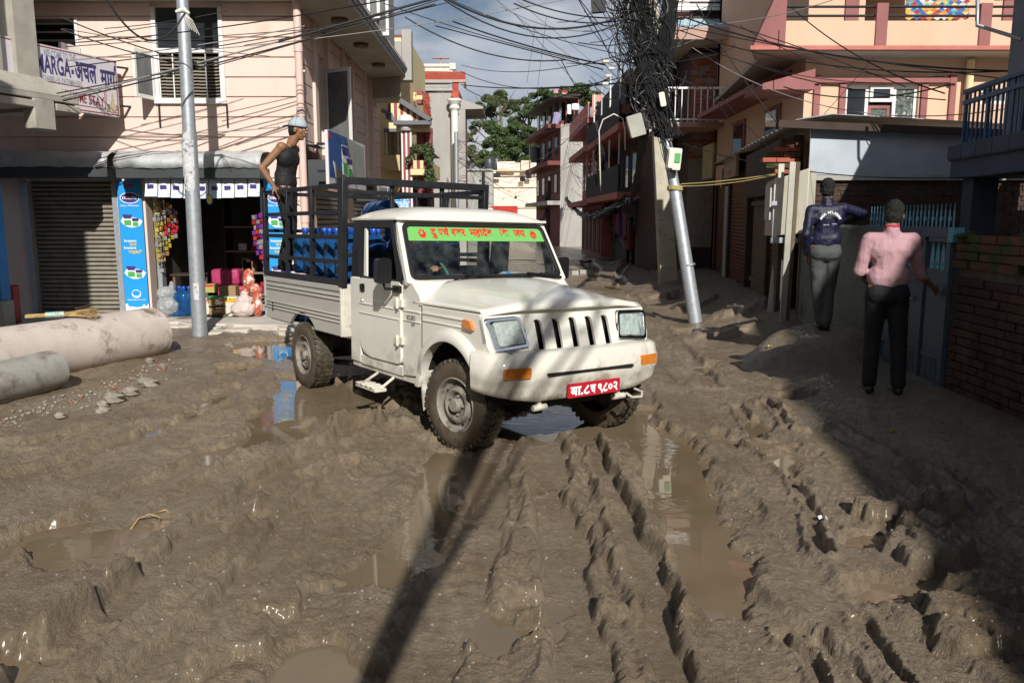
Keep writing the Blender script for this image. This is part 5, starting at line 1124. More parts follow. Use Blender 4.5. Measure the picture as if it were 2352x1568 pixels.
for k, (y0, y1) in enumerate(((18.3, 19.6), (19.68, 21.0))):
    t = thing('side_awning', ['tin awning on the street side of the pink house, nearer piece', 'tin awning on the street side of the pink house, farther piece by the yellow house'][k], 'awning', (XW, y0, 2.5)); mb = MB(); P = []
    for i in range(9): y = y0 + (y1 - y0) * i / 8; P.append([(XW + .02, y, 2.62), (XW + .3, y, 2.60), (XW + .5, y, 2.50 + rnd.uniform(-.01, .01)), (XW + .52, y, 2.22)])
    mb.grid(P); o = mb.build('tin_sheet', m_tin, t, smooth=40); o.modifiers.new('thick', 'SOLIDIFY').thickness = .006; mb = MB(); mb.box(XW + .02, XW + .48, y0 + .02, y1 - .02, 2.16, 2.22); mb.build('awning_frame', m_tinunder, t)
t = thing('side_awning', 'dark curled tin canopy beside the drain pipe behind the billboard', 'awning', (XW, 14.2, 2.5)); mb = MB(); P = []
for i in range(7): y = 13.75 + .9 * i / 6; P.append([(XW + .02, y, 3.0), (XW + .25, y, 3.0), (XW + .5, y, 2.86), (XW + .55, y, 2.45)])
mb.grid(P); o = mb.build('tin_sheet', m_tin, t, smooth=40); o.modifiers.new('thick', 'SOLIDIFY').thickness = .006; mb = MB(); mb.box(XW + .02, XW + .45, 13.8, 14.6, 2.3, 2.75); mb.build('awning_frame', m_tinunder, t)
# ---- billboard standing off the wall
b0 = PY(752, 298, 13.45); b1 = PY(838, 330, 16.3)
B0 = Vector((b0[0], 13.45, 0)); B1 = Vector((b1[0], 16.3, 0)); zt_, zb_ = b0[2], PY(750, 424, 13.45)[2]; bw = (B1 - B0).length
bb = thing('billboard', 'blue dairy advertising billboard fixed along the street side of the pink house', 'billboard', (B0.x, B0.y, zb_)); BF = frame4((B0.x, B0.y, zb_), B1 - B0, (0, 0, 1)); H_ = zt_ - zb_
if (BF.to_3x3() @ Vector((0, -1, 0))).x < 0: pass
def bpl(pts, mt, nm, off, t=.004, par=bb):
    mb = MB(); mb.plate(pts, (), t, BF @ T_((0, -off, 0))); return mb.build(nm, mt, par)
bpl([(0, 0), (bw, 0), (bw, H_), (0, H_)], m_signw, 'board', 0, .05)
bpl([(.04, .14 * H_), (bw * .62, .14 * H_), (bw * .47, H_), (.04, H_)], M('blue_poster', (.02, .10, .32), .4, var=.05), 'blue_print', .003)
bpl([(bw * .62, .14 * H_), (bw * .98, .10 * H_), (bw * .96, .93 * H_), (bw * .47, H_)], M('faded_poster', (.36, .38, .34), .5, var=.3, vs=3, col2=(.2, .25, .22), c2s=3, c2t=.5, stretch=(3, 3, .6)), 'faded_print', .003)
for sx_, sz_, w_, h_ in ((.33, .24, .14, .58), (.45, .22, .13, .38)):
    x_ = bw * sx_; bpl([(x_, H_ * sz_), (x_ + bw * w_, H_ * sz_), (x_ + bw * w_ * 1.05, H_ * (sz_ + h_)), (x_ - .03, H_ * (sz_ + h_))], m_bannerw, 'packet_print', .007)
    bpl([(x_ + .05, H_ * (sz_ + .02)), (x_ + bw * w_ - .05, H_ * (sz_ + .02)), (x_ + bw * w_ - .05, H_ * (sz_ + h_ * .42)), (x_ + .05, H_ * (sz_ + h_ * .42))], m_greenp, 'packet_green', .011)
    bpl([(x_, H_ * (sz_ + h_ * .68)), (x_ + bw * w_, H_ * (sz_ + h_ * .68)), (x_ + bw * w_ * 1.03, H_ * (sz_ + h_ * .97)), (x_ - .02, H_ * (sz_ + h_ * .97))], m_purple, 'packet_top', .011)
bpl([(.12 + .09 * math.cos(R(a)), H_ * .9 + .05 * math.sin(R(a))) for a in range(0, 360, 30)], m_redp, 'round_logo', .007)
mb = MB(); letter(mb, 'नेपाल डेरी', BF @ T_((bw * .42, -.006, .03)), .07, .03); letter(mb, 'Nepal', BF @ T_((.08, -.006, H_ * .19)), .045, .02); mb.build('lettering', m_navyp, bb)
mb = MB(); mb.box(B0.x - .2, B0.x, 13.5, 13.54, zb_ + .2, zb_ + .24); mb.box(B0.x - .2, B0.x, 13.5, 13.54, zt_ - .24, zt_ - .2); mb.build('bracket', m_blacksteel, bb)
# ---- welcome sign, running from the house wall towards the grey building
SR = Vector(PY(271, 200, 13.25)); zT = PY(268, 140, 13.25)[2]; zB = PY(275, 270, 13.25)[2]; sdir = Vector((.36, .93, 0)).normalized(); SLEN = 4.2
sign = thing('sign_board', 'white welcome sign with blue and red lettering hung between grey building and pink wall', 'sign', (SR.x, SR.y, zB))
SF = frame4((SR.x - sdir.x * SLEN, SR.y - sdir.y * SLEN, zB), sdir, (0, 0, 1)); SH = zT - zB
mb = MB(); mb.plate([(0, 0), (SLEN, 0), (SLEN, SH), (0, SH)], (), .10, SF); mb.build('board', m_signw, sign)
mb = MB()
for a, b, c, d in ((0, .02, SLEN, .035), (0, SH - .035, SLEN, SH - .02), (SLEN - .035, .02, SLEN - .02, SH - .02), (.3, .09, SLEN - .27, .10), (.3, .36, SLEN - .27, .37), (SLEN - .28, .09, SLEN - .27, .37), (SLEN - .25, .06, SLEN - .02, .068), (SLEN - .25, .42, SLEN - .02, .428), (SLEN - .25, .06, SLEN - .243, .42)): mb.plate([(a, b), (c, b), (c, d), (a, d)], (), .002, SF @ T_((0, -.004, 0)))
mb.build('border_line', m_maroonp, sign)
S2 = SF @ T_((0, -.004, 0))
def sl_(txt, t1, t0, z, h, b, m): letter(m, txt, S2 @ T_((SLEN - t1, 0, z)), h, b, width=t1 - t0)
mb = MB(); sl_('MARGA', 1.42, .86, .56 * SH, .36, .02, mb); sl_('-', .85, .81, .56 * SH, .36, .04, mb); sl_('अचल', .79, .40, .54 * SH, .40, .03, mb); sl_('माग', .33, .045, .52 * SH, .36, .03, mb); mb.plate([(SLEN - .07, .80 * SH), (SLEN - .045, .80 * SH), (SLEN - .03, .90 * SH), (SLEN - .05, .91 * SH)], (), .001, S2); mb.build('lettering', m_navyp, sign)
mb = MB(); sl_("A'S", 1.06, .93, .17 * SH, .2, .015, mb); sl_('HOME', .90, .62, .16 * SH, .2, .015, mb); sl_('STAY', .58, .29, .15 * SH, .2, .015, mb); mb.build('lettering', m_maroonp, sign)
mb = MB(); sl_('WELCOME TO THE', 1.3, .76, .83 * SH, .14, .01, mb); sl_('CHABEL-15, KATHMANDU', 1.34, .68, .43 * SH, .11, .008, mb); mb.build('lettering', m_greyp, sign)
mb = MB(); cx = SLEN - .13; mb.plate([(cx - .06, .09), (cx + .06, .09), (cx + .03, .24), (cx + .01, .36), (cx - .01, .36), (cx - .03, .24)], (), .002, S2); mb.build('temple_print', M('beige_print', (.50, .44, .28), .5, var=.3, vs=30), sign)
mb = MB(); mb.plate([(cx - .10, .09), (cx - .06, .09), (cx - .06, .18), (cx - .10, .18)], (), .002, S2); mb.plate([(cx + .06, .09), (cx + .10, .09), (cx + .10, .18), (cx + .06, .18)], (), .002, S2); mb.build('prayer_wheel_print', M('brown_striped_print', (.3, .2, .12), .5, var=.7, vs=60), sign)
for z in (zB + .18, zB + .78): mb = MB(); mb.beam((SR.x, SR.y + .02, z), (SR.x + .06, 13.5, z + .02), .03); mb.build('bracket', m_blacksteel, sign)
# ---- grey concrete building with flared cornice
O = Vector(PY(86, 100, 11.9)); O.z = 0; gd = Vector((.335, 1, 0)).normalized(); GF = frame4((O.x, O.y, 0), gd, (0, 0, 1))
zc0 = PY(86, 178, 11.9)[2]; zc1 = PY(110, 219, 11.75)[2]; zc2 = PY(110, 233, 11.75)[2]; zc3 = PY(110, 246, 11.75)[2]
gb = thing('concrete_building', 'grey concrete building with pilasters and a broken flared cornice at the upper left edge', 'building', (O.x, O.y, 0))
def gbox(mb, a0, a1, b0, b1, z0, z1): mb.add([tuple(GF @ Vector(p)) for p in ((a0, b0, z0), (a1, b0, z0), (a1, b1, z0), (a0, b1, z0), (a0, b0, z1), (a1, b0, z1), (a1, b1, z1), (a0, b1, z1))], [(0, 3, 2, 1), (4, 5, 6, 7), (0, 1, 5, 4), (1, 2, 6, 5), (2, 3, 7, 6), (3, 0, 4, 7)])
mb = MB(); gbox(mb, -3.2, -.02, .12, 3.0, zc0, 7.6); mb.build('wall', m_conc, gb)
for a0, a1 in ((-.36, 0), (-.84, -.57), (-1.4, -1.05), (-2.0, -1.7), (-2.7, -2.4)): mb = MB(); gbox(mb, a0, a1, 0, .12, zc0 - .02, 7.6); mb.build('pilaster', m_conc, gb, bevel=.008)
mb = MB(); v = [tuple(GF @ Vector(p)) for p in ((-3.2, -.0, zc0), (.0, -.0, zc0), (.0, 3, zc0), (-3.2, 3, zc0), (-3.2, -.30, zc1), (.36, -.30, zc1), (.36, 3, zc1), (-3.2, 3, zc1))]
mb.add(v, [(0, 1, 5, 4), (1, 2, 6, 5), (0, 3, 2, 1), (4, 5, 6, 7)]); mb.build('flared_cornice', m_conc, gb, smooth=20)
mb = MB(); gbox(mb, -3.2, .36, -.30, 3, zc2, zc1 - .003); mb.build('cornice_band', m_conc, gb, bevel=.01)
mb = MB(); gbox(mb, -3.2, .33, -.24, 3, zc3 + .04, zc2); mb.build('cornice_recess', M('dark_concrete', (.08, .075, .07), .9), gb)
mb = MB(); gbox(mb, -.05, .37, -.31, 3, zc3 - .05, zc3 + .05); gbox(mb, -3.2, -.40, -.31, 3, zc3 - .05, zc3 + .05); gbox(mb, -.42, -.08, -.31, -.1, zc3 - .33, zc2 + .002); mb.build('cornice_lower_band', m_conc, gb, bevel=.012)
mb = MB(); mb.box(-9.5, -7.62, 11.9, 12.15, .55, 2.75); mb.build('blue_pillar', m_bluepaint, gb, bevel=.02)
mb = MB(); mb.box(-9.5, -7.60, 11.88, 12.17, 0, .55); mb.build('bare_pillar_foot', m_conc, gb, bevel=.02)
tag(MB().box(-7.55, -7.35, 11.2, 11.23, 2.95, 3.15).build('hanging_cloth', M('pink_blue_cloth', (.35, .08, .2), .7, var=.6, vs=20, col2=(.05, .15, .5), c2s=12, c2t=.5), bevel=.01), 'small pink and blue cloth bundle hanging under the grey cornice', 'cloth')
tag(MB().box(-7.95, -7.70, 12.3, 12.5, GZ, .75).build('red_bin', M('red_plastic_bin', (.3, .01, .015), .35, var=.1), bevel=.03), 'red plastic bin in the shade beside the blue pillar', 'bin')
# ---- drainage pipes
def pipe(name, label, E, d, L_, r, th, mt):
    d = Vector(d).normalized(); M4 = Matrix.Translation(E) @ d.to_track_quat('Z', 'Y').to_matrix().to_4x4(); t = thing(name, label, 'concrete pipe', mat=M4)
    mb = MB(); rr = random.Random(5); prof = [(r - th, 0), (r - .02, -.0), (r, .02)] + [(r, L_ * k / 12) for k in range(1, 12)] + [(r, L_), (r - th, L_), (r - th, 0)]
    mb.lathe(prof, (0, 0, 0), 'Z', 48, close=True); o = LB(mb, 'pipe_shell', mt, parent=t, smooth=40)
    tx = bpy.data.textures.new('pipe_dents', 'CLOUDS'); tx.noise_scale = .25; dm = o.modifiers.new('dents', 'DISPLACE'); dm.texture = tx; dm.strength = .015; dm.texture_coords = 'LOCAL'
    return t
p1 = pipe('drainage_pipe', 'large pinkish concrete pipe lying by the shop with a straw broom on top', (-4.55, 10.05, .335), (-.36, -.93, .0), 4.6, .325, .05, m_pipe)
p2 = pipe('drainage_pipe', 'smaller dark grey concrete pipe lying in front of the large one', (-4.70, 8.05, .235), (-.19, -.98, -.0), 3.5, .21, .04, m_pipe2)
for (a, b, s_) in ((245, 862, .05), (300, 858, .06), (515, 845, .045)):
    pass
for u_, v_, rr in ((350, 822, .055), (420, 796, .0), (515 * .58, 880, .05)):
    if rr == 0: continue
    E = Vector((-4.55, 10.05, .335)); d = Vector((-.36, -.93, 0)).normalized(); a_, b_, c_ = ray(u_, v_); o3 = Vector((0, 0, CAMZ)); dr = Vector((a_, b_, c_)).normalized()
    oc = o3 - E; A_ = dr - d * dr.dot(d); B_ = oc - d * oc.dot(d); qa = A_.dot(A_); qb = 2 * A_.dot(B_); qc = B_.dot(B_) - .325 ** 2; disc = qb * qb - 4 * qa * qc
    if disc > 0:
        tt = (-qb - math.sqrt(disc)) / (2 * qa); hp_ = o3 + dr * tt; nn = (hp_ - E - d * (hp_ - E).dot(d)).normalized(); mb = MB(); mb.tube([hp_ - nn * .02, hp_ + nn * .004], [rr, rr * .8], 9); mb.build('chipped_hole', M('dark_chip', (.05, .045, .04), .9), p1)
# broom
bd = Vector((.93, .36, .03)); A0 = Vector(PY(58, 741, 8.75)); A1 = Vector(PY(228, 733, 9.1)); A0.z = .69; A1.z = .70
br = thing('straw_broom', 'straw broom with striped binding lying on the large pipe', 'broom', tuple(A0)); rb = random.Random(9)
mb = MB(); dv = (A1 - A0); side_ = Vector((-dv.y, dv.x, 0)).normalized()
for k in range(110):
    o_ = side_ * rb.gauss(0, .016) + Vector((0, 0, abs(rb.gauss(0, .013)))); fan = side_ * rb.gauss(0, .045) + Vector((0, 0, rb.gauss(.0, .02) - .01))
    mb.tube([A0 + o_ + dv * rb.uniform(0, .06), A0 + dv * .45 + o_ * .9, A0 + dv * .72 + o_ * 1.2 + fan * .5, A0 + dv * rb.uniform(.88, 1.0) + o_ + fan * 1.1], [.003, .003, .002, .0015], 3, cap=False)
mb.build('straw_bundle', m_straw, br)
mb = MB()
for k in range(70): o_ = side_ * rb.gauss(0, .03) + Vector((0, 0, abs(rb.gauss(0, .02)))); mb.tube([A0 + dv * .68 + o_, A0 + dv * rb.uniform(.9, 1.02) + o_ * 1.7], [.003, .0012], 3, cap=False)
mb.build('dark_bristle_tips', m_strawd, br)
mb = MB(); mb.tube([A0 + dv * .27 + Vector((0, 0, .012)), A0 + dv * .52 + Vector((0, 0, .012))], .034, 10)
mb.build('striped_binding', M('striped_binding_cloth', (.25, .45, .45), .6, var=.5, vs=45, col2=(.6, .6, .45), c2s=30, c2t=.5, stretch=(3, .4, .4)), br, smooth=60)
# rubble beside the pipes
rb = random.Random(21)
def stone(mb, c, r, n=7):
    base = len(mb.v); pts = []
    for i in range(4):
        for k in range(n): a = 2 * math.pi * k / n + i; t = math.pi * (i + .5) / 4; pts.append(Vector((c[0] + r * rb.uniform(.75, 1.2) * math.sin(t) * math.cos(a), c[1] + r * rb.uniform(.75, 1.2) * math.sin(t) * math.sin(a), c[2] + r * .7 * math.cos(t))))
    mb.v += [tuple(p) for p in pts]
    for i in range(3):
        for k in range(n): mb.f.append((base + i * n + k, base + (i + 1) * n + k, base + (i + 1) * n + (k + 1) % n, base + i * n + (k + 1) % n)); mb.mi.append(0)
    mb.f.append(tuple(base + k for k in range(n))); mb.f.append(tuple(base + 3 * n + k for k in range(n))[::-1]); mb.mi += [0, 0]
m_rub = M('pale_rubble', (.27, .24, .20), .85, var=.35, vs=12, bump=.3, bs=40); m_rubb = M('brick_rubble', (.30, .13, .08), .85, var=.4, vs=9)
for i, (u_, v_, r_) in enumerate(((353, 795, .055), (347, 863 - 0, .0), (545 * .58 + 30, 883, .09), (300, 905, .085), (262, 921, .10), (238, 945, .08), (410 * .58, 932, .06), (533, 0, 0), (330, 880, .07), (138, 962, .05), (375, 845, .05), (345, 838, .06))):
    if r_ <= 0 or v_ <= 0: continue
    p = PZ(u_, v_, .05); mb = MB(); stone(mb, (p[0], p[1], H1(p[0], p[1]) + r_ * .45), r_, 7); o = mb.build('stone', m_rub, smooth=25); tag(o, '%s pale broken stone by the pipes' % ['palest', 'widest', 'largest', 'square', 'rounded', 'lowest', 'broad', 'narrow', 'tall', 'small', 'sharp', 'last'][i], 'stone', 'broken stones beside the pipes')
mb = MB()
for i in range(230):
    t_ = rb.random(); p = PZ(-20 + 430 * t_ + rb.gauss(0, 14), 975 - 150 * t_ + abs(rb.gauss(0, 12)), .05); r_ = rb.choice((.006, .008, .011, .018)); stone(mb, (p[0], p[1], H1(p[0], p[1]) + r_ * .5), r_, 5)
mb.build('rubble', m_rub, kind='stuff')
mb = MB()
for i in range(14):
    t_ = rb.random(); p = PZ(-20 + 430 * t_ + rb.gauss(0, 14), 975 - 150 * t_ + abs(rb.gauss(0, 12)), .05); r_ = rb.choice((.012, .02, .03)); stone(mb, (p[0], p[1], H1(p[0], p[1]) + r_ * .5), r_, 5)
mb.build('brick_rubble', m_rubb, kind='stuff')
# ---- round steel pole before the shop
b = Vector(PZ(460, 780, .03)); zt = 7.2
pole = thing('steel_pole', 'upright galvanised steel pole with torn posters before the open shop', 'pole', (b.x, b.y, 0))
tp = Vector((b.x + .05, b.y, zt)); segs = [(0, .105), (.40, .098), (.415, .09), (.72, .078), (.73, .07), (1, .06)]
mb = MB(); mb.tube([b.lerp(tp, s) for s, r in segs], [r for s, r in segs], 20); mb.build('shaft', m_steel, pole, smooth=50)
for s in (.30, .47, .58, .69):
    mb = MB(); c = b.lerp(tp, s); mb.tube([c, c + Vector((0, 0, .025))], .100 - .035 * s, 16); mb.build('band', m_steel, pole)
m_torn = M('torn_paper', (.55, .56, .58), .8, var=.2, vs=15, col2=(.2, .2, .22), c2s=18, c2t=.55, c2w=.04)
for k, (z0, z1, a0, a1) in enumerate(((2.35, 2.85, 200, 330), (2.15, 2.38, 230, 320), (.62, .86, 225, 300), (2.85, 2.95, 240, 300))):
    P = []
    for zz in (z0, z1): P.append([(b.x + .012 + .1045 * math.cos(R(a)), b.y + .1045 * math.sin(R(a)), zz + .02 * math.sin(a * 1.3)) for a in range(a0, a1, 12)])
    MB().grid(P).build('torn_poster', m_torn, pole)
# ---- vinyl shop banners
def dbanner(x0, x1, y, label, nm='shop_banner'):
    t = thing(nm, label, 'banner', (x0, y, GZ)); w = x1 - x0; z0, z1 = .19, 2.38
    F = T_((x0, y, 0)); mb = MB(); mb.plate([(0, z0), (w, z0), (w, z1), (0, z1)], (), .015, F); mb.build('vinyl_sheet', m_banner, t)
    def pp(pts, mt, nm2, off): mb = MB(); mb.plate([(a * w, z0 + b * (z1 - z0)) for a, b in pts], (), .001, F @ T_((0, -off, 0))); return mb.build(nm2, mt, t)
    def L4(a, b): return F @ T_((a * w, -.007, z0 + b * (z1 - z0)))
    pp([(.5 + .42 * math.cos(R(a)) * (1.0 if abs(math.sin(R(a))) < .9 else .9), .875 + .042 * math.sin(R(a))) for a in range(0, 360, 20)], m_bannerw, 'logo_rim', .003)
    pp([(.5 + .38 * math.cos(R(a)), .875 + .036 * math.sin(R(a))) for a in range(0, 360, 20)], m_purple, 'logo_field', .005)
    mb = MB(); letter(mb, 'DELITE', L4(.5, .866), .055, .03, width=w * .62, center=True); letter(mb, 'Dairy Whitener', L4(.5, .812), .035, .015, width=w * .8, center=True); letter(mb, 'Instant', L4(.15, .545), .06, .02, width=w * .52); letter(mb, 'Instant', L4(.12, .492), .06, .02, width=w * .52); letter(mb, 'Sujal Dairy Pvt. Ltd.', L4(.5, .10), .03, .015, width=w * .78, center=True); mb.build('lettering', m_bannerw, t)
    mb = MB(); letter(mb, 'स्वाद', L4(.35, .517), .06, .025); letter(mb, 'सन्तुष्टि', L4(.28, .462), .055, .025, width=w * .62); mb.build('lettering', m_yellowp, t)
    pp([(.5 + .2 * math.cos(R(a)), .15 + .032 * math.sin(R(a))) for a in range(0, 360, 20)], m_bannerw, 'round_logo', .003); pp([(.5 + .17 * math.cos(R(a)), .155 + .022 * math.sin(R(a))) for a in range(0, 360, 20)], m_banner, 'round_logo_field', .005)
    pp([(0, 0), (1, 0), (1, .075), (.9, .05), (.8, .07), (.7, .05), (.5, .045), (.3, .05), (.15, .05), (.08, .075), (0, .07)], m_bannerw, 'milk_splash', .003)
    for cz in (.70, .31):
        pp([(.05, cz), (.2, cz - .03), (.4, cz - .045), (.6, cz - .045), (.85, cz - .035), (.98, cz), (.85, cz + .02), (.6, cz + .03), (.3, cz + .03), (.15, cz + .03)], m_bannerw, 'milk_splash', .003)
        pp([(.14, cz + .052), (.55, cz + .05), (.5, cz + .02), (.2, cz + .02)], m_purple, 'packet_top', .005); pp([(.2, cz + .01), (.5, cz + .01), (.5, cz - .03), (.2, cz - .03)], m_greenp, 'packet_green', .005)
        pp([(.52, cz + .025), (.85, cz + .022), (.8, cz), (.56, cz)], m_purple, 'packet_top', .006); pp([(.56, cz - .005), (.8, cz - .005), (.8, cz - .036), (.56, cz - .036)], m_greenp, 'packet_green', .006)
    pp([(.3, .955), (.7, .955), (.7, .975), (.3, .975)], m_redp, 'red_oval', .003)
dbanner(-6.52, -6.13, 13.44, 'tall sky-blue vinyl banner between the roller shutter and the open shop'); dbanner(-4.07, -3.70, 13.42, 'tall sky-blue vinyl banner right of the shop, seen through the truck cage')
# ---- shop goods
flags = []
for k in range(9):
    u0 = 333 + 29.5 * k; sag = 6 * math.sin(math.pi * (k + .5) / 9); a = PY(u0, 407 + sag * .9, 13.1); c_ = PY(u0 + 27.5, 407 + sag * .9, 13.1); dz = .30; t = thing('paper_flag', 'printed white and blue paper flag, %s in the string over the shop front' % ['leftmost', 'second from left', 'third from left', 'fourth from left', 'middle one', 'fourth from right', 'third from right', 'second from right', 'rightmost'][k], 'flag', a, group='paper flags strung over the shop front')
    P = [[(a[0] + (c_[0] - a[0]) * q / 4, 13.1 - .06 * h * h + .01 * math.sin(q * 2 + k), a[2] + (c_[2] - a[2]) * q / 4 - dz * h) for q in range(5)] for h in (0, .25, .5, .75, 1)]
    mb = MB(); mb.grid(P); mb.build('flag_sheet', M('printed_flag_paper', (.62, .68, .72), .6, var=.1, vs=10, col2=(.12, .36, .6), c2s=14, c2t=.58, c2w=.06) if k == 0 else bpy.data.materials['printed_flag_paper'], t, smooth=180)
    mb = MB(); x0 = a[0] + .02; mb.box(x0 + .02, x0 + .12, 13.065, 13.070, a[2] - .17, a[2] - .11); mb.build('logo_print', m_purple, t)
t = thing('round_tag', 'yellow and green round hanging tag below the flags', 'tag', PY(481, 458, 13.0)); c_ = PY(481, 458, 13.0); M4 = T_(c_)
mb = MB(); mb.plate([(.05 * math.cos(R(a)), .085 * math.sin(R(a))) for a in range(0, 360, 20)], (), .012, M4); mb.build('green_disc', m_bluepaint, t); mb = MB(); mb.plate([(.04 * math.cos(R(a)), .07 * math.sin(R(a))) for a in range(0, 360, 20)], (), .004, M4 @ T_((0, -.005, 0))); mb.build('yellow_disc', m_yellowp, t)
mb = MB(); letter(mb, "LET'S", M4 @ T_((0, -.007, -.01)), .03, .02, center=True); mb.build('lettering', m_greenp, t)
# strips of sachets
pk = [M('gold_sachet', (.6, .45, .08), .25, metal=.5, var=.4, vs=30), M('red_sachet', (.5, .04, .05), .25, metal=.4, var=.4, vs=30), M('silver_sachet', (.6, .6, .6), .2, metal=.7, var=.3, vs=30), M('purple_sachet', (.22, .05, .32), .25, metal=.4, var=.4, vs=30), M('brown_sachet', (.25, .12, .05), .3, metal=.3, var=.4, vs=30)]
r_ = random.Random(12)
def strip(u, v0, v1, Y, cols, label, grp):
    a = PY(u, v0, Y); b_ = PY(u, v1, Y); t = thing('sachet_strip', label, 'sachet strip', a, group=grp); n = int((a[2] - b_[2]) / .085)
    for k in range(n):
        z = a[2] - .085 * k; x = a[0] + r_.uniform(-.012, .012); y = Y + r_.uniform(-.02, .02); an = r_.uniform(-.9, .9); w_ = .03; dx, dy = w_ * math.cos(an), w_ * math.sin(an); tl = r_.uniform(-.02, .02)
        mb = MB(); mb.hexa([(x - dx, y - dy - .004 + tl, z - .075), (x + dx, y + dy - .004 + tl, z - .075), (x + dx, y + dy + .004 + tl, z - .075), (x - dx, y - dy + .004 + tl, z - .075), (x - dx, y - dy - .012, z - .004), (x + dx, y + dy - .012, z - .004), (x + dx, y + dy + .002, z - .004), (x - dx, y - dy + .002, z - .004)]); mb.build('sachet', pk[r_.choice(cols)], t, bevel=.006, seg=1)
cn = 'strips of shiny sachets hanging in the shop mouth'
for k, u in enumerate((354, 361, 368, 375, 383, 390, 398, 404)): strip(u, 458 + r_.uniform(0, 10) + 3 * (k > 4) * (k - 4) * 2, (612, 628, 604, 598, 580, 560, 552, 530)[k], 13.36 + .05 * (k % 3) + .03 * k, (0, 0, 2) if k < 3 else (1, 2, 4, 0) if k < 6 else (3, 1, 2), 'sachet strip at the left of the shop mouth, %s' % ['gold, outermost', 'gold, second from the outer edge', 'gold and silver, third from the edge', 'red and gold, fourth from the edge', 'red and brown, fifth from the edge', 'red and silver, sixth from the edge', 'purple and red, seventh from the edge', 'purple and silver, innermost'][k], cn)
for k, u in enumerate((583, 590, 597, 602)): strip(u, 494 - 2 * k, (575, 590, 600, 640)[k], 13.34 + .04 * (k % 2), (3, 3, 1, 2), 'purple sachet strip by the right shop rail, %s' % ['innermost', 'second from the dark side', 'third from the dark side', 'outermost and longest'][k], cn)
# jars on the shop floor
jar_lab = ['nearest the clear bag', 'second from the clear bag', 'third from the clear bag', 'hidden partly by the steel pole']
for k, (u, dy) in enumerate(((403, -.02), (414, .12), (424, .05), (436, .10))):
    x, y, z = PY(u, 700, 13.3 + dy); copy_tree(jar0, T_((x, 13.3 + dy, GZ)) @ Matrix.Rotation(k, 4, 'Z') @ Matrix.Diagonal((.95, .95, 1.0, 1)), 'blue water jar standing on the shop step, ' + jar_lab[k])
def blob_thing(name, label, cat, parts, mt, vox=.014, wr=.02, sub='body', group=None):
    c0 = parts[0][0]; t = thing(name, label, cat, c0, group=group); mb = MB()
    for c, rx, ry, rz_ in parts: ellip(mb, (c[0] - c0[0], c[1] - c0[1], c[2] - c0[2]), rx, ry, rz_)
    skin_it(LB(mb, sub, mt, parent=t), vox, 4, .5, wr, .06); return t
x, y, z = PY(388, 690, 13.25); blob_thing('clear_bag', 'knotted clear plastic bag of empty jars on the shop step', 'plastic bag', [((x, 13.2, GZ + .17), .19, .14, .18), ((x - .02, 13.22, GZ + .38), .17, .12, .12), ((x + .06, 13.25, GZ + .50), .04, .03, .09)], m_clearbag, wr=.05)
x, y, z = PY(560, 700, 13.2); blob_thing('white_sack', 'bulging white sack slumped on the shop step', 'sack', [((x, 13.15, GZ + .13), .21, .15, .14), ((x + .03, 13.17, GZ + .27), .15, .12, .09), ((x + .03, 13.17, GZ + .38), .07, .06, .06)], m_sack, wr=.04)
x, y, z = PY(570, 640, 13.3); blob_thing('orange_bag', 'orange printed plastic bag hanging above the white sack', 'bag', [((x, 13.32, GZ + .60), .10, .08, .20), ((x - .05, 13.32, GZ + .42), .07, .06, .10)], m_orangebag, wr=.04)
x, y, z = PY(593, 690, 13.25); blob_thing('orange_sack', 'tall orange and white sack beside the right shop rail', 'sack', [((x, 13.2, GZ + .22), .085, .08, .24), ((x - .02, 13.2, GZ + .45), .09, .08, .10)], m_orangebag, wr=.04)
x = PY(501, 700, 13.3)[0]; t = thing('wicker_stool', 'round cane stool with green seat on the shop step', 'stool', (x, 13.25, GZ))
mb = MB(); mb.lathe([(.16, .31), (.165, .32), (.16, .335)], (x, 13.25, GZ), 'Z', 24); mb.build('seat', M('green_stool_seat', (.03, .30, .12), .5), t, smooth=50)
mb = MB()
for k in range(26): a = 2 * math.pi * k / 26; mb.tube([(x + .14 * math.cos(a), 13.25 + .14 * math.sin(a), GZ + .31), (x + .115 * math.cos(a + .5), 13.25 + .115 * math.sin(a + .5), GZ + .16), (x + .14 * math.cos(a + 1.0), 13.25 + .14 * math.sin(a + 1.0), GZ + .02)], .006, 4)
mb.build('cane_frame', m_straw, t)
mb = MB(); ring = [(x + .15 * math.cos(R(a)), 13.25 + .15 * math.sin(R(a)), GZ + .02) for a in range(0, 361, 20)]; mb.tube(ring, .02, 8, cap=False); mb.tube([(p[0] * .82 + x * .18, p[1] * .82 + 13.25 * .18, GZ + .17) for p in ring], .014, 8, cap=False); mb.build('base_ring', m_rubber, t, smooth=60)
def carton(u0, v0, u1, v1, Y, mt, label, text=None, tm=None, dpt=.2):
    r = rc(u0, v0, u1, v1, Y); z0 = GZ if v1 > 695 else r[2]; t = thing('carton', label, 'carton', (r[0], Y, z0)); mb = MB(); mb.box(r[0], r[1], Y, Y + dpt, z0, r[3]); mb.build('box_body', mt, t, bevel=.004)
    mb = MB(); mb.box(r[0] + .01, r[1] - .01, Y - .004, Y, z0 + (r[3] - z0) * .72, z0 + (r[3] - z0) * .95); mb.build('printed_band', tm or m_yellowp, t)
    if text: mb = MB(); letter(mb, text, T_(((r[0] + r[1]) / 2, Y - .006, z0 + (r[3] - z0) * .74)), (r[3] - z0) * .28, .02, center=True, width=(r[1] - r[0]) * .8); mb.build('lettering', m_redp if not tm else m_bannerw, t)
    return t
m_cartw = M('white_carton', (.6, .58, .52), .7, var=.08)
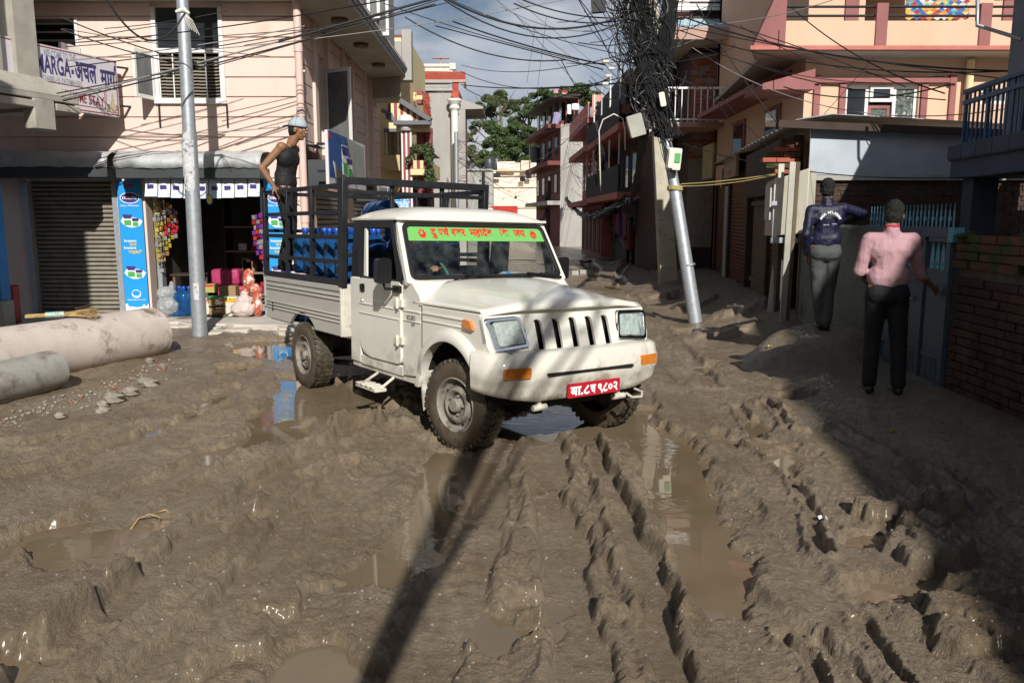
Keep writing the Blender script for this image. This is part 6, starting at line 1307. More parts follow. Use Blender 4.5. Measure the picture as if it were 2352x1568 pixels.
carton(516, 682, 544, 706, 13.3, m_cartw, 'white carton with yellow lettering band and biscuit picture beside the cane stool', 'IK PLUS'); carton(469, 684, 485, 706, 13.3, m_cartw, 'small white carton with a red label just right of the steel pole', 'KIT', m_redp)
carton(470, 653, 492, 672, 13.5, M('yellow_carton', (.4, .36, .1), .7), 'yellow carton stacked behind the small white one', None, m_redp); carton(503, 657, 541, 680, 13.7, m_card, 'brown cardboard carton behind the cane stool', None, m_card)
t = thing('shop_shelf', 'dim shelf unit with packets inside the shop', 'shelf', (-4.6, 15.0, GZ))
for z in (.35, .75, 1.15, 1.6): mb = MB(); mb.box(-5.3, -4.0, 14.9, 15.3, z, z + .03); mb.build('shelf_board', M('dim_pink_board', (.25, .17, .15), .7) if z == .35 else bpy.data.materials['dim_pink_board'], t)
for x in (-5.33, -4.0): MB().box(x, x + .03, 14.9, 15.3, .15, 2.1).build('shelf_side', m_darkwood, t)
for k in range(22):
    z = (.38, .78, 1.18, 1.63)[k % 4]; x = -5.2 + 1.1 * r_.random(); mb = MB(); w_ = r_.uniform(.08, .2); mb.box(x, x + w_, 14.92, 15.1, z, z + r_.uniform(.1, .28)); o = mb.build('shop_packet', r_.choice([pk[0], pk[1], pk[2], m_bluepaint, m_card, m_cartw]), bevel=.01); tag(o, 'small packet on the %s dim shop shelf, %s set there' % (['lowest', 'second', 'third', 'top'][k % 4], ORD[k // 4]), 'packet', 'packets on the shop shelves')
for k, (x, z) in enumerate(((-5.35, .6), (-5.25, .30))): mb = MB(); mb.box(x, x + .5, 14.2, 14.5, z, z + .28); o = mb.build('pink_bale', M('pink_bale_wrap', (.4, .04, .12), .5, var=.4, vs=12) if k == 0 else bpy.data.materials['pink_bale_wrap'], bevel=.05, seg=3); tag(o, ['upper', 'lower'][k] + ' pink wrapped bale stacked inside the dark shop', 'bale')
t = thing('small_table', 'small dark table under the sachets in the shop', 'table', (-5.6, 13.9, GZ)); mb = MB(); mb.box(-5.85, -5.35, 13.7, 14.1, .80, .83); mb.build('table_top', m_darkwood, t)
for x, y in ((-5.82, 13.73), (-5.4, 13.73), (-5.82, 14.05), (-5.4, 14.05)): mb = MB(); mb.box(x, x + .04, y, y + .04, GZ, .80); mb.build('leg', m_wood, t)
tag(MB().tube([PY(503, 731, 13.0), PY(612, 680, 13.2)], .012, 6).build('stick', m_wood), 'thin grey stick leaning across the shop step by the sacks', 'stick')
# ---------------------------------------------------------------- right side of the street
def brick_wall(t, F, a0, a1, z0, z1, mt, bl=.235, bh=.062, gap=.012, proud=.02, limit=300, top=None, seed=1, skip=.0):
    """bricks laid one by one on the plane of F (x along, -y to the reader); returns nothing"""
    rr = random.Random(seed); rows = int((z1 - z0) / (bh + gap)); n = 0; base = None; rest = MB()
    for j in range(rows):
        z = z0 + j * (bh + gap); x = a0 - (bl / 2 if j % 2 else 0)
        while x < a1:
            x_0 = max(a0, x); x_1 = min(a1, x + bl); x += bl + gap
            if x_1 - x_0 < .04 or rr.random() < skip: continue
            if top and z + bh > top(x_0): continue
            p = proud * rr.uniform(.3, 1.2); mb = MB(); m = T_((0, 0, 0)); dz = rr.uniform(-.003, .003)
            mb.hexa([tuple(F @ Vector(q)) for q in ((x_0, -p, z + dz), (x_1, -p + rr.uniform(-.004, .004), z + dz), (x_1, .02, z + dz), (x_0, .02, z + dz), (x_0, -p, z + bh + dz), (x_1, -p, z + bh - dz), (x_1, .02, z + bh), (x_0, .02, z + bh))])
            if n < limit: mb.build('brick', mt, t)
            else: rest.v, rest.f, rest.mi = rest.v + mb.v, rest.f + [tuple(i + len(rest.v) for i in f) for f in mb.f], rest.mi + mb.mi
            n += 1
    if rest.v: rest.build('more_bricks', mt, t, kind='stuff')
GXn, GXf = PX(2167, 700, 3.96)[1], 0
# the boundary wall line, leaning away to the right with distance
def WL_(y): return 3.93 + .035 * (y - 7.2)
yard = thing('brick_boundary_wall', 'old mossy brick boundary wall at the right edge beside the blue gate', 'wall', (4.1, 4.5, 0))
wd = Vector((WL_(7.12) - WL_(2.0), 5.12, 0)).normalized(); BF_ = frame4((WL_(2.0) + .02, 2.0, 0), wd, (0, 0, 1))     # reader in the street sees x increasing away
if (BF_.to_3x3() @ Vector((0, -1, 0))).x > 0: BF_ = frame4((WL_(7.12) + .02, 7.12, 0), -wd, (0, 0, 1)); flip = True
mb = MB(); mb.plate([(0, -.2), (5.12, -.2), (5.12, 1.60), (0, 1.60)], (), .24, BF_ @ T_((0, .02, 0))); mb.build('wall_core', m_mortard, yard)
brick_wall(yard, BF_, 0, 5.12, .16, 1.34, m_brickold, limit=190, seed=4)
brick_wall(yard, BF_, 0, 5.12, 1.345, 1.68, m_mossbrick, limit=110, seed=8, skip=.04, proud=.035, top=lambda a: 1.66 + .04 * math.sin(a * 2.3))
mb = MB(); rr = random.Random(6)
for i in range(26): a = rr.uniform(0, 5); c = BF_ @ Vector((a, rr.uniform(-.03, .2), 1.62)); ellip(mb, c, rr.uniform(.05, .14), rr.uniform(.05, .1), rr.uniform(.02, .05), n=8)
mb.build('moss_cushion', M('green_moss', (.05, .075, .012), .95, var=.4, vs=20, bump=.8, bs=60), yard, kind='stuff')
# blue steel gate
gate = thing('steel_gate', 'blue steel gate with spiked top rail and pierced panels', 'gate', (WL_(8), 8, .2)); g0, g1 = 7.16, 9.0
gdir = Vector((WL_(g1) - WL_(g0), g1 - g0, 0)).normalized(); GG = frame4((WL_(g0), g0, 0), gdir, (0, 0, 1))
if (GG.to_3x3() @ Vector((0, -1, 0))).x > 0: GG = frame4((WL_(g1), g1, 0), -gdir, (0, 0, 1))
gw = g1 - g0
def gp(a0, a1, z0, z1, y0, y1, mt, nm, **k):
    mb = MB(); F = GG; mb.hexa([tuple(F @ Vector(q)) for q in ((a0, y0, z0), (a1, y0, z0), (a1, y1, z0), (a0, y1, z0), (a0, y0, z1), (a1, y0, z1), (a1, y1, z1), (a0, y1, z1))]); return mb.build(nm, mt, gate, **k)
# the gate coordinate a runs towards the camera (0 = far end)
m_gp = m_gatepanel
gp(0, gw, 1.60, 1.69, -.03, .03, m_gp, 'top_rail', bevel=.004); gp(gw - .02, gw + .07, 1.56, 1.69, -.05, .05, m_bluegate, 'rail_end_box', bevel=.004)
gp(0, .06, .2, 1.6, -.03, .03, m_gp, 'gate_stile'); gp(gw - .07, gw, .2, 1.6, -.03, .03, m_gp, 'gate_stile'); gp(gw / 2 - .03, gw / 2 + .03, .2, 1.6, -.035, .03, m_gp, 'gate_stile')
for a0 in (.06, gw * .27, gw / 2 + .03, gw * .77):
    a1 = a0 + gw * .215; gp(a0, a1, .52, 1.27, -.008, .008, m_gp, 'gate_sheet'); gp(a0, a1, 1.27, 1.31, -.02, .02, m_gp, 'cross_bar'); gp(a0, a1, .49, .52, -.02, .02, m_gp, 'cross_bar'); gp(a0, a1, 1.56, 1.6, -.02, .02, m_gp, 'cross_bar'); gp(a0, a1, .22, .25, -.02, .02, m_gp, 'cross_bar')
    gp(a1 - .012, a1 + .022, .25, 1.56, -.022, .02, m_gp, 'gate_bar')
    for k in range(4):
        x0 = a0 + (a1 - a0) * (k + .1) / 4; w_ = (a1 - a0) * .20
        for zz, hh in ((1.31, .25), (.25, .24)):
            mb = MB(); mb.plate([(x0, zz), (x0 + w_, zz), (x0 + w_ * .9, zz + hh * .6), (x0 + w_ * .5, zz + hh), (x0 + w_ * .1, zz + hh * .6)], [[(x0 + w_ * .3, zz + hh * .12), (x0 + w_ * .7, zz + hh * .12), (x0 + w_ * .5, zz + hh * .3)]], .006, GG); mb.build('pierced_leaf', m_bluegate if zz > 1 else m_gp, gate)
ns = 24
for k in range(ns):
    a = .02 + (gw - .04) * k / (ns - 1); mb = MB(); mb.plate([(a - .012, 1.69), (a + .012, 1.69), (a + .012, 1.83), (a + .003, 1.855), (a + .004, 1.90), (a - .003, 1.90), (a - .003, 1.855), (a - .012, 1.83)], (), .005, GG @ T_((0, -.01, 0))); mb.build('spike', m_bluegate, gate)
    if k % 2 == 0 and k < ns - 1:
        mb = MB(); mb.lathe([(.024, -.006), (.024, .006)], (0, 0, 0), 'Y', 10); mb.v = [tuple(GG @ (Vector(p) + Vector((a + .035, -.02, 1.765)))) for p in mb.v]; mb.build('scroll_disc', m_bluegate, gate)
mb = MB(); c = GG @ Vector((gw - .62, -.05, 1.0)); mb.tube([c, c + gdir * .16], .014, 8); mb.build('bolt', m_steel, gate)
# low rendered wall between gate and meter posts
lw = thing('low_rendered_wall', 'low grey-green rendered wall between the blue gate and the meter box', 'wall', (4.05, 10.5, .2))
mb = MB(); y0, y1 = 9.02, 11.25; P = []
n = 24
for i in range(n + 1):
    y = y0 + (y1 - y0) * i / n; zt = 1.68 + .012 * math.sin(i * 2.1) + .01 * math.sin(i * .9); x = WL_(y); P.append([(x - .02, y, .1), (x - .02, y, zt - .02), (x + .0, y, zt), (x + .13, y, zt), (x + .13, y, .1)])
mb.grid(P); mb.box(WL_(y1) - .02, WL_(y1) + .13, y1 - .02, y1, .1, 1.66); mb.build('rendered_wall', M('damp_grey_green_render', (.17, .19, .175), .85, var=.25, vs=1.6, col2=(.05, .055, .045), c2s=1.3, c2t=.52, c2w=.2, bump=.15, bs=25), lw)
# shed with tin roof, metal sheet front over brick
shed = thing('roadside_shed', 'dark roadside shed with corrugated tin roof and flat metal sheet front', 'shed', (5.5, 11.6, 0)); SY_ = 11.6
xL = PY(1861, 330, SY_)[0]
r = rc(1861, 282, 2200, 401, SY_); zt_l = PY(1861, 282, SY_)[2]; zt_r = PY(2175, 300, SY_)[2]; zb_s = r[2]
mb = MB(); mb.plate([(xL, zb_s), (8.0, zb_s - .05), (8.0, zt_r - .15), (xL, zt_l)], (), .03, T_((0, SY_, 0))); mb.build('metal_sheet', M('dull_blue_grey_sheet', (.42, .47, .53), .42, metal=.3, var=.18, vs=1.3, bump=.25, bs=3), shed)
mb = MB(); mb.box(xL, 8.0, SY_ + .06, SY_ + .2, 0, zb_s); mb.build('wall_core', m_mortard, shed)
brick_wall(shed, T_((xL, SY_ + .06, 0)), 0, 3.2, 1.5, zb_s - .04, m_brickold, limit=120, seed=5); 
mb = MB(); mb.box(xL, 8, SY_ - .02, SY_ + .1, zb_s - .08, zb_s - .01); mb.build('sheet_lintel', m_concw, shed)
def roofz(x, y): return zt_l + .19 - .11 * (x - xL) * .5 - (y - SY_) * .02
mb = MB(); P = []; ny_ = 90; 
for i in range(ny_ + 1):
    y = SY_ - .14 + (20.2 - SY_) * i / ny_; x0 = WL_(SY_) - .12 + .10 * (y - SY_); w = .022 * math.sin(i * 1.9); zl = (PY(1862, 262, SY_)[2]) - .012 * (y - SY_)
    P.append([(x0, y, zl - .10 + w), (x0 + .5, y, zl - .02 + w), (8.2, y, zl - .22 + w)])
mb.grid(P); o = mb.build('corrugated_roof', m_tin, shed, smooth=80); o.modifiers.new('thick', 'SOLIDIFY').thickness = .004
mb = MB(); mb.beam((WL_(SY_) - .38, SY_ - .13, PY(1862, 262, SY_)[2] - .15), (8.1, SY_ - .13, PY(1862, 262, SY_)[2] - .33), .08, .10); mb.build('front_batten', m_darkwood, shed)
# stepped broken bricks above the meter box
rr = random.Random(2); k = 0
for j, (zz, x0_, x1_) in enumerate(((2.42, 3.86, 4.2), (2.50, 3.72, 4.2), (2.58, 3.66, 4.22), (2.66, 3.74, 4.22), (2.735, 3.86, 4.22), (2.81, 3.92, 4.22))):
    x = x0_
    while x < x1_ - .02:
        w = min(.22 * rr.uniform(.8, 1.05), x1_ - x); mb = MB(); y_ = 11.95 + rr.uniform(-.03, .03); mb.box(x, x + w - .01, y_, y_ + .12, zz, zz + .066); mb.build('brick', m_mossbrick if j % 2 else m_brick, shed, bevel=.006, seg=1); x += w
mb = MB(); mb.box(3.98, 4.2, 12.04, 12.3, 0, 2.8); mb.build('brick_core', m_mortard, shed)
# street-side walls of the shed row: shutters, timber door, planks
row = thing('shop_row', 'shaded low shops with brown shutters and timber door under the tin roof', 'building', (4.6, 17, 0))
rowA, rowB = Vector((4.12, 12.3, 0)), Vector((5.25, 21.0, 0)); rd = (rowB - rowA); rl = rd.length; rd.normalize(); RF = frame4((rowA.x, rowA.y, 0), rd, (0, 0, 1)); sgnr = 1
if (RF.to_3x3() @ Vector((0, -1, 0))).x > 0: RF = frame4((rowB.x, rowB.y, 0), -rd, (0, 0, 1)); sgnr = -1
def ra(y): a = (y - rowA.y) / rd.y; return a if sgnr > 0 else rl - a
def rbox(mb, ya, yb, y0, y1, z0, z1): a0, a1 = sorted((ra(ya), ra(yb))); mb.hexa([tuple(RF @ Vector(q)) for q in ((a0, y0, z0), (a1, y0, z0), (a1, y1, z0), (a0, y1, z0), (a0, y0, z1), (a1, y0, z1), (a1, y1, z1), (a0, y1, z1))])
mb = MB(); rbox(mb, 12.3, 21, .1, .25, 0, 3.0); mb.build('wall', M('dark_red_brown_wall', (.075, .035, .03), .85, var=.2), row)
for ya, yb, mt in ((12.6, 13.5, m_shutterbrown), (15.7, 18.3, m_shutterbrown), (18.9, 20.8, m_shutterbrown)):
    for k in range(30): mb = MB(); z0 = .25 + .076 * k; a0, a1 = sorted((ra(ya), ra(yb))); mb.hexa([tuple(RF @ Vector(q)) for q in ((a0, .06, z0), (a1, .06, z0), (a1, .1, z0), (a0, .1, z0), (a0, .03, z0 + .066), (a1, .03, z0 + .066), (a1, .1, z0 + .066), (a0, .1, z0 + .066))]); mb.build('shutter_slat', mt, row)
    for yy in (ya, yb): mb = MB(); rbox(mb, yy - .06, yy + .06, -.02, .1, .2, 2.6); mb.build('shutter_post', m_darkwood, row)
for k in range(7): mb = MB(); ya = 13.75 + .2 * k; rbox(mb, ya, ya + .18, .03, .08, .3, 2.0); mb.build('door_plank', m_wood, row)
mb = MB(); rbox(mb, 13.7, 15.2, -.01, .05, 2.0, 2.08); rbox(mb, 13.7, 15.2, .0, .05, .62, .70); mb.build('door_rail', m_wood, row)
mb = MB(); rbox(mb, 18.4, 18.9, -.03, .08, .1, 2.5); mb.build('pier', m_concw, row)
sg = tag(thing('shop_sign', 'x', 'sign', (4.9, 18, 2.6)), 'faded cream shop sign with reddish writing above the brown shutter', 'sign'); mb = MB(); rbox(mb, 16.4, 18.2, -.16, -.1, 2.62, 3.1); mb.build('board', M('faded_cream_board', (.34, .25, .17), .7, var=.15), sg)
mb = MB(); F = RF @ T_((min(ra(16.4), ra(18.2)) + .15, -.165, 2.90)); letter(mb, 'किराना तथा खाद्य', F, .16, .03, width=1.4); letter(mb, 'पसल', F @ T_((.3, 0, -.2)), .13, .03, width=.8); mb.build('lettering', M('faded_red_lettering', (.35, .10, .06), .6, var=0), sg)
mb = MB(); rbox(mb, 12.3, 15.6, -.08, .0, 2.15, 2.95); mb.build('upper_boarding', m_darkwood, row)
# meter box on steel posts
mt_ = thing('meter_box', 'cream electric meter cabinet held on two bare steel posts', 'meter box', (3.95, 11.85, .2))
A_ = PY(1773, 470, 12.0); 
def quadbox(mb, p0, p1, z0a, z1a, z0b, z1b, th): d = Vector((p1[0] - p0[0], p1[1] - p0[1], 0)).normalized(); n_ = Vector((-d.y, d.x, 0)) * th; a, b = Vector((p0[0], p0[1], 0)), Vector((p1[0], p1[1], 0)); mb.hexa([a + Vector((0, 0, z0a)), b + Vector((0, 0, z0b)), b + n_ + Vector((0, 0, z0b)), a + n_ + Vector((0, 0, z0a)), a + Vector((0, 0, z1a)), b + Vector((0, 0, z1b)), b + n_ + Vector((0, 0, z1b)), a + n_ + Vector((0, 0, z1a))])
c0 = PY(1762, 400, 11.9); c1 = PY(1781, 405, 11.6); c2 = PY(1859, 390, 11.32)
zb1 = PY(1781, 542, 11.6)[2]; zt1 = PY(1781, 412, 11.6)[2]; zt2 = PY(1859, 386, 11.32)[2]; zb2 = PY(1859, 535, 11.32)[2]
mb = MB(); quadbox(mb, c1, c2, zb1, zt1, zb2, zt2, .35); mb.build('cabinet', m_meter, mt_, bevel=.008)
mb = MB(); quadbox(mb, (c0[0] - .0, c0[1]), (c1[0] - .015, c1[1]), zb1 + .0, zt1 - .03, zb1, zt1, .3); mb.build('cabinet_door', M('shaded_cream_door', (.42, .38, .32), .6, var=.12), mt_, bevel=.008)
mb = MB(); quadbox(mb, (c1[0] - .01, c1[1] - .015), (c1[0] + .06, c1[1] - .025), zb1 - .04, zt1 + .02, zb1 - .04, zt1 + .03, .02); mb.build('cabinet_edge', m_winw, mt_, bevel=.003)
mb = MB(); quadbox(mb, (c1[0] - .02, c1[1] - .02), (c1[0] + .34, c1[1] - .10), zb1 - .10, zb1 - .02, zb1 - .10, zb1 - .02, .2); mb.build('bottom_tray', m_steel, mt_, bevel=.004)
q = PY(1778, 467, 11.55); mb = MB(); mb.box(q[0] - .05, q[0] + .04, q[1] - .04, q[1] - .02, q[2] - .03, q[2] + .03); mb.build('hasp', m_steel, mt_)
pq = PY(1816, 372, 11.25); mb = MB(); mb.beam((pq[0], 11.25, .25), (pq[0] + .03, 11.25, pq[2]), .085, .03, up=(0, 1, 0)); mb.build('steel_post', M('pale_galvanised_post', (.45, .44, .38), .45, metal=.5, var=.2), mt_, bevel=.004)
pq2 = PY(1828, 372, 11.3); mb = MB(); mb.beam((pq2[0] + .005, 11.32, .25), (pq2[0] + .04, 11.32, pq2[2]), .05, .03, up=(0, 1, 0)); mb.build('rear_post', m_wood, mt_)
pq = PY(1790, 400, 11.5); mb = MB(); mb.box(pq[0] - .03, pq[0] + .05, 11.45, 11.48, pq[2] - .05, pq[2] + .14); mb.build('bracket', m_meter, mt_)
nt_ = tag(MB().box(c0[0] - .02, c0[0] + .0, c0[1] - .25, c0[1] - .02, 1.75, 2.25).build('paper_notice', M('white_notice_paper', (.5, .5, .48), .8, var=.2, vs=40)), 'white paper notice pasted on the meter cabinet side', 'notice')
t = tag(MB().tube([(4.02, 12.2, .3), (4.1, 12.25, 1.2)], .11, 14).build('grey_drum', m_concw, smooth=50), 'short dark grey stub post leaning beside the meter posts', 'post')
# orange house -------------------------------------------------------------------
OY = 15.0; OXc = PY(1840, 350, OY)[0]
oh = thing('peach_house', 'peach coloured house with maroon trim, long balcony and white window', 'house', (7.5, 17, 0)); ZS = PY(1950, 134, OY)[2]
ow = rc(1941, 195, 2109, 285, OY); ow = (ow[0], ow[1], 2.9, ow[3]); ow2 = rc(2248, 204, 2320, 239, OY)
mb = MB()
for r in rects(OXc, 11, 0, 7.9, [ow, ow2, (6.3, 7.0, ZS + .4, ZS + 2.2)]): mb.box(r[0], r[1], OY, OY + .2, r[2], r[3])
mb.box(OXc, OXc + .2, OY + .2, 21.4, 0, 7.9); mb.box(OXc, 11, 21.2, 21.4, 0, 7.9); mb.box(OXc, 11, OY, 21.4, 7.9, 8.0); mb.build('wall', m_orangewall, oh)
mb = MB(); mb.box(ow[0], ow[1], OY + .22, OY + .24, ow[2], ow[3]); mb.build('window_dark', m_glassdark, oh)
# balcony
BYf = 14.4; bxl = PY(1726, 118, BYf)[0]; zb0 = PY(1900, 118, BYf)[2]; zb1_ = PY(1900, 106, BYf)[2]; zr = PY(1900, 48, BYf)[2]; bxc = PY(1790, 100, BYf)[0]
mb = MB(); sl = [(bxl, BYf), (11, BYf), (11, OY), (OXc - .02, OY), (OXc - .02, 20.5), (bxl + .9, 20.5), (bxl + .35, 15.2)]
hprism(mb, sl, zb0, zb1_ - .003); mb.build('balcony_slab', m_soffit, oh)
mb = MB(); hprism(mb, [(bxl - .04, BYf - .05), (11, BYf - .05), (11, BYf), (bxl + .02, BYf + .0), (bxl + .35, 15.2), (bxl + .30, 15.2)], zb0 + .01, zb1_); mb.build('slab_edge', m_redtrim, oh, bevel=.01)
mb = MB(); mb.box(bxc + .08, 11, BYf + .0, BYf + .12, zb1_, zr + .0); mb.build('parapet', m_orangewall, oh, bevel=.01)
mb = MB(); mb.hexa([(bxl + .02, BYf, zb1_), (bxc + .10, BYf - .01, zb1_), (bxc + .10, BYf + .14, zb1_), (bxl + .02, BYf + .14, zb1_), (bxc - .06, BYf, zr + .5), (bxc + .10, BYf - .01, zr + .5), (bxc + .10, BYf + .14, zr + .5), (bxc - .06, BYf + .14, zr + .5)]); mb.build('corner_pier', m_maroon, oh, bevel=.01)
for u in (2024, 2262): x = PY(u, 60, BYf)[0]; mb = MB(); mb.box(x - .10, x + .10, BYf - .03, BYf + .15, zb1_, PY(1900, 8, BYf)[2]); mb.build('parapet_pier', m_maroon, oh, bevel=.008)
for v in (14, 35): z = PY(2000, v, BYf)[2]; mb = MB(); mb.tube([(bxc, BYf + .06, z), (11, BYf + .06, z)], .022, 8); mb.build('hand_rail', m_blacksteel, oh)
mb = MB(); xa = PY(1958, 30, OY)[0]
for x in (xa, PY(2320, 30, OY)[0]): mb = MB(); mb.box(x - .14, x + .10, OY - .04, OY, ZS + .1, 7.5); mb.build('wall_strip', m_maroon, oh)
mb = MB(); mb.box(PY(2330, 300, OY)[0], PY(2330, 300, OY)[0] + .3, OY - .03, OY, 3, 7.5); mb.build('wall_strip', m_orangewall, oh)
for (u0, u1) in ((1866, 1881), (1925, 1940), (2112, 2127), (2177, 2191)):
    r = rc(u0, 194, u1, 290, OY); mb = MB(); mb.box(r[0], r[1], OY - .05, OY, 2.6, r[3]); mb.build('window_pilaster', m_maroon, oh, bevel=.006)
r = rc(1866, 181, 2191, 192, OY); mb = MB(); mb.box(r[0], r[1], OY - .09, OY, r[2], r[3]); mb.build('window_lintel', m_maroon, oh, bevel=.006)
for u0, u1 in ((1865, 1881), (2177, 2192)): r = rc(u0, 174, u1, 194, OY); mb = MB(); mb.box(r[0], r[1], OY - .10, OY, r[2], r[3]); mb.build('lintel_block', m_maroon, oh)
def wframe(par, r, y, w=.06, d=.06, mt=m_winw, nm='window_frame', glass_=None):
    mb = MB()
    for q in ((r[0], r[1], r[2], r[2] + w), (r[0], r[1], r[3] - w, r[3]), (r[0], r[0] + w, r[2] + w, r[3] - w), (r[1] - w, r[1], r[2] + w, r[3] - w)): mb.box(q[0], q[1], y, y + d, q[2], q[3])
    o = mb.build(nm, mt, par, bevel=.005)
    if glass_: mb = MB(); mb.box(r[0] + w, r[1] - w, y + d * .4, y + d * .6, r[2] + w, r[3] - w); mb.build('pane', glass_, o)
    return o
x0, x1, z0, z1 = ow; w3 = (x1 - x0) / 3
m_lace = M('lace_curtain_glass', (.10, .12, .11), .15, var=.7, vs=16, col2=(.5, .52, .48), c2s=13, c2t=.56, c2w=.05)
wframe(oh, (x0, x0 + w3, z0, z1), OY + .06, glass_=m_glassdark); wframe(oh, (x1 - w3, x1, z0, z1), OY + .06, glass_=m_lace); zm = z1 - (z1 - PY(2030, 234, OY)[2]); wframe(oh, (x0 + w3 + .01, x1 - w3 - .01, zm, z1 - .01), OY + .02, glass_=m_glassdark); wframe(oh, (x0 + w3 + .02, x1 - w3 - .02, z0, zm - .05), OY + .1, mt=m_maroon, glass_=m_lace)
mb = MB()
for k in range(9): x = x0 + .08 + k * (x1 - x0 - .16) / 8; mb.box(x - .006, x + .006, OY + .15, OY + .165, z0, z1)
mb.build('window_grille', m_blacksteel, oh)
wframe(oh, ow2, OY + .05, glass_=m_glassgrey)
for x in (ow2[0] + .15 + .22 * k for k in range(3)): mb = MB(); mb.box(x, x + .02, OY + .02, OY + .05, ow2[2], ow2[3]); mb.build('window_bar', m_blacksteel, oh)
mb = MB(); xx = PY(2218, 200, OY)[0]; mb.tube([(xx, OY - .1, ZS - .05), (xx, OY - .1, 2.2)], .07, 10); mb.build('down_pipe', m_cream, oh, smooth=60)
# colourful curtain hanging over the balcony
r = rc(2082, -25, 2226, 48, OY - .25); cu = thing('patchwork_cloth', 'patchwork cloth of red, gold, blue and white diamonds hung on the peach balcony', 'cloth', (r[0], OY - .25, r[2]))
pm_ = [M('patch_red', (.35, .04, .03), .6), M('patch_gold', (.65, .42, .08), .5), M('patch_blue', (.05, .12, .35), .6), M('patch_white', (.55, .55, .52), .5), M('patch_teal', (.10, .35, .33), .6), M('patch_orange', (.55, .20, .05), .6)]
rr = random.Random(4); nx, nz = 9, 6; dx = (r[1] - r[0]) / nx; dz = (r[3] - r[2]) / nz
for j in range(-1, nz * 2 + 1):
    for i in range(nx + 1):
        cx = r[0] + (i + (.5 if j % 2 else 0)) * dx; cz = r[2] + j * dz / 2; pts = [(max(r[0], cx - dx / 2), cz), (cx, max(r[2], cz - dz / 2)), (min(r[1], cx + dx / 2), cz), (cx, min(r[3], cz + dz / 2))]
        if cx < r[0] or cx > r[1] or cz <= r[2] or cz >= r[3]: continue
        mb = MB(); mb.add([(a, OY - .25 + .03 * math.sin(a * 14), b) for a, b in pts], [(0, 1, 2, 3)]); mb.build('patch', rr.choice(pm_), cu)
# side eaves stepping back along the street
for k, (y0, y1, x0_, z0_, dp) in enumerate(((14.5, 15.6, bxl + .25, zb0 - .62, .5), (15.7, 20.4, bxl + .45, zb0 - .42, .4))):
    mb = MB(); mb.hexa([(x0_, y0, z0_), (OXc, y0, z0_ + .0), (OXc, y1, z0_ + .0), (x0_, y1, z0_), (x0_, y0, z0_ + .10), (OXc, y0, z0_ + .35), (OXc, y1, z0_ + .35), (x0_, y1, z0_ + .10)]) ; mb.build('side_eave', m_maroon, oh)
for y in (16.2, 18.6): mb = MB(); mb.box(OXc - .05, OXc, y, y + .9, 2.6, 4.0); f = mb.build('window_surround', m_maroon, oh); mb = MB(); mb.box(OXc - .07, OXc - .05, y + .1, y + .8, 2.7, 3.9); mb.build('pane', m_glassdark, f)
# blue balcony house at the right edge
bh = thing('blue_balcony_house', 'blue-grey concrete house with blue railed balcony at the right edge', 'house', (7.2, 9, 0)); K0 = Vector((5.75, 10.5, 0)); kd = Vector((-.108, -.994, 0)).normalized()
K1 = K0 + kd * 5.5; KF = frame4(K0, Vector((.108, .994, 0)), (0, 0, 1)); 
if (KF.to_3x3() @ Vector((0, -1, 0))).x > 0: KF = frame4(K0, kd, (0, 0, 1)); 
def kb(mb, a0, a1, y0, y1, z0, z1): return mb.hexa([tuple(KF @ Vector(q)) for q in ((a0, y0, z0), (a1, y0, z0), (a1, y1, z0), (a0, y1, z0), (a0, y0, z1), (a1, y0, z1), (a1, y1, z1), (a0, y1, z1))])
zrt = PY(2176, 212, 10.5)[2]; zrb = PY(2178, 333, 10.5)[2]; zsb = PY(2178, 392, 10.5)[2]
mb = MB(); kb(mb, 0, 5.5, -.04, .04, zrt - .035, zrt + .025); mb.build('top_rail', m_bluerail, bh, bevel=.01)
mb = MB(); kb(mb, 0, 5.5, -.03, .03, zrt - .16, zrt - .11); mb.build('lower_rail', m_bluerail, bh)
for k in range(46): a = .02 + k * .12; mb = MB(); w = .018 if k % 5 else .034; kb(mb, a, a + w * 1.6, -w / 2, w / 2, zrb - .02, zrt - .04); mb.build('baluster', m_bluerail, bh)
mb = MB(); kb(mb, -.12, 5.5, -.10, 2.2, zsb + .12, zrb - .0); mb.build('balcony_slab', m_bluegrey, bh, bevel=.01)
for k in range(14): mb = MB(); a = -.1 + k * .4; kb(mb, a, a + .385, -.12, -.10, zsb + .14, zrb - .01); mb.build('facing_tile', m_bluegrey, bh)
mb = MB(); kb(mb, -.12, 5.5, -.06, 2.2, zsb - .1, zsb + .12); mb.build('slab_beam', m_bluegrey, bh)
mb = MB(); kb(mb, .0, 5.5, 1.6, 1.8, 0, 3.3); kb(mb, 2.0, 5.5, 1.5, 1.8, 3.3, 6.6); kb(mb, -.1, .2, .1, .4, 0, zsb); mb.build('wall', m_bluegrey, bh)
mb = MB(); kb(mb, 1.05, 1.42, .0, .40, zrb, 5.8); mb.build('column', M('grey_blue_column', (.16, .19, .22), .75, var=.15), bh)
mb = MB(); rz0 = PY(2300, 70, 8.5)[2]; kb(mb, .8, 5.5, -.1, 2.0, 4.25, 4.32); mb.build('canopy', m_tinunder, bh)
mb = MB(); a0_ = KF @ Vector((.95, -.35, 4.24)); b0_ = KF @ Vector((.95, -.33, 3.95)); c0_ = KF @ Vector((1.3, .0, 3.72)); mb.tube([a0_, b0_, c0_], .022, 8); mb.build('elbow_pipe', m_steel, bh, smooth=60)
